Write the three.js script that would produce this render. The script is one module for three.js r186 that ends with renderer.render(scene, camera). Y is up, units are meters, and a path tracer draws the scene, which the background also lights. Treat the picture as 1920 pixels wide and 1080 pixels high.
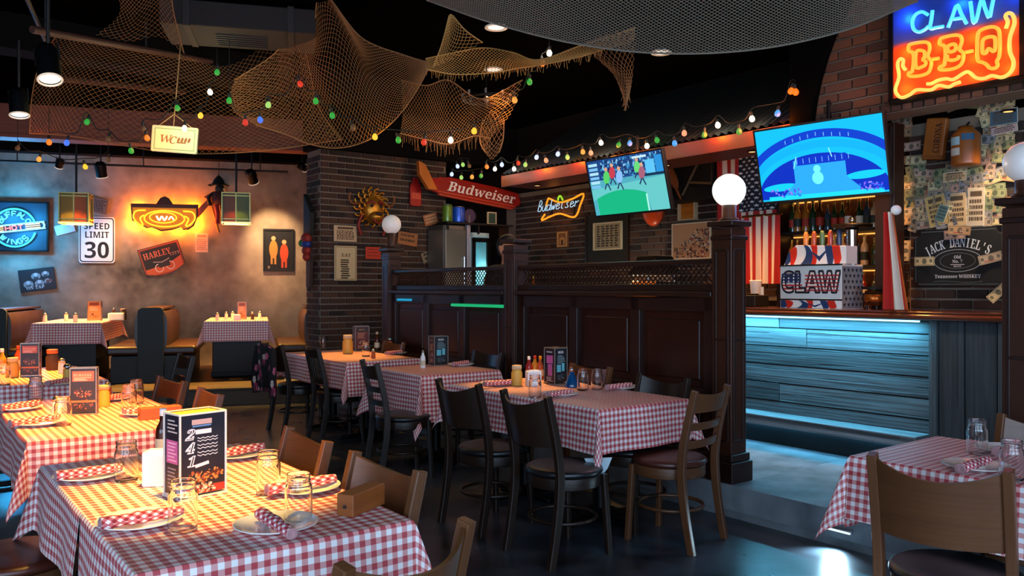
import * as THREE from 'three';
import { RoundedBoxGeometry } from 'three/addons/geometries/RoundedBoxGeometry.js';
import { mergeGeometries, toCreasedNormals } from 'three/addons/utils/BufferGeometryUtils.js';
import { RectAreaLightUniformsLib } from 'three/addons/lights/RectAreaLightUniformsLib.js';
import { MarchingCubes } from 'three/addons/objects/MarchingCubes.js';
import { ImprovedNoise } from 'three/addons/math/ImprovedNoise.js';

// ------------------------------------------------------------------ camera, sky, exposure
const F = 1540, EYE = 1.43;                       // focal length in pixels of a 1920 x 1080 frame, eye height
const scene = new THREE.Scene();
const camera = new THREE.PerspectiveCamera(2 * Math.atan(540 / F) * 180 / Math.PI, 1920 / 1080, 0.05, 60);
camera.position.set(0, EYE, 0); camera.lookAt(0, EYE, -10);
scene.background = new THREE.Color(0.62, 0.82, 1.0); scene.backgroundIntensity = 1.5;
const renderer = new THREE.WebGLRenderer({ antialias: true });
renderer.toneMapping = THREE.LinearToneMapping; renderer.toneMappingExposure = 1.0;
renderer.shadowMap.enabled = true;
RectAreaLightUniformsLib.init();

// lamp strengths (candela for points and spots, nits for areas)
const L = { window: 7.5, spotLeft: 120, spotMid: 62, back: 60, bulb: 0.14, led: 190, globe: 1.6, crab: 1.8, neonBlue: 2.6, sign: 0.17, tv: 4, bar: 9, shelf: 2.2 };
const areaLight = (color, intensity, w, h, at, towards) => {
  const l = new THREE.RectAreaLight(color, intensity, w, h); l.position.copy(at); l.lookAt(towards); scene.add(l); return l;
};
const pointLight = (color, intensity, at, radius = 1, parent = scene) => {
  const l = new THREE.PointLight(color, intensity, 0, 2); l.position.copy(at); l.castShadow = true; l.shadow.radius = radius; parent.add(l); return l;
};
const spotLight = (color, intensity, at, to, angle, blur = 0.6, radius = 2) => {
  const l = new THREE.SpotLight(color, intensity, 0, angle, blur, 2); l.position.copy(at); l.target.position.copy(to); l.castShadow = true; l.shadow.radius = radius; scene.add(l, l.target); return l;
};
const V = (x, y, z) => new THREE.Vector3(x, y, z);
// daylight from the shop front behind the viewer: one area light in each window opening
for (const [x, w] of [[-3.4, 2.6], [0.2, 3.0], [4.0, 3.2]]) areaLight(0xbfdcff, L.window, w, 2.2, V(x, 1.75, 2.12), V(x, 1.45, -4));

// ------------------------------------------------------------------ frames of the plan
// G: the dining grid (a runs away to the left, b away to the right); W: the concrete wall at the back
const TH = 37.2 * Math.PI / 180, SN = Math.sin(TH), CS = Math.cos(TH), OX = 0.474, OZ = -4.506;
const G = (a, b, h = 0) => V(OX - SN * a + CS * b, h, OZ - CS * a - SN * b);
const TW = 17 * Math.PI / 180, WX = -6.4, WZ = -12.63;
const W = (u, n = 0, h = 0) => V(WX + Math.cos(TW) * u + Math.sin(TW) * n, h, WZ - Math.sin(TW) * u + Math.cos(TW) * n);
const ROT = { A: TH, B: TH - Math.PI / 2, W: TW };   // facing the viewer on planes a = const, b = const, n = const
const ray = (px, py) => V((px - 960) / F, (540 - py) / F, -1);
const eye = V(0, EYE, 0);
const meet = (px, py, n, k) => { const r = ray(px, py); return eye.clone().addScaledVector(r, (k - n.dot(eye)) / n.dot(r)); };
const onA = (px, py, a) => { const n = V(-SN, 0, -CS); return meet(px, py, n, n.dot(G(a, 0))); };
const onB = (px, py, b) => { const n = V(CS, 0, -SN); return meet(px, py, n, n.dot(G(0, b))); };
const onW = (px, py, k = 0) => { const n = V(Math.sin(TW), 0, Math.cos(TW)); return meet(px, py, n, n.dot(W(0, k))); };
const onY = (px, py, h) => meet(px, py, V(0, 1, 0), h);
const at = (px, py, d) => V((px - 960) / F * d, EYE + (540 - py) / F * d, -d);
const toG = p => { const x = p.x - OX, z = p.z - OZ; return [-SN * x - CS * z, CS * x - SN * z, p.y]; };
const toW = p => { const x = p.x - WX, z = p.z - WZ; return [Math.cos(TW) * x - Math.sin(TW) * z, Math.sin(TW) * x + Math.cos(TW) * z, p.y]; };
// a pixel rectangle on a wall plane -> centre, width and height in metres
const rectOn = (f, k, x0, y0, x1, y1) => {
  const ym = (y0 + y1) / 2, xm = (x0 + x1) / 2, l = f(x0, ym, k), r = f(x1, ym, k), t = f(xm, y0, k), b = f(xm, y1, k);
  const c = l.clone().add(r).multiplyScalar(0.5); c.y = (t.y + b.y) / 2;
  return { c, w: l.distanceTo(r), h: t.y - b.y };
};

// ------------------------------------------------------------------ small tools
let seed = 20240611;
const rnd = () => { seed = (seed + 0x6D2B79F5) | 0; let t = Math.imul(seed ^ (seed >>> 15), 1 | seed); t = (t + Math.imul(t ^ (t >>> 7), 61 | t)) ^ t; return ((t ^ (t >>> 14)) >>> 0) / 4294967296; };
const rr = (a, b) => a + (b - a) * rnd();
const perlin = new ImprovedNoise();
const used = {};
const numbered = n => { used[n] = (used[n] || 0) + 1; return used[n] === 1 ? n : n + '_' + String(used[n] - 1).padStart(3, '0'); };
const tag = (o, label, category, group) => { o.userData = { label, category }; if (group) o.userData.group = group; return o; };
function thing(name, label, category, p = [0, 0, 0], turn = 0, group) {
  const o = new THREE.Group(); o.name = numbered(name); scene.add(o);
  if (p.isVector3) o.position.copy(p); else o.position.set(...p);
  o.rotation.y = turn; return tag(o, label, category, group);
}
const put = (name, geo, m, parent) => {
  const o = new THREE.Mesh(Array.isArray(geo) ? join(geo) : geo, m); o.name = parent === scene ? numbered(name) : name; o.castShadow = o.receiveShadow = true; parent.add(o); return o;
};
const struct = (name, geo, m) => { const o = put(name, geo, m, scene); o.userData.kind = 'structure'; return o; };
const structG = (name, geo, m) => { const o = struct(name, geo, m); o.position.set(OX, 0, OZ); o.rotation.y = TH; return o; };   // geometry in (b, h, -a)
function copy(o, label, p, turn, group) {
  const c = o.clone(); c.name = numbered(o.name.replace(/_\d\d\d$/, '')); c.userData = { ...o.userData };
  if (label) c.userData.label = label; if (group) c.userData.group = group;
  if (p) c.position.copy(p); if (turn !== undefined) c.rotation.set(0, turn, 0); scene.add(c); return c;
}
const join = list => {
  const g = mergeGeometries(list.map(q => { const n = q.index ? q.toNonIndexed() : q.clone(); for (const k of Object.keys(n.attributes)) if (!['position', 'normal', 'uv'].includes(k)) n.deleteAttribute(k); if (!n.attributes.uv) n.setAttribute('uv', new THREE.BufferAttribute(new Float32Array(n.attributes.position.count * 2), 2)); return n; }));
  return g;
};
// uv in metres from the dominant axis of each face; along = axis on which the grain runs
function boxUV(g, along = 'x', ox = 0, oy = 0) {
  g = g.index ? g.toNonIndexed() : g; const p = g.attributes.position, n = g.attributes.normal, uv = new Float32Array(p.count * 2);
  for (let i = 0; i < p.count; i++) {
    const x = p.getX(i), y = p.getY(i), z = p.getZ(i), ax = Math.abs(n.getX(i)), ay = Math.abs(n.getY(i)), az = Math.abs(n.getZ(i));
    let s, t; if (ax >= ay && ax >= az) [s, t] = [z, y]; else if (ay >= az) [s, t] = [x, z]; else [s, t] = [x, y];
    if (along === 'y') { if (ay >= ax && ay >= az) { } else[s, t] = [t, s]; } else if (along === 'z' && ay > ax && ay > az) [s, t] = [t, s];
    uv[i * 2] = s + ox; uv[i * 2 + 1] = t + oy;
  }
  g.setAttribute('uv', new THREE.BufferAttribute(uv, 2)); return g;
}
const box = (w, h, d, x = 0, y = 0, z = 0, r = 0, along = 'x') => {
  const g = r ? new RoundedBoxGeometry(w, h, d, 1, Math.min(r, w / 2.01, h / 2.01, d / 2.01)) : new THREE.BoxGeometry(w, h, d);
  return boxUV(g.translate(x, y, z), along, x * 0.37, y * 0.21 + z * 0.13);
};
const cyl = (r0, r1, h, x = 0, y = 0, z = 0, s = 16) => new THREE.CylinderGeometry(r0, r1, h, s).translate(x, y, z);   // r0 top, y = middle
const lathe = (prof, s = 20) => new THREE.LatheGeometry(prof.map(q => new THREE.Vector2(q[0], q[1])), s);
const curve = (pts, closed = false, tension = 0.5) => new THREE.CatmullRomCurve3(pts.map(q => q.isVector3 ? q : V(...q)), closed, 'catmullrom', tension);
const tube = (pts, r, n = 24, s = 6, closed = false) => new THREE.TubeGeometry(curve(pts, closed), n, r, s, closed);
// straight-segment bar between points
const bar = (p, q, r, s = 6) => { p = p.isVector3 ? p : V(...p); q = q.isVector3 ? q : V(...q); const d = q.clone().sub(p), g = new THREE.CylinderGeometry(r, r, d.length(), s); g.applyQuaternion(new THREE.Quaternion().setFromUnitVectors(V(0, 1, 0), d.clone().normalize())); return g.translate((p.x + q.x) / 2, (p.y + q.y) / 2, (p.z + q.z) / 2); };
const extrude = (pts, depth, bevel = 0, holes = []) => {
  const s = new THREE.Shape(pts.map(q => new THREE.Vector2(q[0], q[1]))); for (const h of holes) s.holes.push(new THREE.Path(h.map(q => new THREE.Vector2(q[0], q[1]))));
  return new THREE.ExtrudeGeometry(s, { depth, bevelEnabled: bevel > 0, bevelSize: bevel, bevelThickness: bevel, bevelSegments: 2, steps: 1, curveSegments: 12 });
};
const rectPts = (w, h) => [[-w / 2, -h / 2], [w / 2, -h / 2], [w / 2, h / 2], [-w / 2, h / 2]];
const roundPts = (w, h, r, n = 5) => { const o = []; for (const [sx, sy, a0] of [[1, 1, 0], [-1, 1, 1], [-1, -1, 2], [1, -1, 3]]) for (let i = 0; i <= n; i++) { const t = (a0 + i / n) * Math.PI / 2; o.push([sx * (w / 2 - r) + Math.cos(t) * r, sy * (h / 2 - r) + Math.sin(t) * r]); } return o; };
// closed curved board: f(u, v) -> centre point, thickness along z
function board(nx, ny, f, th) {
  const P = [], idx = [], n = (nx + 1) * (ny + 1);
  for (const s of [0.5, -0.5]) for (let j = 0; j <= ny; j++) for (let i = 0; i <= nx; i++) { const p = f(i / nx, j / ny); P.push(p[0], p[1], p[2] + s * th); }
  const q = (a, b, c, d) => idx.push(a, b, c, a, c, d), k = (i, j) => j * (nx + 1) + i;
  for (let j = 0; j < ny; j++) for (let i = 0; i < nx; i++) { q(k(i, j), k(i + 1, j), k(i + 1, j + 1), k(i, j + 1)); q(n + k(i, j), n + k(i, j + 1), n + k(i + 1, j + 1), n + k(i + 1, j)); }
  for (let i = 0; i < nx; i++) { q(k(i, 0), n + k(i, 0), n + k(i + 1, 0), k(i + 1, 0)); q(k(i, ny), k(i + 1, ny), n + k(i + 1, ny), n + k(i, ny)); }
  for (let j = 0; j < ny; j++) { q(k(0, j), k(0, j + 1), n + k(0, j + 1), n + k(0, j)); q(k(nx, j), n + k(nx, j), n + k(nx, j + 1), k(nx, j + 1)); }
  let g = new THREE.BufferGeometry(); g.setAttribute('position', new THREE.Float32BufferAttribute(P, 3)); g.setIndex(idx);
  g = toCreasedNormals(g.toNonIndexed(), 0.6); return boxUV(g, 'x');
}

// ------------------------------------------------------------------ textures and materials
const canvasTex = (w, h, draw, repeat) => {
  const c = document.createElement('canvas'); c.width = w; c.height = h; const x = c.getContext('2d'); draw(x, w, h);
  const t = new THREE.CanvasTexture(c); t.colorSpace = THREE.SRGBColorSpace; if (repeat) { t.wrapS = t.wrapT = THREE.RepeatWrapping; t.repeat.set(...repeat); } return t;
};
const noiseTex = (size, f, srgb = false, repeat = [1, 1]) => {   // f(u, v) -> 0..1 or [r, g, b]; tiling is up to f
  const d = new Uint8Array(size * size * 4);
  for (let j = 0; j < size; j++) for (let i = 0; i < size; i++) { const v = f(i / size, j / size), o = (j * size + i) * 4; for (let c = 0; c < 3; c++) d[o + c] = Math.max(0, Math.min(255, (Array.isArray(v) ? v[c] : v) * 255)); d[o + 3] = 255; }
  const t = new THREE.DataTexture(d, size, size); t.wrapS = t.wrapT = THREE.RepeatWrapping; t.magFilter = THREE.LinearFilter; t.minFilter = THREE.LinearMipmapLinearFilter; if (srgb) t.colorSpace = THREE.SRGBColorSpace; t.repeat.set(...repeat); t.needsUpdate = true; return t;
};
// tiling fractal noise on the unit square
const fbm = (u, v, fu, fv, oct = 4, z = 0) => {
  let s = 0, a = 0.5, n = 0; const p = 2 * Math.PI;
  for (let o = 0; o < oct; o++) { const k = 1 << o; s += a * perlin.noise(Math.cos(u * p) * fu * k / 6.283 + 7.1, Math.sin(u * p) * fu * k / 6.283 + z, (v * fv * k) + o * 3.3); n += a; a *= 0.5; }
  return s / n * 0.5 + 0.5;
};
const std = (color, roughness = 0.7, o = {}) => new THREE.MeshStandardMaterial({ color, roughness, ...o });
const phys = (color, roughness = 0.5, o = {}) => new THREE.MeshPhysicalMaterial({ color, roughness, ...o });
const glow = (color, k = 1, base = 0x111111) => std(base, 0.5, { emissive: new THREE.Color(color), emissiveIntensity: k });
const woodGrain = noiseTex(256, (u, v) => { const w = fbm(u, v, 2, 3, 3, 1), g = fbm(u, v, 2, 60, 3, 5), f = fbm(u, v, 3, 14, 3, 9); const k = 0.55 + 0.5 * g * 0.5 + 0.35 * (f - 0.5) + 0.25 * (w - 0.5); return [k, k * 0.97, k * 0.93]; }, false, [0.9, 2.2]);
const woodMat = (c, rough = 0.5, o = {}) => std(c, rough, { map: woodGrain, bumpMap: woodGrain, bumpScale: 0.0012, ...o });
const blotch = noiseTex(256, (u, v) => 0.62 + 0.5 * (fbm(u, v, 4, 4, 5, 2) - 0.5) + 0.18 * (fbm(u, v, 24, 24, 3, 8) - 0.5), false, [0.4, 0.4]);
const M = {
  chair: woodMat(0x6e4528, 0.38), chairShaded: woodMat(0x2c1d14, 0.38), table: woodMat(0x3a2418, 0.5), darkWood: woodMat(0x2e140c, 0.4), postWood: woodMat(0x44200f, 0.42), redWood: woodMat(0x6e2412, 0.45), panelWood: woodMat(0x30120a, 0.32), block: woodMat(0xa35a26, 0.5),  // dark chair wood: the chair wood with shade put into its colour
  vinyl: phys(0x14161a, 0.35, { clearcoat: 0.3, clearcoatRoughness: 0.4 }), vinylBrown: phys(0x4a1e12, 0.4, { clearcoat: 0.25, clearcoatRoughness: 0.4 }),
  black: std(0x0c0c0d, 0.55), blackMetal: std(0x101113, 0.42, { metalness: 0.6 }), steel: std(0xb8babd, 0.3, { metalness: 1 }), brass: std(0xb08a3c, 0.3, { metalness: 1 }), chrome: std(0xe6e8ea, 0.12, { metalness: 1 }),
  white: std(0xf2f1ee, 0.45), china: phys(0xf6f6f4, 0.18, { clearcoat: 0.6, clearcoatRoughness: 0.1 }), paper: std(0xd9cdb4, 0.85), cream: std(0xcbb994, 0.7),
  glass: phys(0xffffff, 0.03, { transmission: 1, thickness: 0.004, ior: 1.45 }), pane: phys(0xffffff, 0.02, { transmission: 1, thickness: 0 }),
  rope: std(0x9a7a50, 0.9), netBrown: std(0x96683e, 0.9), netLit: std(0xd0a05a, 0.9), netGrey: std(0x7a7264, 0.9), cable: std(0x14110f, 0.7),  // gold net: the brown net with backlight put into its colour
};
// ------------------------------------------------------------------ the room
const CEIL = 3.75, PB = 0.2;                 // ceiling height, height of the two platforms
const concreteFloor = noiseTex(512, (u, v) => { const a = fbm(u, v, 3, 3, 5, 4), b = fbm(u, v, 14, 14, 4, 6); const k = 0.5 + 1.5 * (a - 0.5) + 1.3 * (b - 0.5); return [k, k * 1.02, k * 1.06]; }, false, [0.25, 0.25]);
const floorRough = noiseTex(256, (u, v) => 0.26 + 0.3 * fbm(u, v, 8, 8, 4, 11), false, [0.3, 0.3]);
const floorMat = std(0x5c656e, 0.75, { map: concreteFloor, roughnessMap: floorRough, bumpMap: concreteFloor, bumpScale: 0.002 });
struct('floor', box(24, 0.2, 20, 0, -0.1, -7), floorMat);
const ceilMat = phys(0x0a0908, 0.95, { map: blotch, specularIntensity: 0 });
struct('ceiling', box(24, 0.2, 20, 0, CEIL + 0.1, -7), ceilMat);
const plaster = noiseTex(512, (u, v) => { const a = fbm(u, v, 3, 3, 5, 3), b = fbm(u, v, 10, 10, 4, 12), c = fbm(u, v, 40, 40, 2, 1); const k = 0.66 + 1.35 * (a - 0.5) + 0.95 * (b - 0.5) + 0.3 * (c - 0.5); return [k, k * 0.97, k * 0.93]; }, false, [0.22, 0.22]);
const concreteWall = std(0xb8aa9a, 0.85, { map: plaster, bumpMap: plaster, bumpScale: 0.006 });
{ // concrete wall at the back
  const g = box(14, CEIL, 0.2, 3, CEIL / 2, -0.1); const w = struct('wall_back', g, concreteWall); w.position.copy(W(0, 0)); w.rotation.y = TW;
}
const sideMat = std(0x5a524a, 0.9, { map: plaster });
struct('wall_left', box(0.2, CEIL, 16, -9.4, CEIL / 2, -5), sideMat);
{ // shop front behind the viewer: piers, sill and head around three windows
  const m = sideMat, z = 2.3, parts = [box(22, 0.62, 0.2, 1, 0.31, z), box(22, CEIL - 2.85, 0.2, 1, (CEIL + 2.85) / 2, z)];
  let x = -10; for (const [cx, w] of [[-3.4, 2.6], [0.2, 3.0], [4.0, 3.2]]) { parts.push(box(cx - w / 2 - x, 2.24, 0.2, (cx - w / 2 + x) / 2, 1.735, z)); x = cx + w / 2; }
  parts.push(box(12 - x, 2.24, 0.2, (12 + x) / 2, 1.735, z));
  struct('wall_rear', parts, m);
  let i = 1; for (const [cx, w] of [[-3.4, 2.6], [0.2, 3.0], [4.0, 3.2]]) {
    const f = []; for (const sx of [-1, 1]) f.push(box(0.06, 2.24, 0.08, cx + sx * (w / 2 - 0.03), 1.735, z)); for (const y of [0.65, 2.825]) f.push(box(w, 0.06, 0.08, cx, y, z)); f.push(box(0.05, 2.24, 0.06, cx, 1.735, z));
    const win = struct('window_' + i, f, M.blackMetal); const pane = new THREE.Mesh(box(w - 0.1, 2.12, 0.008, cx, 1.735, z), M.pane); pane.name = 'pane'; win.add(pane); i++;
  }
}

const beamMat = phys(0x100e0d, 0.9, { specularIntensity: 0.1 });
// ------------------------------------------------------------------ brickwork: every brick that shows is a mesh of its own
const brickGrain = noiseTex(128, (u, v) => 0.55 + 0.5 * fbm(u, v, 10, 10, 4, 3), false, [6, 6]);
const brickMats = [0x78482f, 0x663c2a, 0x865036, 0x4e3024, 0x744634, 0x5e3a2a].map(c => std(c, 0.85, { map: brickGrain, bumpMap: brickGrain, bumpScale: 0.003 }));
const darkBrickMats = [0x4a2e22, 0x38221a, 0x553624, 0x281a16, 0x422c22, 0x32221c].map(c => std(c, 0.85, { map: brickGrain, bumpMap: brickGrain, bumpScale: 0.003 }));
const mortar = std(0x9c8672, 0.95, { map: blotch }), mortarDark = std(0xa08c78, 0.95, { map: blotch });
const BW = 0.21, BH = 0.061, JT = 0.017;
const brickGeo = [0, 1, 2].map(() => boxUV(new RoundedBoxGeometry(BW, BH, 0.03, 1, 0.004), 'x', rr(0, 1), rr(0, 1)));
const halfBrick = boxUV(new RoundedBoxGeometry((BW - JT) / 2, BH, 0.03, 1, 0.004), 'x', 0.3, 0.6);
// bricks on a wall mesh whose face is the plane z = z0 of its own axes, x from x0 to x1, y from y0 to y1; seen(x, y) says which are wanted
let brickCount = 0; const spareMat = std(0xffffff, 0.85, { map: brickGrain, bumpMap: brickGrain, bumpScale: 0.003 });
function layBricks(wall, x0, x1, y0, y1, z0, mats, seen, zdir = 1) {
  let row = 0; const spare = [];
  for (let y = y0 + BH / 2; y + BH / 2 <= y1 + 1e-6; y += BH + JT, row++) for (let x = x0 + (row % 2 ? 0 : -(BW + JT) / 2); x < x1; x += BW + JT) {
    const l = Math.max(x, x0), r = Math.min(x + BW, x1); if (r - l < 0.05) continue;
    const cx = (l + r) / 2, s = seen ? seen(cx, y) : 1; if (!s) { spare.push([cx, y, (r - l) / BW]); continue; }
    const whole = r - l > BW - 0.004, half = !whole && Math.abs(r - l - (BW - JT) / 2) < 0.02;
    const g = whole ? brickGeo[Math.floor(rnd() * 3)] : halfBrick, m = mats[Math.floor(rnd() * rnd() * 1.6 * mats.length) % mats.length];
    const o = new THREE.Mesh(g, m); o.name = 'brick'; o.castShadow = o.receiveShadow = true;
    o.position.set(cx, y, z0 + zdir * rr(0.004, 0.009)); if (!whole && !half) o.scale.x = (r - l) / ((BW - JT) / 2);
    o.rotation.z = rr(-0.004, 0.004); wall.add(o); brickCount++;
  }
  if (spare.length) { // bricks hidden behind things or outside the picture: one joined part
    const im = new THREE.InstancedMesh(brickGeo[1], spareMat, spare.length), q = new THREE.Quaternion(), c = new THREE.Color(); im.name = 'hidden_bricks'; im.userData.kind = 'stuff'; im.castShadow = im.receiveShadow = true;
    spare.forEach(([x, y, k], i) => { im.setMatrixAt(i, new THREE.Matrix4().compose(V(x, y, z0 + zdir * rr(0.004, 0.009)), q, V(k, 1, 1))); im.setColorAt(i, c.copy(mats[Math.floor(rnd() * mats.length)].color)); }); wall.add(im);
  }
}
const pix = p => [960 + F * p.x / -p.z, 540 - F * (p.y - EYE) / -p.z];
const shown = (p, x0, y0, x1, y1) => { const q = pix(p); return q[0] > x0 && q[0] < x1 && q[1] > y0 && q[1] < y1; };

// brick wall behind the far post (plane a = 6.3)
const BA = 6.3;
{
  const g = [box(1.85, CEIL, 0.4, 1.195 + 0.925, CEIL / 2, -BA - 0.215)];
  const w = structG('wall_brick', g, mortarDark);
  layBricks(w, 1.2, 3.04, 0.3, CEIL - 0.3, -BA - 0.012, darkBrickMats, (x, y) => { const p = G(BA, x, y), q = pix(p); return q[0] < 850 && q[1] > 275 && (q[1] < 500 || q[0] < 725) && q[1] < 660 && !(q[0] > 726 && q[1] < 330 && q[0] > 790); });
}
structG('beam_pier', box(3.1, 0.58, 0.5, 2.68, CEIL - 0.29, -BA - 0.16, 0.006), beamMat);
{ // short return of the pier, seen edge-on
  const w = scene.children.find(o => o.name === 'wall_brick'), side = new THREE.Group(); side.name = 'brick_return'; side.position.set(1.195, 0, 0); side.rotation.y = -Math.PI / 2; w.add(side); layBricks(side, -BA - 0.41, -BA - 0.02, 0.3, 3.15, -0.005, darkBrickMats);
}
// bar back wall (plane b = 4.2) and the far right room wall
const BBK = 4.2;
{
  const w = structG('wall_right', box(0.3, CEIL, 17, BBK + 0.16, CEIL / 2, -1.0), phys(0x1a1614, 0.95, { specularIntensity: 0.1 })); put('mortar_bed', box(0.012, 1.5, 7.4, BBK + 0.005, 2.05, -2.75), mortarDark, w);
  const back = new THREE.Group(); back.name = 'brick_facing'; back.position.set(BBK, 0, 0); back.rotation.y = -Math.PI / 2; w.add(back);   // local x = -a
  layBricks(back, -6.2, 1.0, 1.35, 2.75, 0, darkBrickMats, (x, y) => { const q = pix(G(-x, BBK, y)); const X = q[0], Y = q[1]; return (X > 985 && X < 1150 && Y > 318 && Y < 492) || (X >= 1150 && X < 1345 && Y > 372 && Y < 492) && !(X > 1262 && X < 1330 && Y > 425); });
}
// header of brick above the bar, right of the porch roof (plane b = 2.6)
const BF = 2.6, EAVE = 2.68;
{
  const w = structG('wall_header', [box(0.26, CEIL - EAVE, 5.0, BF + 0.135, (CEIL + EAVE) / 2, -0.36 + 2.5)], mortar);
  const back = new THREE.Group(); back.name = 'brick_facing'; back.position.set(BF, 0, 0); back.rotation.y = -Math.PI / 2; w.add(back);
  layBricks(back, -0.35, 3.4, EAVE + 0.075, CEIL, 0, brickMats, (x, y) => { const q = pix(G(-x, BF, y)); return q[0] < 1960 && q[1] > -30 && !(q[0] > 1700 && q[1] < 150 && q[0] < 1905); });
  // soldier course along the lower edge
  for (let x = -0.34; x < 2.0; x += BH + JT) { const o = new THREE.Mesh(brickGeo[0], brickMats[Math.floor(rnd() * 6)]); o.name = 'brick'; o.scale.set(0.3, 1, 1); o.position.set(x + 0.03, EAVE + 0.034, 0.006); o.castShadow = true; back.add(o); }
}
// brick wall behind the counter's right end, the one papered with notes (plane b = 3.15)
const BM = 3.15;
{
  const w = structG('wall_notes', box(0.2, EAVE, 4.2, BM + 0.105, EAVE / 2, -0.12 + 2.1 + 0.12), mortarDark);
  w.position.copy(G(-0.12, 0, 0)); 
  const back = new THREE.Group(); back.name = 'brick_facing'; back.position.set(BM, 0, 0); back.rotation.y = -Math.PI / 2; w.add(back);
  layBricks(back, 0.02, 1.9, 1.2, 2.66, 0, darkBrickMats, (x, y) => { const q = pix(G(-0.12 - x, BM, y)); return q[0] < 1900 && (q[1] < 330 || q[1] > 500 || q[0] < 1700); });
}
// ------------------------------------------------------------------ platforms
const stepMat = std(0x8c9498, 0.7, { map: concreteFloor, bumpMap: concreteFloor, bumpScale: 0.01 });
const PE = 1.08;
structG('floor_bar', box(BBK - PE, PB, 14, (BBK + PE) / 2, PB / 2, -0.5), stepMat);
{ const o = struct('floor_booth', [box(9.2, PB, 3.3, 0.6, PB / 2, 1.65), box(9.24, 0.03, 0.05, 0.6, PB - 0.01, 3.3, 0.008)], woodMat(0x5a4a30, 0.5)); o.position.copy(W(0, 0)); o.rotation.y = TW; }
// ------------------------------------------------------------------ ceiling: beams and soffit
{ // timber beam in front of the booths, red glow put into its colour
  const o = struct('beam_back', [box(9.0, 0.38, 0.22, -0.2, 3.47, 2.6, 0.01), box(9.0, 0.05, 0.3, -0.2, 3.27, 2.6, 0.008)], woodMat(0x9a4a2c, 0.55)); o.position.copy(W(0, 0)); o.rotation.y = TW;
  const p = struct('beam_wall', box(12, 0.3, 0.24, 1.0, CEIL - 0.15, 0.14), beamMat); p.position.copy(W(0, 0)); p.rotation.y = TW;
}
structG('beam_cross', box(5, 0.3, 0.3, -1.2, CEIL - 0.15, -4.9), beamMat);
// ------------------------------------------------------------------ tables and cloths
const TT = 0.762;                                   // cloth surface height
const ginghamTex = (bg, stripe, cross) => canvasTex(64, 64, (x, w) => {
  x.fillStyle = bg; x.fillRect(0, 0, w, w); x.fillStyle = stripe; x.fillRect(0, 0, 32, 64); x.fillRect(0, 0, 64, 32); x.fillStyle = cross; x.fillRect(0, 0, 32, 32);
  for (let i = 0; i < 64; i += 2) { x.fillStyle = 'rgba(255,255,255,0.06)'; x.fillRect(i, 0, 1, 64); x.fillStyle = 'rgba(60,0,0,0.05)'; x.fillRect(0, i, 64, 1); }
}, [30, 30]);
const clothTex = ginghamTex('#f6f3f2', '#dd9c9a', '#b83c44');
const clothMat = phys(0xffffff, 0.55, { map: clothTex, side: THREE.DoubleSide, clearcoat: 0.25, clearcoatRoughness: 0.35 });
// centred cloth: w along x, l along z, overhang on each side (xm, xp, zm, zp)
function clothGeo(w, l, o, wave = 0.012, ph = 0) {
  const hx = w / 2, hz = l / 2, e = 0.012;
  const ticks = (h, m, p) => { const t = []; if (m) for (let i = 7; i >= 1; i--) t.push(-h - m * i / 7); if (m) t.push(-h - e); for (let i = 0; i <= 12; i++) t.push(-h + e * (i === 0 ? 0 : i === 12 ? 0 : 0) + 2 * h * i / 12); if (p) t.push(h + e); if (p) for (let i = 1; i <= 7; i++) t.push(h + p * i / 7); return t; };
  const xs = ticks(hx, o.xm, o.xp), zs = ticks(hz, o.zm, o.zp), P = [], U = [], idx = [];
  for (const z of zs) for (const x of xs) {
    const ox = Math.max(0, Math.abs(x) - hx), oz = Math.max(0, Math.abs(z) - hz), sx = Math.sign(x), sz = Math.sign(z);
    let px = x, py = 0, pz = z;
    if (ox && !oz) { const f = ox * 0.08 + wave * (ox / 0.25) * Math.sin(z * 13 + ph + sx); px = sx * (hx + f + 0.006); py = -ox; }
    else if (oz && !ox) { const f = oz * 0.08 + wave * (oz / 0.25) * Math.sin(x * 13 + ph + sz * 2); pz = sz * (hz + f + 0.006); py = -oz; }
    else if (ox && oz) { const r = Math.hypot(ox, oz), a = Math.atan2(oz, ox), s2 = Math.pow(Math.sin(2 * a), 2), k = r * (0.08 + 0.27 * s2) + 0.006, rr2 = r * 0.96; px = sx * (hx + Math.cos(a) * k); pz = sz * (hz + Math.sin(a) * k); py = -Math.sqrt(Math.max(0, rr2 * rr2 - Math.pow(r * 0.27 * s2, 2))); }
    P.push(px, py, pz); U.push(x, z);
  }
  const n = xs.length; for (let j = 0; j < zs.length - 1; j++) for (let i = 0; i < n - 1; i++) { const a = j * n + i, b = a + 1, c = a + n + 1, d = a + n; idx.push(a, d, c, a, c, b); }
  let g = new THREE.BufferGeometry(); g.setAttribute('position', new THREE.Float32BufferAttribute(P, 3)); g.setAttribute('uv', new THREE.Float32BufferAttribute(U, 2)); g.setIndex(idx);
  return toCreasedNormals(g.toNonIndexed(), 0.7);
}
let lastCloth;
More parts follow.
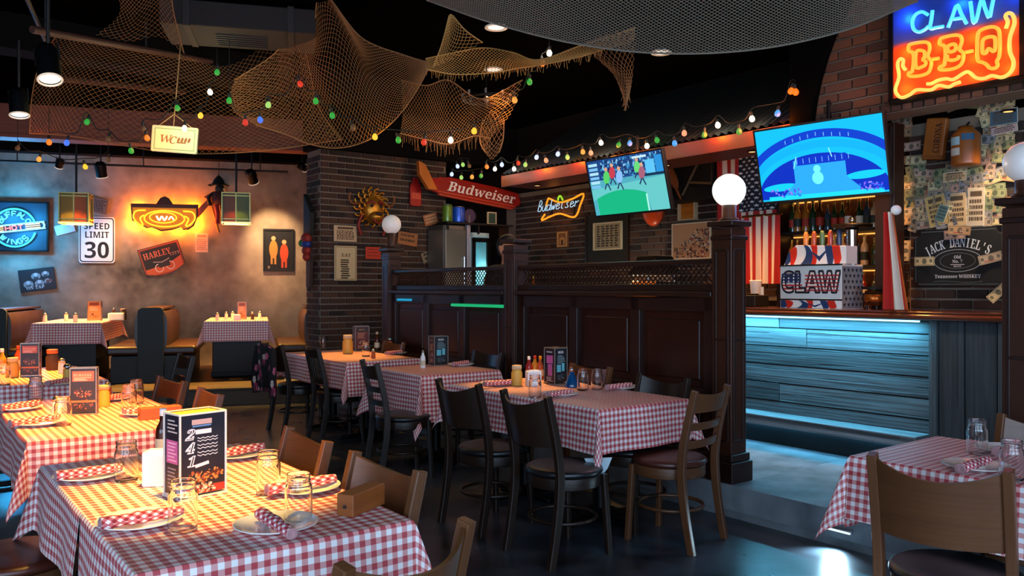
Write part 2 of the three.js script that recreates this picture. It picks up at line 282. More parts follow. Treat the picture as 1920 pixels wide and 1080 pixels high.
function table(w, l, p, turn, label, clothLabel, o, boxed) {
  const t = thing('dining_table', label, 'table', [p.x, p.y, p.z], turn), H = TT - 0.006;
  put('table_top', box(w - 0.01, 0.032, l - 0.01, 0, H - 0.018, 0, 0.004), M.table, t);
  if (boxed) { put('base', box(w * 0.78, H - 0.05, l * 0.6, 0, (H - 0.05) / 2, 0.12, 0.01), M.black, t); put('kick_plate', box(w * 0.82, 0.06, l * 0.62, 0, 0.03, 0.12, 0.005), M.blackMetal, t); }
  const peds = boxed ? [] : l > 1.1 ? [-l / 4, l / 4] : [0];
  for (const z of peds) {
    put('pedestal', [cyl(0.04, 0.04, H - 0.1, 0, H / 2, z, 16), cyl(0.07, 0.12, 0.04, 0, 0.075, z, 20), box(0.34, 0.02, 0.34, 0, H - 0.044, z)], M.blackMetal, t);
    for (const s of [[1, 0], [-1, 0], [0, 1], [0, -1]]) put('foot', box(s[0] ? 0.27 : 0.06, 0.04, s[0] ? 0.06 : 0.27, s[0] * 0.15, 0.03, z + s[1] * 0.15, 0.012), M.blackMetal, t);
  }
  const c = put('tablecloth', clothGeo(w, l, o, 0.012, rr(0, 6)), clothMat, scene); c.position.set(p.x, p.y + TT, p.z); c.rotation.y = turn;
  tag(c, clothLabel, 'tablecloth', 'red checked tablecloths'); lastCloth = c; return t;
}
// a table on the dining grid from a0 to a1 (away) and b0 to b1
const gridTable = (a0, a1, b0, b1, ...r) => table(b1 - b0, a1 - a0, G((a0 + a1) / 2, (b0 + b1) / 2), TH, ...r);
const D = 0.245, all = { xm: D, xp: D, zm: D, zp: D };
gridTable(-1.246, -0.6, -2.645, -1.9, 'dining table nearest the viewer under a red checked cloth', 'red checked cloth on the nearest table, set with a round plate near its front edge', { ...all, zm: 0 });
gridTable(-0.595, 0.225, -2.645, -1.9, 'dining table carrying the tall yellow-topped menu box', 'red checked cloth under the tall yellow-topped menu box', { ...all, zp: 0 });
gridTable(0.814, 2.31, -2.62, -1.86, 'long dining table behind the nearest one, bathed in orange light', 'orange-lit checked cloth with the burger menu stand on it', all);
gridTable(3.25, 4.6, -2.6, -1.83, 'dining table furthest back in the left row', 'checked cloth on the last table of the left row, below the booths', all);
gridTable(0, 1.5, 0, 0.74, 'long dining table in the middle of the room with chairs all round', 'pink-red checked cloth on the long middle table with the blue bottle', all);
{ // pale lining showing below the near corner of that cloth
  const g = extrude([[-0.075, 0], [0.075, 0.01], [0.05, -0.05], [0, -0.115], [-0.05, -0.05]], 0.003, 0.001).rotateY(-Math.PI / 4).translate(-0.385, -0.265, 0.765); const m = put('lining_tip', g, std(0xb8d0d8, 0.8), lastCloth); m.userData.label = 'pale blue-white lining tip';
}
gridTable(2.1, 2.87, 0.13, 0.87, 'square dining table between two longer ones beside the wooden partition', 'checked cloth with long hanging corners on the square table by the partition', { xm: 0.36, xp: D, zm: D, zp: 0.36 });
gridTable(3.42, 4.9, 0.15, 0.92, 'long dining table in front of the far brick pier', 'checked cloth on the far table in front of the brick pier', { ...all, zp: 0.3 });
gridTable(-2.75, -1.51, -0.05, 0.67, 'dining table at the right edge by the bar step', 'pale red checked cloth on the table in front of the bar', { ...all, zm: 0.29 });
// booth tables on the raised platform along the concrete wall
const nF = toW(at(125, 604, 10.5))[1];
const boothTable = (px0, px1, l, la, lb) => { const p = rectOn(onW, nF, px0, 590, px1, 620), u = toW(p.c)[0], w = p.w; return [table(w, l, W(u, nF - l / 2, PB + 0.02), TW, la, lb, { ...all, zp: 0.27 }, true), u, w]; };
const [, uBL] = boothTable(60, 189, 1.6, 'booth table below the speed limit sign', 'checked cloth on the booth table below the speed limit sign');
const [, uBR] = boothTable(383, 503, 1.6, 'booth table below the right-hand hanging lamp', 'checked cloth on the booth table nearest the brick pier');

// ------------------------------------------------------------------ chairs
// faces local -z, seat centre at the origin; kind: 'panel', 'ladder' or 'slot'
const POST = [[-0.245, 0], [-0.205, 0.22], [-0.185, 0.43], [-0.205, 0.62], [-0.265, 0.875]];   // (-z, y) of the rear posts
function postGeo(x) {
  const c = new THREE.SplineCurve(POST.map(q => new THREE.Vector2(q[0], q[1]))), pts = c.getPoints(18), L2 = [], R2 = [];
  pts.forEach((p, i) => { const t = c.getTangent(i / 18), w = 0.019 - 0.004 * Math.abs(i / 18 - 0.45) * 2; L2.push([p.x - t.y * w, p.y + t.x * w]); R2.push([p.x + t.y * w, p.y - t.x * w]); });
  const g = extrude([...R2, ...L2.reverse()], 0.024, 0.004); g.rotateY(Math.PI / 2);   // shape x -> -z
  return boxUV(g.translate(x - 0.012, 0, 0), 'y', x);
}
const backZ = y => { const p = POST; for (let i = 1; i < p.length; i++) if (y <= p[i][1]) { const t = (y - p[i - 1][1]) / (p[i][1] - p[i - 1][1]); return -(p[i - 1][0] + (p[i][0] - p[i - 1][0]) * t); } return 0.265; };
const curvedBoard = (y0, y1, bow, dip, th = 0.013) => board(14, 5, (u, v) => { const s = u * 2 - 1, yt = y1 - dip * (1 - s * s), y = y0 + (yt - y0) * v; return [s * 0.19, y, backZ(y) + bow * (1 - s * s) - 0.004]; }, th);
function makeChair(kind, wood, seatMat, name, label, group) {
  const t = thing(name, label, 'chair', [0, 0, 0], 0, group);
  const prof = [[0, 0.435], [0.2, 0.435], [0.212, 0.448], [0.208, 0.466], [0.19, 0.476], [0.1, 0.481], [0, 0.483]];
  put('seat', lathe(prof, 28), seatMat, t);
  put('seat_ring', lathe([[0.172, 0.372], [0.196, 0.372], [0.203, 0.378], [0.203, 0.43], [0.198, 0.436], [0.172, 0.436]], 28), wood, t);
  for (const s of [-1, 1]) { const l = extrude(roundPts(0.034, 0.034, 0.008, 2), 0.43, 0); l.rotateX(-Math.PI / 2); l.translate(s * 0.155, 0, -0.15); const q = l.attributes.position; for (let i = 0; i < q.count; i++) { const k = 1 - q.getY(i) / 0.43; q.setX(i, q.getX(i) + s * 0.018 * k); q.setZ(i, q.getZ(i) - 0.02 * k); } put('leg', boxUV(l, 'y'), wood, t); }
  for (const s of [-1, 1]) put('back_post', postGeo(s * 0.196), wood, t);
  put('stretcher', new THREE.TorusGeometry(0.182, 0.0105, 6, 32).rotateX(Math.PI / 2).translate(0, 0.2, 0.01), wood, t);
  if (kind === 'panel') put('backrest', curvedBoard(0.61, 0.87, 0.075, 0.045), wood, t);
  if (kind === 'ladder') { put('top_rail', curvedBoard(0.755, 0.868, 0.045, 0.02), wood, t); put('slat', curvedBoard(0.655, 0.7, 0.04, 0.004), wood, t); put('slat', curvedBoard(0.555, 0.6, 0.035, 0.004), wood, t); }
  if (kind === 'slot') { put('top_rail', curvedBoard(0.79, 0.872, 0.045, 0.008), wood, t); put('lower_rail', curvedBoard(0.55, 0.61, 0.04, 0), wood, t); for (let i = -3; i <= 3; i++) { const x = i * 0.05, b = 0.04 * (1 - (x / 0.19) ** 2); put('slat', bar([x, 0.6, backZ(0.6) + b - 0.004], [x, 0.8, backZ(0.8) + b - 0.004], 0.013, 6), wood, t); } }
  return t;
}
const FA = TH, FB = TH - Math.PI / 2, FMB = TH + Math.PI / 2;      // facing away, facing right, facing left
const kinds = {};
function chair(kind, tone, a, b, turn, label) {
  const k = kind + tone, name = kind === 'panel' ? 'bentwood_chair' : kind === 'ladder' ? 'ladder_back_chair' : 'slat_back_chair';
  if (!kinds[k]) kinds[k] = makeChair(kind, tone === 'dark' ? M.chairShaded : M.chair, tone === 'dark' ? M.vinyl : tone === 'brown' ? M.vinylBrown : M.vinyl, name, label, 'wooden dining chairs');
  else return copy(kinds[k], label, G(a, b), turn);
  kinds[k].position.copy(G(a, b)); kinds[k].rotation.y = turn; return kinds[k];
}
chair('panel', 'mid', -0.98, -2.1, FMB + 0.05, 'curved wooden chair pushed in behind the wooden block on the nearest table');
chair('panel', 'mid', -0.34, -2.1, FMB - 0.04, 'curved wooden chair on the far side of the table with the tall menu box');
chair('panel', 'mid', -1.49, -2.275, FA + 0.31, 'chair at the near end of the front table, only its curved top rail in view');
chair('ladder', 'brown', 0.16, -2.74, FB, 'chair with brown seat left of the gap between the two front tables');
chair('ladder', 'mid', 1.9, -1.99, FMB + 0.1, 'reddish ladder-back chair on the right of the orange-lit table, nearer the booths');
chair('ladder', 'mid', 1.2, -1.99, FMB - 0.05, 'wooden chair right of the orange-lit table, just behind the menu box');
chair('ladder', 'dark', 3.75, -1.4, FMB, 'dark chair beside the last table of the left row');
chair('panel', 'dark', 0.08, -0.18, FB - 0.03, 'dark chair with a broad curved back at the near corner of the long middle table');
chair('panel', 'dark', 0.77, -0.16, FB + 0.06, 'dark broad-backed chair second along the near side of the middle table');
chair('panel', 'dark', 0.24, 0.52, FMB, 'blue-grey sheened chair on the partition side of the middle table, nearest the end chair');
chair('ladder', 'mid', 1.04, 0.64, FMB, 'orange-lit ladder-back chair behind the menu stand of the middle table');
chair('ladder', 'brown', -0.1, 0.46, FA + 0.22, 'brown-seated ladder-back chair at the near end of the middle table');
chair('ladder', 'dark', 2.2, 0.03, FB - 0.2, 'dark ladder-back chair in front of the square table');
chair('ladder', 'dark', 2.5, 0.78, FMB, 'dark chair on the partition side of the square table');
chair('slot', 'dark', 3.84, 0.28, FB - 0.12, 'dark chair with slots in its top, in front of the far table');
chair('panel', 'dark', 4.6, 0.2, FB, 'dark chair with a flowered jacket over its back');
chair('ladder', 'mid', 4.2, 0.8, FMB, 'chair on the partition side of the far table');
chair('panel', 'mid', -1.98, -0.19, FB + 0.23, 'large brown curved-back chair in front of the right-hand table');
chair('panel', 'mid', -1.93, 0.52, FMB, 'pale wooden chair at the right edge beyond the right-hand table');
{ // jacket over the chair
  const t = thing('floral_jacket', 'dark jacket with pink flowers hung over a chair back', 'jacket', G(4.6, -0.06), FB);
  const tex = canvasTex(256, 256, (x) => { x.fillStyle = '#120f12'; x.fillRect(0, 0, 256, 256); for (let i = 0; i < 26; i++) { const a = rr(10, 246), b = rr(10, 246), r = rr(10, 22); x.fillStyle = ['#c8617f', '#a83a5a', '#c9b7ae', '#5d2a3a'][i % 4]; for (let k = 0; k < 5; k++) { x.beginPath(); x.arc(a + Math.cos(k * 1.257) * r * 0.6, b + Math.sin(k * 1.257) * r * 0.6, r * 0.5, 0, 7); x.fill(); } } });
  const m = std(0xffffff, 0.9, { map: tex, side: THREE.DoubleSide });
  const g = board(12, 12, (u, v) => { const s = u * 2 - 1, y = 0.42 + 0.47 * v; return [s * (0.22 - 0.03 * v), y - 0.03 * s * s, 0.075 + 0.03 * (1 - s * s) + 0.02 * v + 0.012 * Math.sin(s * 9 + v * 2) * (1 - v)]; }, 0.02);
  const q = g.attributes.uv; for (let i = 0; i < q.count; i++) q.setXY(i, q.getX(i) * 2.2, q.getY(i) * 2.2); tex.wrapS = tex.wrapT = THREE.RepeatWrapping;
  put('jacket_back', g, m, t);
  for (const s of [-1, 1]) put('sleeve', tube([[s * 0.19, 0.84, 0.09], [s * 0.235, 0.7, 0.1], [s * 0.24, 0.5, 0.11], [s * 0.225, 0.38, 0.1]], 0.035, 14, 8), m, t);
}
// ------------------------------------------------------------------ booth benches on the raised platform
const benchGreen = std(0x1c2b2e, 0.6, { map: blotch }), leather = phys(0x2e1710, 0.42, { clearcoat: 0.2, clearcoatRoughness: 0.4, bumpMap: blotch, bumpScale: 0.002 });
function booth(u, sides, label) {
  const l = 1.75, t = thing('booth_bench', label, 'bench', W(u, nF - 0.78, PB), TW), H = 0.95;   // local z towards the room
  put('end_panel', [extrude(roundPts(0.3, H + 0.02, 0.05, 4), 0.05, 0.006).translate(0, H / 2 + 0.01, l / 2)], benchGreen, t);
  put('core', [box(0.12, H - 0.02, l, 0, (H - 0.02) / 2, 0, 0.01)], benchGreen, t);
  put('top_rail', [box(0.26, 0.03, l + 0.02, 0, H + 0.005, 0.01, 0.012, 'z')], leather, t);
  for (const s of sides) {
    put('backrest', board(10, 8, (a, b) => { const y = 0.42 + (H - 0.45) * b, k = 1 - (2 * b - 1) ** 4; return [(a - 0.5) * l, y, 0.04 * k + 0.02 * Math.abs(Math.sin(a * Math.PI * 4)) * k]; }, 0.09).rotateY(s * Math.PI / 2).translate(s * (0.11), 0, 0), leather, t);
    put('seat_cushion', new RoundedBoxGeometry(0.46, 0.12, l - 0.03, 3, 0.045).translate(s * 0.32, 0.41, 0), leather, t);
    put('plinth', box(0.4, 0.34, l - 0.02, s * 0.28, 0.172, 0), benchGreen, t);
  }
  return t;
}
const uOf = (px, n) => toW(onW(px, 600, n))[0];
const uMid = uOf(285, nF);
booth(uMid, [-1, 1], 'two-sided leather booth bench between the two booth tables');
booth(uOf(-8, nF), [1], 'leather booth bench left of the table below the speed limit sign');
booth(uOf(592, nF - 0.6), [-1], 'dark booth bench end against the brick pier');
// ------------------------------------------------------------------ what stands on the tables
const napTex = ginghamTex('#f4eeee', '#cf6a72', '#9c1f2c'); napTex.repeat.set(50, 50);
const napMat = std(0xffffff, 0.85, { map: napTex });
const plateGeo = lathe([[0, 0], [0.062, 0], [0.066, 0.004], [0.095, 0.011], [0.114, 0.017], [0.116, 0.0195], [0.113, 0.0205], [0.094, 0.0145], [0.068, 0.008], [0, 0.007]], 40);
const endM = std(0xb88a8c, 0.9);
let plateProto, napProto, jarProto, napDone = false;
const lie = (px, py, h = TT) => onY(px, py, h);
function plate(px, py, label, sx = 1) {
  const p = lie(px, py);
  if (!plateProto) { plateProto = put('dinner_plate', plateGeo, M.china, scene); tag(plateProto, label, 'plate', 'white plates with napkin rolls'); plateProto.position.copy(p); return p; }
  copy(plateProto, label, p); return p;
}
function napkin(x0, y0, x1, y1, label, lift = 0.03) {
  const p = lie(x0, y0, TT + lift), q = lie(x1, y1, TT + lift), d = q.clone().sub(p), l = Math.min(0.24, Math.max(0.17, d.length())), c = p.clone().add(q).multiplyScalar(0.5);
  if (!napProto) {
    napProto = new THREE.Group(); napProto.name = numbered('napkin_roll'); tag(napProto, label, 'napkin', 'checked napkin rolls'); scene.add(napProto);
    // rolled cloth: spiral wrap, uv turned so that the checks run slantwise
    const P = [], U = [], I = [], nu = 26, nv = 14;
    for (let i = 0; i <= nu; i++) for (let j = 0; j <= nv; j++) { const u = i / nu, a = j / nv * Math.PI * 2, r = (0.0205 - 0.004 * u + 0.0012 * Math.sin(u * 17)) * (1 + 0.05 * Math.sin(a * 2 + u * 7)) * (j / nv > 0.5 && j / nv < 0.62 ? 1.06 : 1); P.push((u - 0.5), Math.sin(a) * r * 0.9, Math.cos(a) * r); const s = u * 0.2, t = a * 0.021; U.push((s + t) * 0.7, (s - t) * 0.7); }
    for (let i = 0; i < nu; i++) for (let j = 0; j < nv; j++) { const a = i * (nv + 1) + j, b = a + 1, c2 = a + nv + 2, d2 = a + nv + 1; I.push(a, b, c2, a, c2, d2); }
    const g = new THREE.BufferGeometry(); g.setAttribute('position', new THREE.Float32BufferAttribute(P, 3)); g.setAttribute('uv', new THREE.Float32BufferAttribute(U, 2)); g.setIndex(I); g.computeVertexNormals();
    put('roll', g, napMat, napProto);
    for (const s of [-1, 1]) { const ends = [], r = s < 0 ? 0.02 : 0.0163; ends.push(new THREE.CircleGeometry(r, 14).scale(1, 0.9, 1).rotateY(s * Math.PI / 2).translate(s * 0.497, 0, 0)); for (const k of [0.45, 0.75]) ends.push(new THREE.TorusGeometry(r * k, 0.0015, 4, 14).scale(1, 0.9, 8).rotateY(s * Math.PI / 2).translate(s * 0.5, 0, 0)); put('rolled_end', ends, endM, napProto); }
  }
  const o = napProto; napDone = true;
  o.position.copy(c); o.rotation.y = Math.atan2(-d.z, d.x); o.scale.set(l, 1, 1); return o;
}
function roll(...r) { if (napDone) { const l = r[4], n = napProto, d = lie(r[2], r[3], TT + 0.03).sub(lie(r[0], r[1], TT + 0.03)), c = lie((r[0] + r[2]) / 2, (r[1] + r[3]) / 2, TT + 0.03); const o = copy(n, l, c, Math.atan2(-d.z, d.x)); o.scale.x = Math.min(0.24, Math.max(0.16, d.length())); return o; } return napkin(...r); }
const jarOuter = [[0, 0], [0.032, 0], [0.037, 0.004], [0.039, 0.012], [0.039, 0.095], [0.036, 0.106], [0.0325, 0.112], [0.0325, 0.117], [0.0345, 0.118], [0.0345, 0.121], [0.0325, 0.122], [0.0325, 0.134], [0.0335, 0.137], [0.0325, 0.139], [0.0305, 0.137]];
const jarInner = [[0.0298, 0.12], [0.031, 0.108], [0.0355, 0.094], [0.0355, 0.014], [0.03, 0.007], [0, 0.007]];
const jarGeo = lathe([...jarOuter, ...jarInner], 28);
function jar(px, py, label, group = 'clear mason jar glasses') {
  const p = lie(px, py);
  if (!jarProto) { jarProto = put('mason_jar', jarGeo, M.glass, scene); tag(jarProto, label, 'glass', group); jarProto.position.copy(p); return; }
  copy(jarProto, label, p, rr(0, 6), group);
}
// ---- menu stands
const lines = (x, x0, x1, y0, y1, step, c) => { x.fillStyle = c; for (let y = y0; y < y1; y += step) x.fillRect(x0 + rnd() * 6, y, (x1 - x0) * rr(0.6, 1), step * 0.4); };
const foodBlob = (x, cx, cy, r, cols) => { for (let i = 0; i < 60; i++) { const a = rnd() * 7, q = r * Math.sqrt(rnd()); x.fillStyle = cols[Math.floor(rnd() * cols.length)]; x.beginPath(); x.ellipse(cx + Math.cos(a) * q, cy + Math.sin(a) * q * 0.6, rr(4, 13), rr(3, 9), a, 0, 7); x.fill(); } };
const menuTex = {
  drinks: canvasTex(260, 520, (x, w, h) => {
    x.fillStyle = '#191b2b'; x.fillRect(0, 0, w, h); x.fillStyle = '#e9b9a8'; x.fillRect(62, 38, 120, 34); x.fillStyle = '#6f9fd0'; x.fillRect(66, 76, 112, 10);
    x.strokeStyle = '#e8e6ee'; x.fillStyle = '#e8e6ee'; x.lineWidth = 6; x.font = 'italic bold 92px serif'; x.strokeText('2', 22, 165); x.strokeText('4', 22, 252); x.strokeText('1', 30, 338);
    x.font = 'bold 34px sans-serif'; x.fillRect(84, 104, 96, 30); x.lineWidth = 5; for (const [y, s] of [[160, 1], [178, 1], [205, 1], [225, 1], [252, 1], [272, 1]]) { x.beginPath(); x.moveTo(98, y); for (let i = 0; i <= 8; i++) x.lineTo(98 + i * 15, y + (i % 2 ? 5 : -3)); x.stroke(); }
    x.save(); x.translate(80, 330); x.rotate(-0.2); x.fillRect(0, 0, 84, 22); x.restore();
    foodBlob(x, 90, 420, 70, ['#a8522c', '#c97a3f', '#7c2f1d', '#d9a05c']); foodBlob(x, 190, 400, 60, ['#8d3820', '#d98b45', '#5b2416']); x.fillStyle = '#b2352c'; x.fillRect(0, 470, w, 50); foodBlob(x, 140, 490, 60, ['#3b2017', '#c9a17a', '#e8d9c0']);
  }),
  drinksSide: canvasTex(130, 520, (x, w, h) => { x.fillStyle = '#1b1c2c'; x.fillRect(0, 0, w, h); x.fillStyle = '#d8d4cf'; x.font = 'bold 24px sans-serif'; lines(x, 20, 110, 40, 120, 24, '#c9c4bd'); x.fillStyle = '#c2609a'; x.fillRect(14, 170, 100, 150); lines(x, 22, 108, 185, 300, 22, '#e7b7d4'); lines(x, 20, 110, 350, 480, 24, '#8a8794'); }),
  burgers: canvasTex(260, 520, (x, w, h) => {
    x.fillStyle = '#241a17'; x.fillRect(0, 0, w, h); x.fillStyle = '#b9573f'; x.fillRect(14, 36, w - 28, 120); x.fillStyle = '#e0a98f'; x.font = 'bold 40px serif'; x.fillText('BURGERS', 26, 98); lines(x, 30, 220, 112, 150, 14, '#e9c6b0');
    foodBlob(x, 130, 290, 90, ['#5c2c22', '#8b3c2a', '#3a1b18', '#a8583c', '#c98f66']); foodBlob(x, 130, 430, 100, ['#1d1b22', '#2c2a33', '#b4552f', '#40352f']); x.fillStyle = '#c96a2c'; x.fillRect(0, 380, w, 24);
  }),
  red: canvasTex(260, 520, (x, w, h) => { x.fillStyle = '#5a1c14'; x.fillRect(0, 0, w, h); x.fillStyle = '#1c1210'; x.fillRect(20, 30, w - 40, 90); x.fillStyle = '#d98f5a'; x.font = 'bold 40px serif'; x.fillText('MENU', 62, 90); lines(x, 40, 220, 150, 260, 26, '#c98a64'); foodBlob(x, 130, 350, 70, ['#8e2d22', '#d8b090', '#e9cfb8', '#4e1712']); lines(x, 40, 220, 430, 500, 24, '#d9a07a'); }),
  cocktail: canvasTex(260, 520, (x, w, h) => { x.fillStyle = '#171a20'; x.fillRect(0, 0, w, h); x.fillStyle = '#d9dbe0'; x.font = 'bold 50px sans-serif'; x.fillText('BEER', 66, 80); lines(x, 50, 220, 110, 230, 22, '#7fa0a8'); x.fillStyle = '#5fb7c8'; x.fillRect(40, 250, 90, 110); x.fillRect(150, 230, 60, 120); foodBlob(x, 130, 440, 80, ['#2d3440', '#7c8b55', '#4d5966', '#2a7aa0']); }),
  pink: canvasTex(130, 520, (x, w, h) => { x.fillStyle = '#1d1720'; x.fillRect(0, 0, w, h); x.fillStyle = '#e1dfe4'; x.font = 'bold 30px sans-serif'; x.fillText('WINE', 22, 70); x.fillStyle = '#b0589a'; x.fillRect(24, 110, 84, 120); x.fillStyle = '#a35a98'; x.fillRect(40, 240, 60, 180); lines(x, 20, 110, 440, 510, 18, '#c9c2cc'); }),
};
menuTex.tan = canvasTex(128, 256, x => { x.fillStyle = '#c98f50'; x.fillRect(0, 0, 128, 256); x.fillStyle = '#7a3a1a'; x.fillRect(16, 16, 96, 44); lines(x, 18, 108, 78, 130, 14, '#f0d8b0'); foodBlob(x, 64, 190, 38, ['#8e4a22', '#e0b070', '#5a2a14', '#d8903a']); });
const acrylic = phys(0xe9e4dc, 0.25, { clearcoat: 0.5 });
// w = front width, d = side depth, h = height; front faces local +z
function menuStand(px, py, w, d, h, turn, front, side, topMat, frameMat, label, y0 = TT, p = null) {
  const t = thing('menu_stand', label, 'menu stand', p || lie(px, py, y0), turn, 'menu stands on the tables'), e = 0.004;
  const fm = std(0xffffff, 0.4, { map: front }), sm = std(0xffffff, 0.4, { map: side });
  const pl = (w2, h2) => new THREE.BoxGeometry(w2, h2, 0.003);
  put('base', box(w + 0.012, 0.006, d + 0.012, 0, 0.003, 0, 0.002), frameMat, t);
  put('front_print', pl(w - 2 * e, h - 0.012).translate(0, h / 2 + 0.006, d / 2 - 0.002), fm, t); put('back_print', pl(w - 2 * e, h - 0.012).translate(0, h / 2 + 0.006, -d / 2 + 0.002), fm, t);
  for (const s of [-1, 1]) put('side_print', pl(d - 2 * e, h - 0.012).rotateY(Math.PI / 2).translate(s * (w / 2 - 0.002), h / 2 + 0.006, 0), sm, t);
  const f = []; for (const sx of [-1, 1]) for (const sz of [-1, 1]) f.push(box(0.006, h, 0.006, sx * w / 2, h / 2, sz * d / 2, 0.001));
  for (const sz of [-1, 1]) f.push(box(w, 0.006, 0.006, 0, h, sz * d / 2)); for (const sx of [-1, 1]) f.push(box(0.006, 0.006, d, sx * w / 2, h, 0));
  put('frame', f, frameMat, t); put('lid', box(w - 0.004, 0.003, d - 0.004, 0, h - 0.004, 0), topMat, t); return t;
}
const yellowTop = std(0xf0a020, 0.5), greyFrame = std(0x8a8580, 0.35, { metalness: 0.6 });
menuStand(366, 926, 0.155, 0.105, 0.268, 0.85, menuTex.drinks, menuTex.drinksSide, yellowTop, acrylic, 'tall menu box with a yellow top and the numbers 2 4 1 on its front');
menuStand(158, 776, 0.125, 0.05, 0.245, TH - 0.38, menuTex.burgers, menuTex.red, M.black, greyFrame, 'framed menu stand with burger photos on the orange-lit table');
menuStand(58, 706, 0.125, 0.05, 0.25, TH - 0.42, menuTex.burgers, menuTex.red, M.black, greyFrame, 'brown menu stand on the last table of the left row');
menuStand(1042, 719, 0.115, 0.11, 0.25, TH + 0.02, menuTex.cocktail, menuTex.pink, M.black, greyFrame, 'black menu stand with pink and teal panels on the long middle table');
menuStand(822, 684, 0.13, 0.11, 0.25, TH - 0.1, menuTex.cocktail, menuTex.red, M.black, greyFrame, 'dark menu stand on the square table by the partition');
menuStand(677, 657, 0.15, 0.09, 0.26, TH - 0.2, menuTex.red, menuTex.red, M.black, greyFrame, 'red menu stand on the far table in front of the brick pier');
// ---- condiments
const sauceMat = { yellow: phys(0xd99a1e, 0.35, { clearcoat: 0.4 }), red: phys(0x9c1a12, 0.35, { clearcoat: 0.4 }), brown: phys(0x3a1508, 0.3, { clearcoat: 0.5 }), orange: phys(0xc2521a, 0.35, { clearcoat: 0.4 }), blue: phys(0x1266b0, 0.2, { transmission: 0.5, thickness: 0.02, clearcoat: 0.5 }), white: M.white };
function sauceBottle(px, py, h, body, cap, label, y0 = TT, p = null) {
  const t = thing('sauce_bottle', label, 'bottle', p || lie(px, py, y0), 0, 'table condiments'), k = h / 0.2;
  put('bottle_body', lathe([[0, 0], [0.026, 0], [0.029, 0.006], [0.029, 0.105], [0.026, 0.125], [0.014, 0.15], [0.012, 0.175], [0, 0.176]].map(q => [q[0] * k, q[1] * k]), 18), sauceMat[body], t);
  put('cap', lathe([[0, 0.172], [0.0135, 0.172], [0.0135, 0.19], [0.012, 0.2], [0, 0.2]].map(q => [q[0] * k, q[1] * k]), 14), cap, t);
  put('paper_label', lathe([[0.0294, 0.03], [0.0297, 0.03], [0.0297, 0.085], [0.0294, 0.085]].map(q => [q[0] * k, q[1] * k]), 18), std(0xd8c9a8, 0.7), t); return t;
}
function shaker(px, py, h, fill, label, y0 = TT, p = null) {
  const t = thing('shaker', label, 'shaker', p || lie(px, py, y0), 0, 'salt and pepper shakers'), k = h / 0.09;
  put('glass_body', lathe([[0, 0], [0.019, 0], [0.021, 0.004], [0.018, 0.06], [0.016, 0.066], [0, 0.066]].map(q => [q[0] * k, q[1] * k]), 12), fill, t);
  put('lid', lathe([[0, 0.064], [0.0175, 0.064], [0.0175, 0.076], [0.013, 0.086], [0.006, 0.09], [0, 0.0905]].map(q => [q[0] * k, q[1] * k]), 12), M.steel, t); return t;
}
const saltM = std(0xeae4d8, 0.5), pepperM = std(0x4a3a2e, 0.6), spiceM = std(0xb04a1c, 0.6), mustardM = std(0xd8a640, 0.5);
function lidJar(px, py, h, fill, lid, label, y0 = TT, p = null) {
  const t = thing('lidded_jar', label, 'jar', p || lie(px, py, y0), 0, 'filled jars with lids'), k = h / 0.12;
  put('jar_body', lathe([[0, 0], [0.03, 0], [0.033, 0.005], [0.033, 0.075], [0.027, 0.088], [0.027, 0.1], [0, 0.1]].map(q => [q[0] * k, q[1] * k]), 18), fill, t);
  put('lid', lathe([[0, 0.096], [0.0295, 0.096], [0.0295, 0.116], [0.027, 0.12], [0, 0.12]].map(q => [q[0] * k, q[1] * k]), 18), lid, t); return t;
}
function napkinBox(px, py, w, d, h, turn, label, y0 = TT, p = null) {
  const t = thing('napkin_dispenser', label, 'napkin holder', p || lie(px, py, y0), turn, 'white napkin holders');
  put('case', new RoundedBoxGeometry(w, h, d, 3, 0.008).translate(0, h / 2, 0), M.white, t);
  put('paper_napkins', new THREE.BoxGeometry(w * 0.7, 0.006, d * 0.6).translate(0, h + 0.002, 0), std(0xffffff, 0.9), t);
  put('front_plate', new RoundedBoxGeometry(w * 0.8, h * 0.8, 0.004, 1, 0.002).translate(0, h / 2, d / 2), std(0xe2e2e6, 0.35), t); return t;
}
function woodBlock(px, py, w, h, l, turn, label) {
  const t = thing('wooden_block', label, 'block', lie(px, py), turn, 'wooden blocks on the tables');
  put('block_body', box(w, h, l, 0, h / 2, 0, 0.004, 'z'), M.block, t); put('peg', cyl(0.006, 0.006, 0.004, 0, h * 0.45, l / 2, 10), M.darkWood, t);
  t.children[1].geometry = cyl(0.006, 0.006, 0.006, 0, 0, 0, 10).rotateX(Math.PI / 2).translate(0, h * 0.45, l / 2); return t;
}
// ---- nearest tables
plate(168, 897, 'white plate at the far left corner of the front tables'); roll(104, 893, 226, 876, 'checked napkin roll on the far left plate of the front tables');
plate(262, 984, 'white plate beside the left edge of the nearest table'); roll(190, 982, 344, 956, 'checked napkin roll on the plate beside the left edge of the nearest table');
plate(445, 857, 'white plate just right of the tall menu box'); roll(404, 852, 494, 836, 'checked napkin roll just right of the tall menu box');
plate(572, 920, 'white plate between two jars at the right side of the front tables'); roll(502, 918, 630, 896, 'checked napkin roll between two jars at the right side of the front tables');
plate(518, 991, 'round white plate at the front edge of the nearest table'); roll(489, 962, 546, 1000, 'checked napkin roll lying askew on the round plate at the front edge');
jar(237, 902, 'mason jar touching the napkin at the far left plate of the front tables'); jar(343, 994, 'mason jar in front of the white napkin holder');
jar(503, 926, 'mason jar farthest right of the tall menu box'); jar(560, 978, 'mason jar standing before the right-hand plate of the front tables');
napkinBox(304, 910, 0.118, 0.055, 0.118, TH - 0.52, 'white napkin holder left of the tall menu box');
sauceBottle(306, 862, 0.2, 'brown', M.white, 'dark sauce bottle with white cap behind the white napkin holder');
woodBlock(678, 956, 0.058, 0.066, 0.17, -0.42, 'brown wooden block on the right edge of the nearest table');
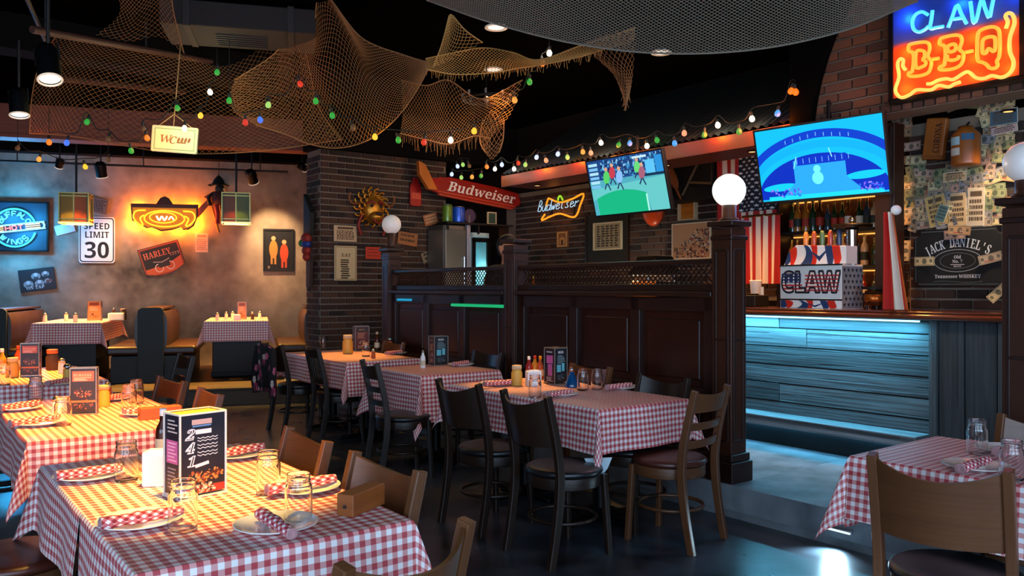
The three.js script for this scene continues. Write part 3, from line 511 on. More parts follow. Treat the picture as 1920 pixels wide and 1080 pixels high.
// ---- orange-lit table
plate(74, 797, 'plate at the near left of the orange-lit table'); roll(18, 794, 112, 780, 'dark-looking napkin roll at the near left of the orange-lit table');
plate(36, 769, 'plate at the far left of the orange-lit table'); roll(2, 765, 74, 754, 'bright napkin roll at the far left of the orange-lit table');
plate(268, 778, 'plate at the right of the orange-lit table beside the wooden block'); roll(232, 772, 306, 764, 'napkin roll at the right of the orange-lit table beside the wooden block');
plate(214, 750, 'plate at the far right of the orange-lit table'); roll(196, 747, 238, 740, 'napkin roll at the far right of the orange-lit table');
jar(118, 798, 'mason jar in front of the burger menu stand'); jar(67, 752, 'mason jar by the far left plate of the orange-lit table'); jar(242, 768, 'mason jar beside the right plate of the orange-lit table'); jar(256, 757, 'mason jar at the far right of the orange-lit table');
lidJar(194, 762, 0.12, mustardM, M.cream, 'pale lidded jar right of the burger menu stand'); shaker(106, 778, 0.1, saltM, 'salt shaker behind the jar in front of the burger menu stand');
shaker(202, 748, 0.1, spiceM, 'shaker behind the pale lidded jar');
woodBlock(300, 784, 0.07, 0.06, 0.2, -0.95, 'orange-lit wooden block on the right edge of the second table');
// ---- last table of the left row
lidJar(24, 708, 0.15, mustardM, M.cream, 'yellow lidded jar left of the brown menu stand'); sauceBottle(34, 694, 0.2, 'orange', std(0xc24a1a, 0.5), 'orange sauce bottle behind the brown menu stand');
lidJar(98, 694, 0.17, pepperM, std(0xb06a4a, 0.5), 'dark jar with pinkish lid right of the brown menu stand'); shaker(116, 700, 0.12, saltM, 'shaker beside the dark jar with pinkish lid'); shaker(126, 716, 0.13, mustardM, 'mustard-yellow shaker at the front of the last left table');
sauceBottle(4, 702, 0.2, 'yellow', M.white, 'yellow sauce bottle at the left edge of the picture'); jar(8, 722, 'mason jar at the left edge of the picture on the last left table');
plate(110, 722, 'plate at the near right corner of the last left table'); roll(88, 719, 132, 711, 'napkin roll at the near right corner of the last left table');
// ---- long middle table
plate(930, 722, 'plate at the far left end of the long middle table'); roll(908, 720, 958, 716, 'napkin roll at the far left end of the long middle table');
plate(1050, 742, 'plate in front of the blue bottle on the middle table'); roll(1022, 741, 1078, 732, 'napkin roll in front of the blue bottle on the middle table');
plate(1166, 729, 'plate at the far right of the long middle table'); roll(1132, 727, 1190, 720, 'napkin roll at the far right of the long middle table');
lidJar(969, 723, 0.14, mustardM, M.cream, 'yellow-lit lidded jar left of the white napkin holder on the middle table'); napkinBox(1000, 724, 0.1, 0.06, 0.105, TH - 0.3, 'white napkin holder left of the pink and teal menu stand');
for (const [x, y, c, k] of [[992, 712, 'red', M.white], [1003, 710, 'yellow', std(0xd02a14, 0.4)], [1013, 711, 'orange', std(0xe0a020, 0.4)]]) sauceBottle(x, y, 0.17, c, k, c + ' sauce bottle behind the white napkin holder on the middle table');
{ const t = thing('blue_bottle', 'blue conical bottle right of the pink and teal menu stand', 'bottle', lie(1072, 726)); put('bottle_body', lathe([[0, 0], [0.045, 0], [0.048, 0.006], [0.044, 0.03], [0.02, 0.085], [0.012, 0.11], [0, 0.111]], 20), sauceMat.blue, t); put('stopper', lathe([[0, 0.105], [0.014, 0.105], [0.014, 0.122], [0.008, 0.132], [0, 0.133]], 14), M.steel, t); }
jar(1093, 732, 'mason jar right of the blue bottle'); jar(1119, 731, 'mason jar between the blue bottle and the far right plate'); jar(1003, 746, 'mason jar near the front of the middle table, half hidden by a chair back');
// ---- square table
sauceBottle(793, 690, 0.15, 'white', M.steel, 'white bottle left of the menu stand on the square table'); plate(864, 686, 'plate at the right of the square table'); roll(842, 684, 886, 677, 'napkin roll at the right of the square table');
// ---- far table
lidJar(652, 663, 0.19, mustardM, M.cream, 'tall yellow jar left of the red menu stand'); sauceBottle(707, 657, 0.2, 'brown', M.cream, 'brown sauce bottle right of the red menu stand'); shaker(731, 658, 0.15, spiceM, 'shaker right of the brown sauce bottle on the far table');
plate(742, 664, 'plate at the right of the far table'); roll(716, 663, 762, 658, 'napkin roll at the right of the far table'); jar(606, 655, 'mason jar at the left end of the far table'); jar(686, 668, 'mason jar in front of the red menu stand'); shaker(700, 672, 0.09, spiceM, 'low shaker at the front of the far table');
// ---- right-hand table
plate(1830, 880, 'plate at the left of the right-hand table'); roll(1790, 882, 1864, 858, 'striped napkin roll on the left plate of the right-hand table'); jar(1832, 851, 'upright mason jar beyond the napkin on the right-hand table'); jar(1897, 900, 'mason jar at the right edge of the picture on the right-hand table');
plate(1886, 848, 'plate at the far side of the right-hand table'); roll(1868, 846, 1912, 838, 'napkin roll at the far side of the right-hand table');
// ---- booth tables
const bth = (u, du, dn) => { const p = W(u + du, nF - dn, PB + 0.02 + TT); return p; };
menuStand(0, 0, 0.17, 0.06, 0.27, TW - 0.1, menuTex.tan, menuTex.tan, M.black, greyFrame, 'orange-brown menu stand on the booth table below the speed limit sign', 0, bth(uBL, 0.22, 0.6));
menuStand(0, 0, 0.12, 0.05, 0.25, TW - 0.1, menuTex.tan, menuTex.tan, M.black, greyFrame, 'yellow-lit menu stand on the right booth table', 0, bth(uBR, 0.06, 0.55));
napkinBox(0, 0, 0.2, 0.08, 0.1, TW, 'white napkin holder on the left booth table', 0, bth(uBL, 0.46, 0.75));
napkinBox(0, 0, 0.09, 0.06, 0.08, TW, 'small white napkin holder on the right booth table', 0, bth(uBR, 0.0, 0.3));
[[-0.34, 0.4], [-0.15, 0.7], [0.05, 0.25]].forEach(([x, n], i) => shaker(0, 0, 0.12, saltM, ['left', 'middle', 'right'][i] + ' shaker of the three on the left booth table', 0, bth(uBL, x, n)));
[[-0.26, 0.3], [-0.16, 0.7], [-0.08, 0.95], [0.2, 0.5], [0.3, 0.9]].forEach(([x, n], i) => shaker(0, 0, 0.11, i === 3 ? pepperM : saltM, ['first', 'second', 'third', 'fourth', 'fifth'][i] + ' shaker from the left on the right booth table', 0, bth(uBR, x, n)));
sauceBottle(0, 0, 0.17, 'brown', M.steel, 'dark sauce bottle on the left booth table behind the napkin holder', 0, bth(uBL, 0.4, 0.95)); lidJar(0, 0, 0.16, pepperM, M.steel, 'dark lidded jar behind the left booth napkin holder', 0, bth(uBL, 0.52, 0.95));
// ------------------------------------------------------------------ partition of dark panelled wood with posts and globe lamps
const PBB = 1.2, aOf = (px, b) => toG(onB(px, 480, b))[0];
const aPosts = [aOf(1367, PBB), aOf(967, PBB), aOf(734, PBB), aOf(1923, PBB)];
const gtag = (o, b0, p) => { o.position.copy(p); o.rotation.y = TH; return o; };
const postTop = 1.87;
const postLabels = ['dark wooden post with the bright white globe at the platform edge', 'dark wooden post between the two bays of the partition', 'dark wooden post at the far end of the partition, in front of the brick pier', 'reddish wooden post at the right edge of the picture'];
aPosts.forEach((a, i) => {
  const t = thing('wooden_post', postLabels[i], 'post', G(a, PBB, PB), TH, 'partition posts'), s = 0.152, h = (i === 1 ? 1.86 : postTop) - PB;
  put('shaft', box(s, h - 0.06, s, 0, (h - 0.06) / 2, 0, 0.006, 'y'), M.postWood, t);
  for (const [w, hh, y] of [[s + 0.06, 0.13, 0.065], [s + 0.035, 0.05, 0.155]]) put('plinth', box(w, hh, w, 0, y, 0, 0.008), M.darkWood, t);
  for (const [w, hh, y] of [[s + 0.02, 0.03, h - 0.12], [s + 0.05, 0.035, h - 0.03]]) put('cap', box(w, hh, w, 0, y, 0, 0.008), M.darkWood, t);
  for (const [dx, dz, r] of [[0, s / 2, 0], [-s / 2, 0, 1], [s / 2, 0, 1]]) { const f = [], W2 = 0.094, y0 = 0.26, y1 = h - 0.2, th = 0.012; for (const q of [-1, 1]) f.push(box(0.018, y1 - y0, th, q * W2 / 2, (y0 + y1) / 2, 0, 0.003, 'y')); for (const y of [y0, (y0 + y1) * 0.52, y1]) f.push(box(W2, 0.018, th, 0, y, 0, 0.003)); put('moulding', join(f).rotateY(r ? Math.PI / 2 : 0).translate(dx, 0, dz), M.darkWood, t); }
});
function globe(i, r, k, label, py) {
  const a = aPosts[i], y = EYE + (540 - py) / F * -G(a, PBB).z, t = thing('globe_lamp', label, 'lamp', G(a, PBB, postTop - 0.008), TH, 'globe lamps on the posts'), cy = y - postTop + 0.008;
  put('fitter', lathe([[0, 0], [0.06, 0], [0.06, 0.012], [0.045, 0.02], [0.045, Math.max(0.03, cy - r * 0.9)], [0, Math.max(0.03, cy - r * 0.9)]], 20), M.postWood, t);
  put('globe', new THREE.SphereGeometry(r, 32, 20).translate(0, cy, 0), std(0xe9e4e0, 0.3, { emissive: new THREE.Color(1, 0.93, 0.85), emissiveIntensity: k }), t);
  if (k > 0.3) pointLight(0xfff0dc, L.globe, V(0, cy, 0), 5, t);
}
globe(0, 0.106, 0.95, 'bright white globe lamp on the post at the platform edge', 357); globe(2, 0.103, 0.12, 'dull pinkish globe lamp on the far post before the brick pier', 421); globe(3, 0.096, 0.1, 'pale lilac globe lamp at the right edge of the picture', 304);
// bays: rails, stiles, recessed panels, lattice of crossed strips
function bay(a0, a1, label, n) {
  const t = thing('booth_partition', label, 'partition', G((a0 + a1) / 2, PBB, PB), TH - Math.PI / 2), l = a1 - a0, th = 0.09;   // local x runs towards the viewer
  const r = (name, h, y, d = th, m = M.darkWood) => put(name, box(l, h, d, 0, y, 0, 0.008), m, t);
  r('base_rail', 0.16, 0.08, th + 0.03); r('lower_rail', 0.09, 0.52); r('upper_rail', 0.1, 1.12); r('ledge', 0.035, 1.19, th + 0.08); r('lattice_rail', 0.05, 1.232, 0.06); r('top_rail', 0.035, 1.405, 0.085);
  for (let i = 0; i <= n; i++) put('stile', box(0.09, 1.1, th, -l / 2 + 0.045 + (l - 0.09) * i / n, 0.62, 0, 0.006, 'y'), M.darkWood, t);
  const w = (l - 0.09) / n - 0.09;
  for (let i = 0; i < n; i++) for (const [y0, y1] of [[0.16, 0.475], [0.565, 1.07]]) { const x = -l / 2 + 0.09 + w / 2 + (w + 0.09) * i; put('panel', box(w + 0.01, y1 - y0 + 0.01, 0.03, x, (y0 + y1) / 2, 0, 0.004, 'y'), M.panelWood, t); put('raised_field', box(w - 0.1, y1 - y0 - 0.1, 0.05, x, (y0 + y1) / 2, 0, 0.012, 'y'), M.panelWood, t); }
  const y0 = 1.25, y1 = 1.39, p = 0.043, g = []; for (const s of [-1, 1]) for (let x = -l / 2 - (y1 - y0); x < l / 2 + (y1 - y0); x += p) { let xa = x, ya = y0, xb = x + s * (y1 - y0), yb = y1; const lim = l / 2; if (Math.max(xa, xb) > lim || Math.min(xa, xb) < -lim) continue; g.push(bar([xa, ya, s * 0.004], [xb, yb, s * 0.004], 0.006, 4)); }
  put('lattice', g, M.darkWood, t).userData.kind = 'stuff';
}
bay(aPosts[0] + 0.08, aPosts[1] - 0.08, 'dark panelled partition with lattice top behind the long middle table', 3);
bay(aPosts[1] + 0.08, aPosts[2] - 0.08, 'dark panelled partition with lattice top in the far bay before the fridges', 3);
bay(aPosts[3] - 1.6, aPosts[3] - 0.08, 'dark panelled partition right of the reddish post, at the picture edge', 2);
{ // added glowing tubes standing in for neon reflections on the far partition
  const c = onB(895, 573, PBB - 0.07), t = thing('reflection_tube', 'short green glowing tube standing in for a reflection along the far bay of the partition', 'light', c, TH - Math.PI / 2);
  put('tube', bar([-0.42, 0, 0], [0.42, 0, 0], 0.014, 10), glow(0x12c07a, 0.8), t); for (const s of [-1, 1]) put('end_cap', bar([s * 0.42, 0, 0], [s * 0.45, 0, 0], 0.017, 10), M.black, t); put('bracket', box(0.8, 0.012, 0.03, 0, 0, -0.02), M.black, t);
  const c2 = onB(758, 562, PBB - 0.07), t2 = thing('reflection_tube', 'short cyan glowing tube standing in for a reflection beside the far post of the partition', 'light', c2, TH - Math.PI / 2);
  put('tube', bar([-0.14, 0, 0], [0.14, 0, 0], 0.012, 10), glow(0x1fa8d8, 0.8), t2); put('bracket', box(0.26, 0.012, 0.03, 0, 0, -0.02), M.black, t2);
}
// ------------------------------------------------------------------ bar counter
const a1c = -0.55, CT = 1.27;
const barGrain = noiseTex(256, (u, v) => { const g = fbm(u, v, 2, 40, 4, 5), f = fbm(u, v, 4, 9, 4, 9), d = fbm(u, v, 1.5, 22, 3, 15); const k = 0.4 + 0.7 * (g - 0.5) + 0.8 * (f - 0.5) + (d < 0.36 ? -0.25 : 0.1) + 0.15; return [k, k, k]; }, false, [0.5, 1.6]);
{
  const t = thing('bar_counter', 'long bar counter with weathered plank front lit blue from above', 'bar', G(0, BF, PB), TH - Math.PI / 2), A = a => -a;   // local x = -a
  const plankMats = [0x6d7276, 0x565b5f, 0x787d80, 0x484d51].map(c => std(c, 0.7, { map: barGrain, bumpMap: barGrain, bumpScale: 0.006 }));
  const aFar = 6.2, yb = 0.02, ph = 0.148;
  put('carcass', box(aFar - a1c, CT - PB - 0.05, 0.4, A((aFar + a1c) / 2), (CT - PB - 0.05) / 2, -0.24), M.black, t);
  for (let r = 0; r < 7; r++) { let a = a1c; const y = yb + r * ph; let k = 0; while (a < aFar - 0.05) { const l = Math.min(aFar - a, k === 0 ? rr(0.7, 2.2) : rr(1.3, 2.4)); put('plank', box(l - 0.004, ph - 0.006 - rr(0, 0.003), 0.022, A(a + l / 2), y + ph / 2, -0.022 + rr(-0.003, 0.004), 0.003), plankMats[Math.floor(rnd() * 4)], t); a += l; k++; } }
  // end pilaster of upright boards
  let a = a1c; for (const w of [0.06, 0.17, 0.2, 0.17]) { put('upright_board', box(w - 0.004, CT - PB - 0.06, 0.03, A(a - w / 2), (CT - PB - 0.06) / 2, 0.004 + (w < 0.1 ? 0.02 : 0), 0.004, 'y'), plankMats[Math.floor(rnd() * 4)], t); a -= w; }
  put('end_core', box(0.6, CT - PB - 0.06, 0.3, A(a1c - 0.3), (CT - PB - 0.06) / 2, -0.17), M.black, t);
  put('foot_ledge', [box(aFar - a1c - 0.02, 0.05, 0.2, A((aFar + a1c) / 2), 0.2, 0.09, 0.008), box(aFar - a1c - 0.02, 0.07, 0.016, A((aFar + a1c) / 2), 0.18, 0.182, 0.004)], std(0xa4a8ac, 0.6, { map: barGrain }), t); put('ledge_riser', box(aFar - a1c - 0.05, 0.17, 0.14, A((aFar + a1c) / 2), 0.088, 0.06), M.black, t);
  const top = thing('worktop', 'glossy dark red-brown wooden top of the bar counter', 'counter top', G(0, BF, CT - 0.05), TH - Math.PI / 2);
  put('slab', box(aFar - a1c + 1.3, 0.05, 0.62, A((aFar + a1c - 1.2) / 2), 0.025, -0.17, 0.012), phys(0x5e2a18, 0.22, { map: woodGrain, clearcoat: 0.7, clearcoatRoughness: 0.12 }), top);
  put('nosing', bar([A(a1c - 1.2), 0.012, 0.14], [A(aFar), 0.012, 0.14], 0.02, 10), phys(0x6a3018, 0.25, { clearcoat: 0.6 }), top);
  const s = thing('led_strip', 'pale blue light strip under the front of the bar top', 'light', G(0, BF - 0.06, CT - 0.07), TH - Math.PI / 2);
  put('diffuser', box(aFar - a1c - 0.1, 0.012, 0.02, A((aFar + a1c) / 2), 0, 0.0, 0.003), glow(0x9fe4ff, 2.6), s); put('channel', box(aFar - a1c - 0.08, 0.012, 0.026, A((aFar + a1c) / 2), 0.013, 0), M.steel, s);
  const c = G((1.7 + a1c) / 2, BF - 0.06, CT - 0.08); areaLight(0x58c4ee, L.led, 2.1, 0.03, c, G((1.7 + a1c) / 2, BF - 0.045, 0.2));
  // second strip below the foot ledge
  const s2 = thing('led_strip', 'pale blue light strip under the foot ledge of the bar', 'light', G(0, BF - 0.155, PB + 0.168), TH - Math.PI / 2); put('diffuser', box(aFar - a1c - 0.2, 0.01, 0.018, A((aFar + a1c) / 2), 0, 0, 0.003), glow(0x7fd0f4, 1.2), s2);
  areaLight(0x4fb4e8, L.led * 0.55, 2.1, 0.03, G((1.7 + a1c) / 2, BF - 0.175, PB + 0.156), G((1.7 + a1c) / 2, BF - 0.6, PB));
}
{ // slim light bar on the face of the platform, throwing a pool on the floor
  const p = onB(1571, 996, PE - 0.012), h = Math.max(0.1, p.y), [a] = toG(p), t = thing('step_light', 'slim white light bar low on the face of the bar platform', 'light', V(p.x, h, p.z), TH - Math.PI / 2);
  put('housing', box(0.17, 0.024, 0.02, 0, 0, 0, 0.004), M.steel, t); put('diffuser', box(0.155, 0.01, 0.012, 0, -0.006, 0.008), glow(0xd8f4ff, 1.4), t);
  spotLight(0xb8e6ff, 3, G(a, PE - 0.04, h - 0.02), G(a - 0.05, PE - 0.3, 0), 1.0, 0.9, 2);
}
// ------------------------------------------------------------------ porch roof over the bar
{
  const t = thing('porch_roof', 'dark corrugated porch roof hanging over the bar', 'roof', G(0, BF, 0), TH - Math.PI / 2), x0 = -4.35, x1 = -0.36, n = 400, P = [], I = [];   // local x = -a, z = -(b - BF)
  const E = [0.06, 2.74], R = [-1.58, 3.72], nx = Math.sin(0.54), ny = Math.cos(0.54);
  for (let i = 0; i <= n; i++) { const x = x0 + (x1 - x0) * i / n, o = 0.013 * Math.sin(x / 0.08 * 2 * Math.PI); for (const q of [E, R]) P.push(x, q[1] + o * ny, q[0] + o * nx); if (i) { const k = i * 2; I.push(k - 2, k, k - 1, k - 1, k, k + 1); } }
  const g = new THREE.BufferGeometry(); g.setAttribute('position', new THREE.Float32BufferAttribute(P, 3)); g.setIndex(I); g.computeVertexNormals();
  put('corrugated_sheet', g, std(0x121718, 0.7, { metalness: 0.2, side: THREE.DoubleSide }), t);
  put('fascia_board', box(x1 - x0, 0.13, 0.03, (x0 + x1) / 2, 2.66, 0.035, 0.004), M.redWood, t);
  put('soffit_board', box(x1 - x0, 0.02, 0.5, (x0 + x1) / 2, 2.62, -0.22, 0.004), M.redWood, t);
  for (let i = 0; i < 4; i++) { const x = x1 - 0.05 - i * 1.12; put('rafter', bar([x, 2.68, 0.02], [x, 3.66, -1.55], 0.04, 4), M.darkWood, t); }
  // arched trim closing the end against the brick header
  const s = new THREE.Shape(); s.moveTo(-0.5, 2.6); s.lineTo(-0.33, 2.6); s.quadraticCurveTo(-0.3, 3.2, 0.12, 3.72); s.lineTo(-0.5, 3.72); s.closePath();
  put('arched_trim', new THREE.ExtrudeGeometry(s, { depth: 0.05, bevelEnabled: true, bevelSize: 0.006, bevelThickness: 0.006, bevelSegments: 1, curveSegments: 16 }).translate(0, 0, 0.03), phys(0x0b0a09, 0.95, { specularIntensity: 0 }), t);
}
for (let i = 0; i < 6; i++) {  // small downlights under the porch roof, plus one added to brighten the note wall
  const a = i === 5 ? -0.95 : 0.1 + i * 0.98, t = thing('downlight', ['small warm downlight over the right end of the bar', 'small warm downlight over the bar above the flag display', 'small warm downlight over the bar between the screens', 'small warm downlight over the bar behind the left screen', 'small warm downlight at the far end of the bar', 'small warm downlight added under the brick header to brighten the note wall'][i], 'light', G(a, BF + 0.22, 2.6), TH);
  put('housing', lathe([[0.03, 0], [0.045, 0], [0.045, 0.012], [0, 0.012], [0, 0.008], [0.03, 0.006]], 18), M.blackMetal, t); put('lens', cyl(0.03, 0.03, 0.004, 0, 0.003, 0, 16), glow(0xffc070, 1.6), t);
  spotLight(i === 5 ? 0xffd8a8 : 0xffa850, L.bar * (i === 5 ? 0.7 : 1), G(a, BF + 0.22, 2.58), G(a, BF + 0.5, 1.2), 0.95, 0.7, 3);
}
// ------------------------------------------------------------------ screens
const tvTex = [canvasTex(1024, 576, (x, w, h) => {
  const g = (c, a, b, d, e) => { x.fillStyle = c; x.fillRect(a, b, d, e); };
  g('#4a9fb0', 0, 0, w, h); g('#1c3f78', 0, 0, w, 210); for (let i = 0; i < 420; i++) { x.fillStyle = ['#2a6aa8', '#183462', '#7fb4d8', '#0f2448', '#3f8fc0'][i % 5]; x.fillRect(rr(180, w), rr(0, 200), rr(8, 24), rr(10, 34)); }
  g('#58b4e0', 800, 70, 120, 150); g('#2a86c8', 930, 40, 94, 190); g('#12304a', 700, 205, 324, 26); g('#b8d8e8', 640, 20, 190, 22);
  for (let i = 0; i < 6; i++) g(i % 2 ? '#6fb0d8' : '#9fcfe0', 16, 30 + i * 46, 130, 30); g('#0f8a5c', 0, 0, 0, 0);
  x.fillStyle = '#17a878'; x.beginPath(); x.moveTo(60, 400); x.quadraticCurveTo(420, 260, 760, 380); x.lineTo(760, 576); x.lineTo(60, 576); x.fill(); x.fillStyle = '#5fb8b8'; x.beginPath(); x.moveTo(0, 300); x.lineTo(1024, 240); x.lineTo(1024, 576); x.lineTo(790, 576); x.lineTo(760, 390); x.quadraticCurveTo(420, 270, 60, 400); x.lineTo(0, 420); x.fill();
  g('#9fe8d0', 745, 400, 20, 176);
  for (const [a, b, c, s] of [[250, 190, '#4fc060', 1.5], [340, 150, '#b83a48', 1.4], [430, 200, '#7fb0e8', 1.5], [690, 130, '#60c870', 1.3], [740, 190, '#9a5a70', 1.4]]) { x.fillStyle = c; x.beginPath(); x.ellipse(a, b, 30 * s, 46 * s, 0.3, 0, 7); x.fill(); x.fillStyle = '#c99a7c'; x.beginPath(); x.arc(a + 10, b - 56 * s, 15 * s, 0, 7); x.fill(); x.strokeStyle = '#1c3558'; x.lineWidth = 16; x.beginPath(); x.moveTo(a, b + 40 * s); x.lineTo(a + 30, b + 90 * s); x.moveTo(a - 10, b + 40 * s); x.lineTo(a - 50, b + 80 * s); x.stroke(); }
}), canvasTex(1024, 576, (x, w, h) => {
  x.fillStyle = '#12b4f0'; x.fillRect(0, 0, w, h); x.lineWidth = 62; x.strokeStyle = '#0c3cc0'; x.beginPath(); x.ellipse(520, 480, 640, 400, 0, Math.PI, 2 * Math.PI); x.stroke();
  x.strokeStyle = '#10a8ee'; x.lineWidth = 60; x.beginPath(); x.ellipse(520, 500, 600, 340, 0, Math.PI, 2 * Math.PI); x.stroke();
  x.fillStyle = '#0a2eb4'; x.beginPath(); x.ellipse(510, 560, 540, 330, 0, Math.PI, 2 * Math.PI); x.fill(); x.fillStyle = '#14c4f0'; for (const [a, b] of [[170, 470], [860, 430]]) { x.beginPath(); x.ellipse(a, b, 150, 30, -0.04, 0, 7); x.fill(); }
  x.fillStyle = '#2a9ff2'; x.beginPath(); x.moveTo(300, 270); x.lineTo(720, 270); x.lineTo(720, 430); x.lineTo(880, 576); x.lineTo(160, 576); x.lineTo(300, 440); x.fill(); x.fillStyle = '#0a32bc'; x.fillRect(330, 250, 400, 60);
  x.fillStyle = '#20d0f2'; x.fillRect(60, 540, 930, 36); for (let i = 0; i < 9; i++) { x.fillStyle = 'rgba(160,230,255,0.7)'; x.fillRect(250 + i * 64, 66 + Math.abs(i - 4) * 9, 6, 30); x.fillRect(330 + i * 52, 258, 5, 40); }
  x.fillStyle = '#6fe4f4'; x.beginPath(); x.arc(490, 350, 30, 0, 7); x.fill(); x.beginPath(); x.ellipse(490, 420, 46, 50, 0, 0, 7); x.fill(); x.strokeStyle = '#8fe8ff'; x.lineWidth = 8; x.beginPath(); x.moveTo(330, 240); x.lineTo(300, 330); x.moveTo(600, 200); x.lineTo(620, 270); x.stroke();
  for (let i = 0; i < 60; i++) { x.fillStyle = ['#5a4ae0', '#2a6af0', '#8f7af0'][i % 3]; const s = i % 2; x.fillRect(s ? rr(800, 980) : rr(70, 330), rr(480, 540), 14, 14); }
})];
function screen(px, py, b, w, tilt, yaw, roll, tex, color, label) {
  const t = thing('television', label, 'screen', onB(px, py, b), 0); t.rotation.order = 'YXZ'; t.rotation.set(tilt, TH - Math.PI / 2 + yaw, roll); const h = w * 9 / 16;
  put('case', new RoundedBoxGeometry(w + 0.03, h + 0.03, 0.045, 2, 0.008).translate(0, 0, -0.026), M.black, t);
  const d = new THREE.PlaneGeometry(w, h); put('display', d.translate(0, 0, 0.0005), phys(0x050505, 0.6, { specularIntensity: 0.15, emissive: 0xffffff, emissiveMap: tex, emissiveIntensity: 1.3 }), t);
  put('bezel', [box(w + 0.03, 0.014, 0.008, 0, h / 2 + 0.008, 0), box(w + 0.03, 0.02, 0.008, 0, -h / 2 - 0.008, 0), box(0.012, h, 0.008, w / 2 + 0.008, 0, 0), box(0.012, h, 0.008, -w / 2 - 0.008, 0, 0)], M.black, t);
  put('bracket', [bar([0, 0.05, -0.05], [0, 0.16, -0.2], 0.02), box(0.16, 0.14, 0.02, 0, 0.05, -0.055)], M.blackMetal, t); put('mount_pole', bar([0, 0.16, -0.2], [0, 0.42, -0.27], 0.018, 8), M.blackMetal, t);
  const q = t.localToWorld ? (t.updateMatrixWorld(true), t.localToWorld(V(0, 0, 0.03))) : 0, q2 = t.localToWorld(V(0, 0, 2)); areaLight(color, L.tv, w * 0.96, h * 0.96, q, q2);
}
screen(1175, 346, 2.42, 0.95, 0.26, 0.02, 0, tvTex[0], 0x6ac0d0, 'left television showing a football match on green turf');
screen(1535, 301, 2.42, 0.985, 0.24, 0.10, 0, tvTex[1], 0x2aa4f4, 'right television showing a bright blue stadium picture');
const ORD = ['first', 'second', 'third', 'fourth', 'fifth', 'sixth', 'seventh', 'eighth', 'ninth', 'tenth', 'eleventh', 'twelfth', 'thirteenth'];
// ------------------------------------------------------------------ neon lettering
// strokes in a unit box, x right, y up
const arc = (cx, cy, rx, ry, a0, a1, n = 12) => Array.from({ length: n + 1 }, (_, i) => { const a = (a0 + (a1 - a0) * i / n) * Math.PI / 180; return [cx + rx * Math.cos(a), cy + ry * Math.sin(a)]; });
const GL = {
  A: [[[0, 0], [0.5, 1], [1, 0]], [[0.2, 0.38], [0.8, 0.38]]], B: [[[0, 0], [0, 1], [0.6, 1], [0.85, 0.88], [0.85, 0.64], [0.6, 0.52], [0, 0.52]], [[0.6, 0.52], [0.95, 0.4], [0.95, 0.12], [0.65, 0], [0, 0]]], F: [[[0, 0], [0, 1], [0.9, 1]], [[0, 0.52], [0.7, 0.52]]],
  G: [[...arc(0.5, 0.5, 0.5, 0.5, 45, 330), [0.97, 0.45], [0.6, 0.45]]], H: [[[0, 0], [0, 1]], [[1, 0], [1, 1]], [[0, 0.5], [1, 0.5]]], I: [[[0.5, 0], [0.5, 1]]], L: [[[0, 1], [0, 0], [0.8, 0]]], N: [[[0, 0], [0, 1], [1, 0], [1, 1]]], O: [[...arc(0.5, 0.5, 0.5, 0.5, 90, 450, 18)]],
  S: [[[0.95, 0.85], [0.7, 1], [0.25, 1], [0.03, 0.78], [0.2, 0.55], [0.8, 0.45], [0.97, 0.22], [0.75, 0], [0.25, 0], [0.03, 0.15]]], T: [[[0.5, 0], [0.5, 1]], [[0, 1], [1, 1]]], U: [[[0, 1], [0, 0.25], [0.25, 0], [0.75, 0], [1, 0.25], [1, 1]]], W: [[[0, 1], [0.25, 0], [0.5, 0.9], [0.75, 0], [1, 1]]],
  b2: [[[0.05, 0.1], [0.3, 1], [0.75, 0.95], [0.8, 0.65], [0.35, 0.5], [0.85, 0.4], [0.8, 0.05], [0.3, 0], [0, 0.1]]], u: [[[0, 0.5], [0.05, 0.1], [0.5, 0], [0.9, 0.5], [0.85, 0.05], [1.1, 0]]], d: [[[0.8, 0.45], [0.2, 0.5], [0.05, 0.1], [0.5, 0], [0.9, 0.4], [1.05, 1], [0.85, 0.1], [1.1, 0]]], w: [[[0, 0.5], [0.15, 0], [0.5, 0.4], [0.6, 0], [1, 0.5]]], e: [[[0.1, 0.25], [0.8, 0.35], [0.6, 0.52], [0.15, 0.4], [0.15, 0.05], [0.6, 0], [1, 0.15]]], i: [[[0.3, 0.5], [0.3, 0.05], [0.7, 0]]], s: [[[0.7, 0.5], [0.3, 0.4], [0.75, 0.1], [0.3, 0], [0, 0.1]]], r: [[[0, 0], [0.15, 0.5], [0.3, 0.35], [0.8, 0.5]]],
};
const tubeOf = (pts, r, closed = false, s = 6) => tube(pts, r, Math.max(8, pts.length * 6), s, closed);
function neonText(parent, chars, x0, y0, cw, ch, gap, r, m, slant = 0, follow) {
  chars.forEach((c, k) => { const f = GL[c]; if (!f) return; const g = f.map(st => tubeOf(st.map(([x, y]) => { const X = x0 + k * (cw + gap) + x * cw + slant * y * ch, Y = y0 + y * ch; return follow ? follow(X, Y) : [X, Y, 0]; }), r, false, 5)); put('neon_letter', g, m, parent); });
}
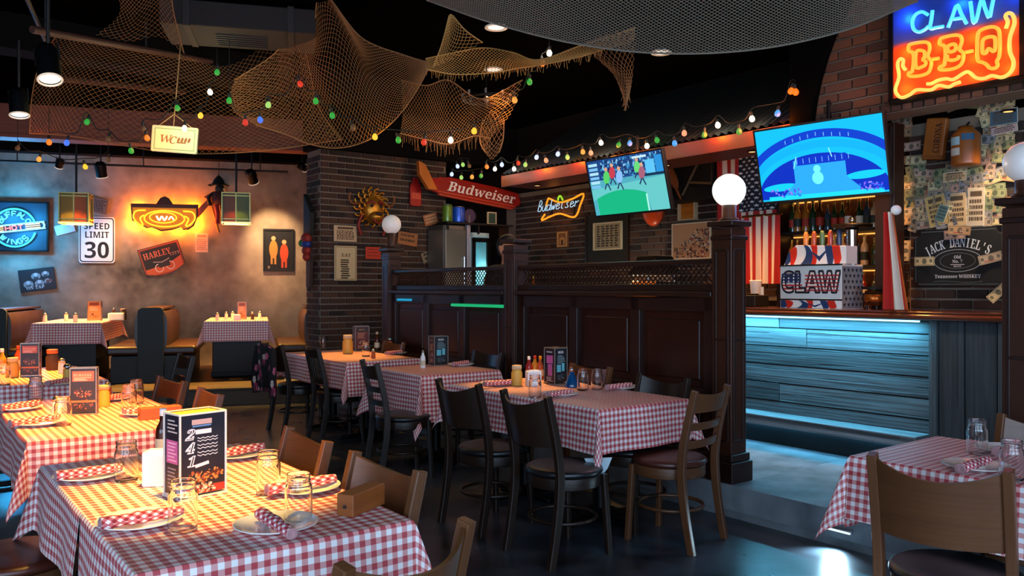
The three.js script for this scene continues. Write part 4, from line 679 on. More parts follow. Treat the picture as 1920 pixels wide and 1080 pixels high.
// a sign drawn with tubes that follow pixel outlines laid on its own board
const traced = (f, k, ox, oy, sc, frame) => pts => pts.map(([x, y]) => frame.worldToLocal(f(ox + x / sc, oy + y / sc, k)));
{ // big sign above the bar
  const k = BF - 0.13, R = rectOn(onB, BF - 0.1, 1678, -44, 1917, 169), t = thing('neon_sign', 'large neon sign with blue letters over orange ones, high on the brick header', 'sign', R.c, TH - Math.PI / 2); t.updateMatrixWorld(true);
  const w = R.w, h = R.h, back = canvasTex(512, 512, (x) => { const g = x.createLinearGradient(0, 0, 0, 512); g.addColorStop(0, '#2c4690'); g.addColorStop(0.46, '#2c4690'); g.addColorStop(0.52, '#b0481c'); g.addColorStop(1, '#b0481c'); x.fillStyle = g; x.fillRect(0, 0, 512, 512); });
  put('board', boxUV(new RoundedBoxGeometry(w, h, 0.05, 1, 0.008)), M.black, t); const face = new THREE.PlaneGeometry(w - 0.03, h - 0.03).translate(0, 0, 0.0265); put('glow_painted_face', face, std(0xffffff, 0.4, { map: back }), t);  // neon glow painted into the face colour: blue above, orange below
  put('frame', [box(w + 0.02, 0.03, 0.08, 0, h / 2), box(w + 0.02, 0.03, 0.08, 0, -h / 2), box(0.03, h, 0.08, w / 2, 0), box(0.03, h, 0.08, -w / 2, 0)], M.blackMetal, t);
  const T = traced(onB, k - 0.035, 1660, 0, 5.4, t), blue = glow(0x4ad4ff, 1.25, 0x446688), gold = glow(0xffb238, 1.1, 0x664422), pale = glow(0xffc85c, 1.2, 0x665533), r = 0.012;
  const S = (name, list, m) => put(name, list.map(([p, c]) => tubeOf(T(p), r, c)), m, t);
  S('neon_letter', [[[[432, 150], [370, 120], [305, 150], [275, 220], [288, 295], [340, 325], [400, 300], [438, 265]]]], blue);
  S('neon_letter', [[[[478, 105], [466, 200], [455, 288], [520, 280], [590, 268]]]], blue);
  S('neon_letter', [[[[635, 280], [680, 165], [725, 52], [772, 145], [822, 240]]], [[[690, 195], [740, 188], [790, 180]]]], blue);
  S('neon_letter', [[[[862, 15], [876, 130], [895, 232], [925, 190], [975, -5], [1012, 90], [1052, 180], [1078, 70], [1100, -40]]]], blue);
  S('neon_letter', [[[[235, 480], [250, 450], [370, 427], [435, 437], [450, 495], [430, 570], [465, 620], [455, 700], [420, 745], [330, 770], [248, 770], [237, 740], [275, 712], [285, 545], [242, 520]], 1], [[[315, 525], [390, 520], [395, 580], [372, 603], [402, 615], [408, 650], [375, 675], [312, 680]], 1]], gold);
  S('neon_letter', [[[[552, 415], [572, 385], [690, 357], [758, 365], [775, 420], [752, 500], [790, 540], [780, 630], [730, 680], [640, 705], [555, 705], [552, 680], [600, 645], [605, 480], [556, 450]], 1], [[[632, 470], [700, 447], [714, 490], [690, 518], [642, 522]], 1], [[[626, 560], [632, 600], [680, 610], [738, 590], [745, 560]]]], gold);
  S('neon_letter', [[[[940, 340], [985, 297], [1080, 272], [1145, 300], [1160, 400], [1155, 560], [1130, 620], [1138, 660], [1112, 690], [1060, 690], [1020, 650], [980, 630], [937, 610], [930, 480]], 1], [[[985, 420], [1020, 382], [1090, 372], [1113, 402], [1110, 500], [1090, 520], [1050, 492], [1030, 512], [1018, 538], [985, 530]], 1]], gold);
  S('neon_dash', [[[[480, 600], [512, 596], [545, 590]]]], gold); S('neon_dash', [[[[812, 530], [850, 522], [890, 515]]]], gold);
  S('neon_border', [[[[205, 708], [178, 665], [182, 610], [150, 597], [125, 650], [138, 780], [102, 900], [122, 960], [170, 988], [250, 958], [320, 910], [460, 910], [540, 866], [640, 880], [700, 850], [760, 830]]]], pale);
  S('neon_border', [[[[420, 850], [470, 846], [540, 812], [620, 797], [690, 804], [800, 737], [850, 732], [920, 788], [1000, 795], [1080, 767], [1170, 784], [1240, 758], [1288, 700], [1298, 620], [1262, 520], [1262, 380], [1308, 235], [1290, 152], [1250, 132], [1217, 160], [1240, 222], [1222, 288]]]], pale);
  const lw = p => t.localToWorld(p);
  for (const x of [-0.3, 0.05, 0.4]) pointLight(0x1f7dff, L.sign, lw(V(x, h * 0.24, 0.06)), 2);
  for (const x of [-0.4, -0.13, 0.14, 0.41]) for (const y of [-0.06, -0.24, -0.4]) pointLight(0xff6a10, L.sign * 0.8, lw(V(x * w * 0.98, y * h, 0.085)), 2);
}
{ // bow-tie neon on the back wall of the bar
  const k = BBK - 0.06, R = rectOn(onB, k, 1012, 362, 1094, 416), t = thing('neon_sign', 'orange bow-tie neon sign with a white script word, left of the left television', 'sign', R.c, TH - Math.PI / 2); t.updateMatrixWorld(true);
  const T = traced(onB, k, 960, 280, 3, t), or = glow(0xff9a20, 1.2, 0x664422), wh = glow(0xb8e4ff, 1.0, 0x555555), gr = glow(0x9ad830, 1.0, 0x447722);
  put('neon_outline', tubeOf(T([[205, 275], [270, 298], [340, 278], [402, 250], [385, 310], [352, 380], [270, 362], [215, 378], [165, 400], [185, 365]]), 0.013), or, t); put('neon_outline', tubeOf(T([[205, 275], [196, 300], [192, 320]]), 0.013), or, t);
  put('neon_crown', tubeOf(T([[258, 288], [262, 270], [270, 262], [278, 270], [285, 286]]), 0.013), gr, t);
  const a = T([[150, 352], [385, 318]]), x0 = a[0].x, x1 = a[1].x, y0 = a[0].y, y1 = a[1].y, L9 = ['b2', 'u', 'd', 'w', 'e', 'i', 's', 'e', 'r'], cw = (x1 - x0) / 9 * 0.86, gap = (x1 - x0) / 9 * 0.14; neonText(t, L9, x0, 0, cw, 0.14, gap, 0.005, wh, 0.25, (X, Y) => [X, y0 + (y1 - y0) * (X - x0) / (x1 - x0) + Y, 0.02]);
  put('backing', [box(R.w * 0.9, 0.02, 0.02, 0, 0, -0.03), box(0.02, R.h * 0.6, 0.02, -R.w * 0.25, 0, -0.03), box(0.02, R.h * 0.6, 0.02, R.w * 0.25, 0, -0.03)], M.black, t);
  pointLight(0xff9a40, L.sign * 0.6, t.localToWorld(V(0, 0, 0.12)), 3);
}
// ------------------------------------------------------------------ flat things hung on walls
// panel of given pixel rectangle on a plane; print = canvas texture
function hung(name, label, cat, f, k, rot, x0, y0, x1, y1, opt) {
  const R = rectOn(f, k, x0, y0, x1, y1), t = thing(name, label, cat, R.c, rot, opt.group); t.rotation.order = 'YXZ'; t.rotation.z = opt.roll || 0; const w = R.w * (opt.sw || 1), h = R.h * (opt.sh || 1), d = opt.d || 0.012;
  const pm = std(0xffffff, opt.rough ?? 0.55, { map: opt.tex });
  if (opt.shape) { const P = opt.shape.map(([x, y]) => [x * w, y * h]), g = extrude(P, d, 0.002); put('plate', g.translate(0, 0, -d), opt.edge || M.black, t); const s = new THREE.ShapeGeometry(new THREE.Shape(P.map(q => new THREE.Vector2(q[0], q[1])))); const p = s.attributes.position, u = s.attributes.uv; for (let i = 0; i < p.count; i++) u.setXY(i, p.getX(i) / w + 0.5, p.getY(i) / h + 0.5); put('print', s.translate(0, 0, 0.0035), pm, t); return t; }
  put('plate', box(w, h, d, 0, 0, -d / 2, 0.002), opt.edge || M.black, t); put('print', new THREE.PlaneGeometry(w - 0.006, h - 0.006).translate(0, 0, 0.0012), pm, t);
  if (opt.frame) { const fw = opt.frame; put('frame', [box(w + fw, fw, d + 0.014, 0, h / 2, 0, 0.003), box(w + fw, fw, d + 0.014, 0, -h / 2, 0, 0.003), box(fw, h, d + 0.014, w / 2, 0, 0, 0.003), box(fw, h, d + 0.014, -w / 2, 0, 0, 0.003)], opt.frameMat || M.black, t); }
  return t;
}
const smallPrint = (w, h, bg, fg, rows, head) => canvasTex(w, h, x => { x.fillStyle = bg; x.fillRect(0, 0, w, h); x.fillStyle = fg; if (head) x.fillRect(w * 0.15, h * 0.08, w * 0.7, h * 0.14); for (let i = 0; i < rows; i++) { let c = w * 0.12; const y = h * (head ? 0.3 : 0.12) + i * h * (head ? 0.62 : 0.8) / rows; while (c < w * 0.82) { const l = rr(w * 0.04, w * 0.14); x.fillRect(c, y, l, h * 0.4 / rows); c += l + w * 0.03; } } });
// ---- on the brick pier (plane a = 6.28)
const KA = BA - 0.035;
hung('paper_notice', 'cream paper notice on the brick pier, above the tall chalk menu', 'notice', onA, KA, TH, 626, 423, 669, 453, { tex: smallPrint(128, 96, '#c9ab86', '#4a3222', 6, 1), d: 0.006, edge: M.cream });
hung('menu_board', 'tall cream menu board on the brick pier', 'board', onA, KA, TH, 627, 461, 669, 526, { tex: canvasTex(128, 200, x => { x.fillStyle = '#cdb68d'; x.fillRect(0, 0, 128, 200); x.fillStyle = '#2c2419'; x.font = 'bold 26px serif'; x.fillText('EAT', 40, 62); for (let i = 0; i < 9; i++) { x.fillRect(34 + rr(0, 6), 78 + i * 13, rr(40, 60), 8); } x.strokeStyle = '#8a744e'; x.lineWidth = 4; x.strokeRect(6, 6, 116, 188); }), d: 0.014, edge: M.cream });
hung('red_notice', 'small bright red notice on the brick pier left of the far post', 'notice', onA, KA, TH, 685, 463, 714, 486, { tex: smallPrint(64, 48, '#c8300f', '#8a1a08', 3, 0), d: 0.006 });
hung('wooden_plaque', 'brown wooden plaque right of the pinkish globe lamp', 'plaque', onA, KA, TH, 746, 436, 783, 460, { tex: smallPrint(96, 64, '#a8683a', '#4a2a16', 2, 0), d: 0.014, roll: -0.12, edge: M.block });
hung('small_card', 'small tilted orange card on the brick pier below the red bottle sign', 'card', onA, KA, TH, 794, 400, 821, 422, { tex: smallPrint(64, 48, '#b0693e', '#e0b08a', 3, 0), d: 0.005, roll: 0.28 });
hung('licence_plate', 'pale tilted licence plate low on the brick pier beside the fridge', 'licence plate', onA, KA, TH, 790, 468, 829, 488, { tex: smallPrint(96, 48, '#8a7a62', '#2e2419', 2, 0), d: 0.004, roll: 0.35 });
{ const R = rectOn(onA, KA, 768, 334, 787, 386), t = thing('bottle_sign', 'red bottle-shaped sign beside the long red board', 'sign', R.c, TH), w = R.w, h = R.h; put('plate', extrude([[-0.5, -0.45], [-0.35, -0.5], [0.35, -0.5], [0.5, -0.45], [0.5, 0.1], [0.42, 0.25], [0.22, 0.38], [0.2, 0.5], [-0.2, 0.5], [-0.22, 0.38], [-0.42, 0.25], [-0.5, 0.1]].map(([x, y]) => [x * w, y * h]), 0.03, 0.006), phys(0xa81c18, 0.35, { clearcoat: 0.4 }), t); put('label_band', box(w * 0.9, h * 0.22, 0.004, 0, -h * 0.15, 0.039), std(0xc84a30, 0.5), t); }
{ // gilt animal mask with horns
  const R = rectOn(onA, KA, 652, 348, 736, 438), s = R.w / 0.62, t = thing('animal_mask', 'gilded horned lion-like mask on the brick pier', 'mask', R.c, TH); const gilt = std(0xc8882c, 0.38, { metalness: 0.75 }), redM = std(0x8a2018, 0.5), dk = std(0x2a1410, 0.6);
  t.scale.setScalar(s);
  const mane = []; for (let k = 0; k < 3; k++) for (let i = 0; i < 16 - k * 3; i++) { const a = i / (16 - k * 3) * Math.PI * 2 + k * 0.2, r0 = 0.2 - k * 0.05; mane.push(new THREE.TorusGeometry(0.042 - k * 0.005, 0.013, 6, 12, 4.6).rotateZ(a).translate(Math.cos(a) * r0, Math.sin(a) * r0 + 0.03, 0.03 + k * 0.03)); }
  put('mane', mane, gilt, t); put('face', new THREE.SphereGeometry(0.15, 24, 16).scale(0.9, 1.15, 0.7).translate(0, -0.01, 0.06), gilt, t);
  put('muzzle', new THREE.SphereGeometry(0.085, 18, 12).scale(1.1, 0.8, 1).translate(0, -0.1, 0.15), gilt, t); put('nose', new THREE.SphereGeometry(0.03, 12, 8).scale(1.3, 0.8, 0.8).translate(0, -0.07, 0.23), dk, t); put('mouth', new THREE.TorusGeometry(0.06, 0.012, 6, 16, Math.PI).rotateZ(Math.PI).translate(0, -0.12, 0.21), redM, t);
  for (const q of [-1, 1]) { put('eye', new THREE.SphereGeometry(0.022, 12, 8).translate(q * 0.06, 0.035, 0.155), dk, t); put('brow', tube([[q * 0.02, 0.06, 0.17], [q * 0.06, 0.085, 0.16], [q * 0.11, 0.06, 0.12]], 0.014, 10, 6), redM, t); put('horn', tube([[q * 0.18, 0.06, 0.06], [q * 0.27, 0.06, 0.05], [q * 0.31, 0.12, 0.04], [q * 0.3, 0.19, 0.05]], 0.012, 14, 7), M.block, t); put('tassel', tube([[q * 0.15, -0.08, 0.06], [q * 0.19, -0.2, 0.05], [q * 0.15, -0.32, 0.04]], 0.02, 10, 6), redM, t); }
}
// ---- long red board with script lettering (wall plane at the far end of the bar)
{ const R = rectOn(onA, 6.0, 800, 338, 972, 384), t = thing('beer_sign', 'long red board sign with white script lettering above the fridges', 'sign', R.c, TH); t.rotation.order = 'YXZ'; t.rotation.z = -0.1; const w = R.w, h = R.h * 0.72;
  put('board', extrude([[-w / 2, -h * 0.3], [-w * 0.36, -h / 2], [w * 0.42, -h / 2], [w / 2, -h * 0.1], [w * 0.46, h * 0.4], [w * 0.2, h / 2], [-w * 0.3, h / 2], [-w / 2, h * 0.2]], 0.05, 0.008), phys(0x9c1a14, 0.35, { clearcoat: 0.5 }), t);
  const tex = canvasTex(1024, 200, (x) => { x.fillStyle = '#8e1812'; x.fillRect(0, 0, 1024, 200); x.fillStyle = '#ece6e0'; x.font = 'italic bold 170px serif'; x.fillText('Budweiser', 110, 152); x.fillStyle = '#c8452a'; x.fillRect(0, 178, 1024, 14); });
  put('lettering', new THREE.PlaneGeometry(w * 0.84, h * 0.86).translate(0.02, 0, 0.0595), std(0xffffff, 0.4, { map: tex }), t);
  put('wing', extrude([[-w * 0.46, 0], [-w * 0.56, h * 0.9], [-w * 0.62, h * 1.0], [-w * 0.6, h * 0.35], [-w * 0.5, -h * 0.35], [-w * 0.42, -h * 0.3]], 0.06, 0.008).translate(0, 0, 0.01), std(0xc8681e, 0.45), t); put('lower_edge', box(w * 0.8, 0.025, 0.06, 0.02, -h / 2 - 0.01, 0.03, 0.006), std(0xb0402a, 0.4), t);
  spotLight(0xffb080, L.shelf * 0.6, G(4.6, 3.4, 2.55), R.c.clone(), 0.6, 0.9);
}
// ------------------------------------------------------------------ fridges and what stands on them
function fridge(px0, px1, a, h, d, glass, label) {
  const p0 = onA(px0, 540, a), p1 = onA(px1, 540, a), w = p0.distanceTo(p1), c = p0.add(p1).multiplyScalar(0.5), t = thing('fridge', label, 'fridge', V(c.x, PB, c.z), TH); const zc = -d / 2;
  const st = std(0x8f8f8c, 0.35, { metalness: 0.7 });
  put('cabinet', [box(0.03, h, d, -w / 2 + 0.015, h / 2, zc), box(0.03, h, d, w / 2 - 0.015, h / 2, zc), box(w, 0.06, d, 0, h - 0.03, zc), box(w, 0.1, d, 0, 0.05, zc), box(w - 0.04, h, 0.03, 0, h / 2, zc - d / 2 + 0.02)], glass ? std(0xbfd8d8, 0.5) : st, t);
  if (glass) {
    put('door_frame', [box(0.05, h - 0.16, 0.03, -w / 2 + 0.025, h / 2, 0.015), box(0.05, h - 0.16, 0.03, w / 2 - 0.025, h / 2, 0.015), box(w, 0.06, 0.03, 0, h - 0.1, 0.015), box(w, 0.06, 0.03, 0, 0.12, 0.015)], M.blackMetal, t);
    for (let i = 1; i < 5; i++) put('shelf', box(w - 0.07, 0.012, d - 0.1, 0, 0.15 + i * (h - 0.3) / 5, zc), M.white, t);
    put('light_panel', box(w - 0.1, h - 0.35, 0.01, 0, h / 2, zc - d / 2 + 0.045), glow(0x60d0e8, 0.75, 0x88b8c0), t); pointLight(0x8fe4f4, 0.6, t.localToWorld(V(0, h * 0.75, -0.1)), 2);
    put('door_glass', new THREE.BoxGeometry(w - 0.1, h - 0.28, 0.004).translate(0, h / 2, 0.012), M.pane, t);
    put('handle', bar([-w / 2 + 0.03, h * 0.4, 0.05], [-w / 2 + 0.03, h * 0.62, 0.05], 0.01, 8), M.steel, t);
  } else {
    for (const [y0, y1] of [[0.1, h * 0.48], [h * 0.5, h - 0.06]]) { put('door', box(w - 0.02, y1 - y0, 0.04, 0, (y0 + y1) / 2, 0.022, 0.008), st, t); }
    put('handle', bar([w / 2 - 0.05, h * 0.55, 0.06], [w / 2 - 0.05, h * 0.8, 0.06], 0.012, 8), M.chrome, t); put('vent_grille', Array.from({ length: 5 }, (_, i) => box(w - 0.1, 0.008, 0.02, 0, 0.025 + i * 0.015, 0.02)), M.black, t);
  } return t;
}
fridge(831, 872, 5.85, 2.06, 0.38, false, 'dull steel fridge behind the partition');
fridge(884, 917, 5.85, 1.98, 0.38, true, 'glass-door fridge glowing pale blue behind the partition');
{ const p = onA(877, 460, 5.9), t = thing('steel_pillar', 'narrow pale steel upright between the two fridges', 'upright', V(p.x, PB, p.z), TH); put('channel', box(0.055, 2.22, 0.06, 0, 1.11, 0, 0.006, 'y'), std(0xd8cfd8, 0.3, { metalness: 0.5 }), t); put('foot_plate', box(0.09, 0.012, 0.09, 0, 0.006, 0), M.steel, t); }
{ const p = onA(908, 460, 5.85); for (const [x, c, i] of [[-0.05, 'orange', 0], [0.03, 'orange', 1]]) { const b = G(5.72, toG(p)[1] + x, 0); sauceBottle(0, 0, 0.3, c, M.white, i ? 'orange bottle at the right inside the glowing fridge' : 'orange bottle at the left inside the glowing fridge', 0, V(b.x, PB + 0.15 + 3 * (1.98 - 0.3) / 5 + 0.006, b.z)); } }
{ // shelf over the fridges with cans, disc and framed card
  const p0 = onA(828, 420, 5.9), p1 = onA(952, 420, 5.9), w = p0.distanceTo(p1), c = p0.clone().add(p1).multiplyScalar(0.5), hS = 2.29, t = thing('wall_shelf', 'dark shelf above the two fridges', 'shelf', V(c.x, hS, c.z), TH); put('board', box(w, 0.025, 0.26, 0, 0, 0, 0.004), M.black, t); for (const x of [-0.45, 0, 0.45]) put('bracket', box(0.02, 0.12, 0.2, x * w, -0.07, -0.02), M.black, t);
  const can = (px, r, h, col, label) => { const p = onA(px, 410, 5.9), q = thing('drink_can', label, 'can', V(p.x, hS + 0.013, p.z), TH); put('can_body', lathe([[0, 0], [r * 0.85, 0], [r, 0.015], [r, h - 0.02], [r * 0.85, h], [0, h]], 20), phys(col, 0.3, { metalness: 0.3, clearcoat: 0.4 }), q); put('rim', new THREE.TorusGeometry(r * 0.85, 0.006, 6, 20).rotateX(Math.PI / 2).translate(0, h, 0), M.steel, q); };
  can(839, 0.07, 0.23, 0x5a7a20, 'large green can on the shelf above the steel fridge'); can(860, 0.085, 0.21, 0x1450c8, 'large blue can on the shelf above the steel fridge');
  const d = onA(880, 408, 5.88), q = thing('round_sign', 'small dark purple round sign on the shelf above the fridges', 'sign', V(d.x, hS + 0.013, d.z), TH); put('disc', cyl(0.1, 0.1, 0.02, 0, 0.1, 0, 28).translate(0, -0.1, 0).rotateX(Math.PI / 2).translate(0, 0.1, 0), std(0x3a2a50, 0.5), q); put('rim', new THREE.TorusGeometry(0.1, 0.008, 6, 28).translate(0, 0.1, 0.01), M.blackMetal, q);
  const e = onA(922, 408, 5.88), q2 = thing('framed_card', 'small framed green card on the shelf above the glowing fridge', 'picture', V(e.x, hS + 0.013, e.z), TH); put('card', box(0.13, 0.17, 0.01, 0, 0.085, 0), std(0x24463a, 0.6), q2); put('frame', [box(0.15, 0.016, 0.02, 0, 0.008, 0), box(0.15, 0.016, 0.02, 0, 0.165, 0), box(0.016, 0.15, 0.02, -0.068, 0.088, 0), box(0.016, 0.15, 0.02, 0.068, 0.088, 0)], M.cream, q2);
}
// ---- back wall of the bar (plane b = 4.18)
const KB = BBK - 0.035, RB = TH - Math.PI / 2;
hung('wooden_plaque', 'small wooden plaque with an arched emblem below the bow-tie neon', 'plaque', onB, KB, RB, 1043, 433, 1065, 464, { tex: canvasTex(64, 96, x => { x.fillStyle = '#8a5a34'; x.fillRect(0, 0, 64, 96); x.strokeStyle = '#d8a868'; x.lineWidth = 6; x.strokeRect(8, 8, 48, 80); x.fillStyle = '#c89058'; x.beginPath(); x.arc(32, 50, 15, Math.PI, 0); x.lineTo(47, 78); x.lineTo(17, 78); x.fill(); x.fillStyle = '#5a3418'; x.fillRect(26, 52, 12, 26); }), d: 0.02, edge: M.block });
{ const R = rectOn(onB, KB, 1100, 400, 1178, 492), t = thing('wall_panel', 'dark painted panel on the bar wall below the left television', 'panel', R.c, RB); put('board', box(R.w, R.h, 0.02, 0, 0, 0, 0.003), std(0x1a1714, 0.7), t); put('edging', [box(0.03, R.h, 0.03, -R.w / 2, 0, 0.005), box(0.03, R.h, 0.03, R.w / 2, 0, 0.005)], M.darkWood, t); }
hung('framed_notice', 'framed list of small print below the left television', 'picture', onB, KB - 0.03, RB, 1114, 418, 1165, 467, { tex: canvasTex(128, 128, x => { x.fillStyle = '#a08a68'; x.fillRect(0, 0, 128, 128); x.fillStyle = '#2c2018'; for (let i = 0; i < 5; i++) for (let j = 0; j < 9; j++) x.fillRect(14 + i * 21, 12 + j * 12, rr(9, 17), 7); }), frame: 0.022, frameMat: M.cream, d: 0.014 });
hung('orange_box_sign', 'plain orange box sign high on the bar wall between the televisions', 'sign', onB, KB, RB, 1276, 377, 1306, 412, { tex: smallPrint(32, 40, '#c8761c', '#b0641a', 2, 0), d: 0.08, frame: 0.015, frameMat: M.cream });
hung('chalk_poster', 'large cream poster with a sketched crowd left of the bright globe', 'poster', onB, KB - 0.05, RB, 1259, 417, 1333, 486, { tex: canvasTex(256, 256, x => { x.fillStyle = '#c8966a'; x.fillRect(0, 0, 256, 256); for (let i = 0; i < 420; i++) { const a = rr(30, 250), b = rr(40, 250); if (a + b < 210) continue; x.fillStyle = ['#3a2c2a', '#8a3a34', '#d8c0a0', '#4a5060', '#2a2024', '#b0603c'][i % 6]; x.fillRect(a, b, rr(3, 14), rr(3, 16)); } x.fillStyle = '#2c2018'; x.font = 'bold 40px serif'; x.save(); x.translate(14, 200); x.rotate(0.1); x.fillText('B', 0, 0); x.restore(); x.strokeStyle = '#e8d4b4'; x.lineWidth = 8; x.strokeRect(4, 4, 248, 248); }), d: 0.014, edge: M.cream });
{ const c = onB(1226, 389, KB - 0.14), s = -c.z / F * 27, t = thing('wall_ball', 'glossy orange half-barrel ornament below the left television', 'ornament', c, RB); put('shell', new THREE.SphereGeometry(s, 28, 20).scale(1, 1.3, 0.6), phys(0xd8481a, 0.35, { clearcoat: 0.5 }), t); put('rim', new THREE.TorusGeometry(s, 0.01, 6, 28).scale(1, 1.3, 1), std(0x4a1408, 0.5), t); put('top_band', new THREE.TorusGeometry(s * 0.82, 0.012, 6, 24).rotateX(Math.PI / 2).scale(1, 1, 0.6).translate(0, s * 0.85, 0), std(0xd08a4a, 0.5), t); put('back_plate', box(s, s, 0.04, 0, 0, -s * 0.6), M.darkWood, t); }
{ // open dark cabinet with crossed boards and an oar
  const R = rectOn(onB, KB - 0.12, 1246, 288, 1348, 376), t = thing('wall_cabinet', 'dark open cabinet with a wooden paddle and slanted struts, right of the left television', 'cabinet', R.c, RB), w = R.w, h = R.h; put('carcass', [box(w, 0.025, 0.22, 0, h / 2), box(w, 0.025, 0.22, 0, -h / 2), box(0.025, h, 0.22, -w / 2, 0), box(0.025, h, 0.22, w / 2, 0), box(w, h, 0.015, 0, 0, -0.1)], std(0x14110f, 0.7), t);
  put('paddle', [new THREE.SphereGeometry(0.1, 18, 12).scale(0.62, 1.6, 0.2).rotateZ(0.5).translate(-w * 0.28, 0.02, 0.06), bar([-w * 0.2, -0.12, 0.06], [-w * 0.1, -0.27, 0.06], 0.015)], M.block, t); put('strut', bar([-w * 0.1, -h * 0.38, 0.05], [w * 0.24, h * 0.4, 0.05], 0.018, 4), woodMat(0x7a6a50, 0.6), t); put('strut', bar([w * 0.02, -h * 0.12, 0.05], [w * 0.42, -h * 0.2, 0.05], 0.018, 4), woodMat(0x8a6a40, 0.6), t); put('strut', bar([w * 0.42, -h * 0.2, 0.05], [w * 0.44, h * 0.34, 0.05], 0.014, 4), woodMat(0x6a5a48, 0.6), t); put('strut', bar([-w * 0.44, h * 0.42, 0.05], [w * 0.1, h * 0.34, 0.05], 0.02, 4), M.redWood, t); }
{ // back counter with equipment
  const p = G(2.9, 3.85, PB), t = thing('back_counter', 'dark counter along the back wall of the bar', 'counter', p, RB); put('carcass', box(5.4, 0.9, 0.5, 0, 0.45, 0), M.black, t); put('worktop', box(5.44, 0.04, 0.56, 0, 0.92, 0.01, 0.006), M.steel, t); for (let i = 0; i < 6; i++) put('door', box(0.86, 0.76, 0.02, -2.25 + i * 0.9, 0.45, 0.26, 0.004), std(0x1c1a18, 0.5), t);
  const hC = PB + 0.94, on = px => onB(px, 470, 3.8);
  { const q = on(1228), t2 = thing('oven_hood', 'dark hooded appliance with an orange front behind the partition', 'appliance', V(q.x, hC, q.z), RB); put('body', box(0.42, 0.36, 0.34, 0, 0.18, 0, 0.01), M.blackMetal, t2); put('warm_front', box(0.34, 0.2, 0.01, 0, 0.26, 0.176), glow(0xf07818, 0.55, 0x884410), t2); put('hood', extrude([[-0.26, 0], [0.26, 0], [0.12, 0.2], [-0.12, 0.2]], 0.3, 0.006).translate(0, 0.44, -0.15), M.blackMetal, t2); put('hood_post', [bar([-0.2, 0.36, -0.1], [-0.2, 0.44, -0.1], 0.012), bar([0.2, 0.36, -0.1], [0.2, 0.44, -0.1], 0.012)], M.steel, t2); }
  { const q = on(1192), t2 = thing('table_lamp', 'small bright lamp beside the appliance with the orange front', 'lamp', V(q.x, hC, q.z), RB); put('stand', lathe([[0, 0], [0.05, 0], [0.05, 0.015], [0.012, 0.02], [0.012, 0.3], [0, 0.3]], 14), M.steel, t2); put('shade', lathe([[0.07, 0.28], [0.05, 0.38], [0.048, 0.38], [0.068, 0.28]], 18), std(0xf0e0b8, 0.7, { emissive: 0xfff0c0, emissiveIntensity: 0.5, side: THREE.DoubleSide }), t2); put('bulb', new THREE.SphereGeometry(0.026, 12, 8).translate(0, 0.32, 0), glow(0xfff2cc, 2.5), t2); pointLight(0xfff0cc, 0.8, t2.localToWorld(V(0, 0.32, 0)), 1); }
  const glassBottle = (q, c, h, label, grp) => { const t3 = thing('liquor_bottle', label, 'bottle', q, rr(0, 6), grp), k = h / 0.3; put('bottle_body', lathe([[0, 0], [0.034, 0], [0.037, 0.008], [0.037, 0.17], [0.03, 0.2], [0.014, 0.225], [0.013, 0.28], [0, 0.28]].map(v => [v[0] * k, v[1] * k]), 14), phys(c, 0.12, { clearcoat: 0.8 }), t3); put('cap', cyl(0.015 * k, 0.015 * k, 0.03 * k, 0, 0.285 * k, 0, 10), M.brass, t3); put('paper_label', cyl(0.0375 * k, 0.0375 * k, 0.08 * k, 0, 0.09 * k, 0, 14), [M.cream, std(0xb03020, 0.6), std(0xe8e4da, 0.6), std(0x22302a, 0.6)][Math.floor(rnd() * 4)], t3); };
  const tints = [0x7a3a10, 0x4a2408, 0xb06a1c, 0x1c3a20, 0x8a1c14, 0xc8b088, 0x2a4458];
  for (const [px, lab] of [[1020, 'bottle glimpsed through the lattice under the bow-tie neon'], [1034, 'second bottle glimpsed under the bow-tie neon'], [1128, 'bottle below the framed list'], [1142, 'second bottle below the framed list'], [1156, 'third bottle below the framed list'], [1000, 'orange bottle right of the middle post']]) { const q = on(px); glassBottle(V(q.x, hC, q.z), px === 1000 ? 0xd0702a : tints[Math.floor(rnd() * 7)], px === 1000 ? 0.46 : 0.32, lab, 'bottles on the back counter'); }
  // lit shelving right of the flags
  const x0 = toG(onB(1660, 480, 3.9))[0], x1 = toG(onB(1462, 480, 3.9))[0], sh = thing('bottle_shelves', 'lit bottle shelves below the right television', 'shelves', G((x0 + x1) / 2, 4.0, PB), RB), w = x1 - x0;
  put('back_panel', box(w, 1.5, 0.02, 0, 1.6, -0.12), woodMat(0x6a3c20, 0.5), sh); for (const s of [-1, 1]) put('side_panel', box(0.03, 2.4, 0.26, s * w / 2, 1.2, 0, 0.003, 'y'), M.darkWood, sh);
  const lv = [1.08, 1.42, 1.76, 2.1]; for (const y of lv) put('shelf', box(w - 0.03, 0.03, 0.24, 0, y, 0, 0.003), M.black, sh);
  for (const y of lv.slice(0, 3)) { put('shelf_light', box(w - 0.08, 0.012, 0.02, 0, y + 0.31, -0.08), glow(0xffb050, 1.4), sh); areaLight(0xffa848, L.shelf, w * 0.9, 0.03, G((x0 + x1) / 2, 4.05, PB + y + 0.29), G((x0 + x1) / 2, 3.9, PB + y)); }
  lv.slice(0, 3).forEach((y, r) => { for (let i = 0; i < 13; i++) { const a = x0 + 0.08 + (w - 0.16) * i / 12; glassBottle(G(a, 3.98 + rr(-0.03, 0.04), PB + y + 0.016), tints[Math.floor(rnd() * 7)], rr(0.24, 0.3), ORD[i] + ' bottle from the right on the ' + ['lowest', 'middle', 'top'][r] + ' lit shelf behind the counter', 'bottles on the lit shelves'); } });
}
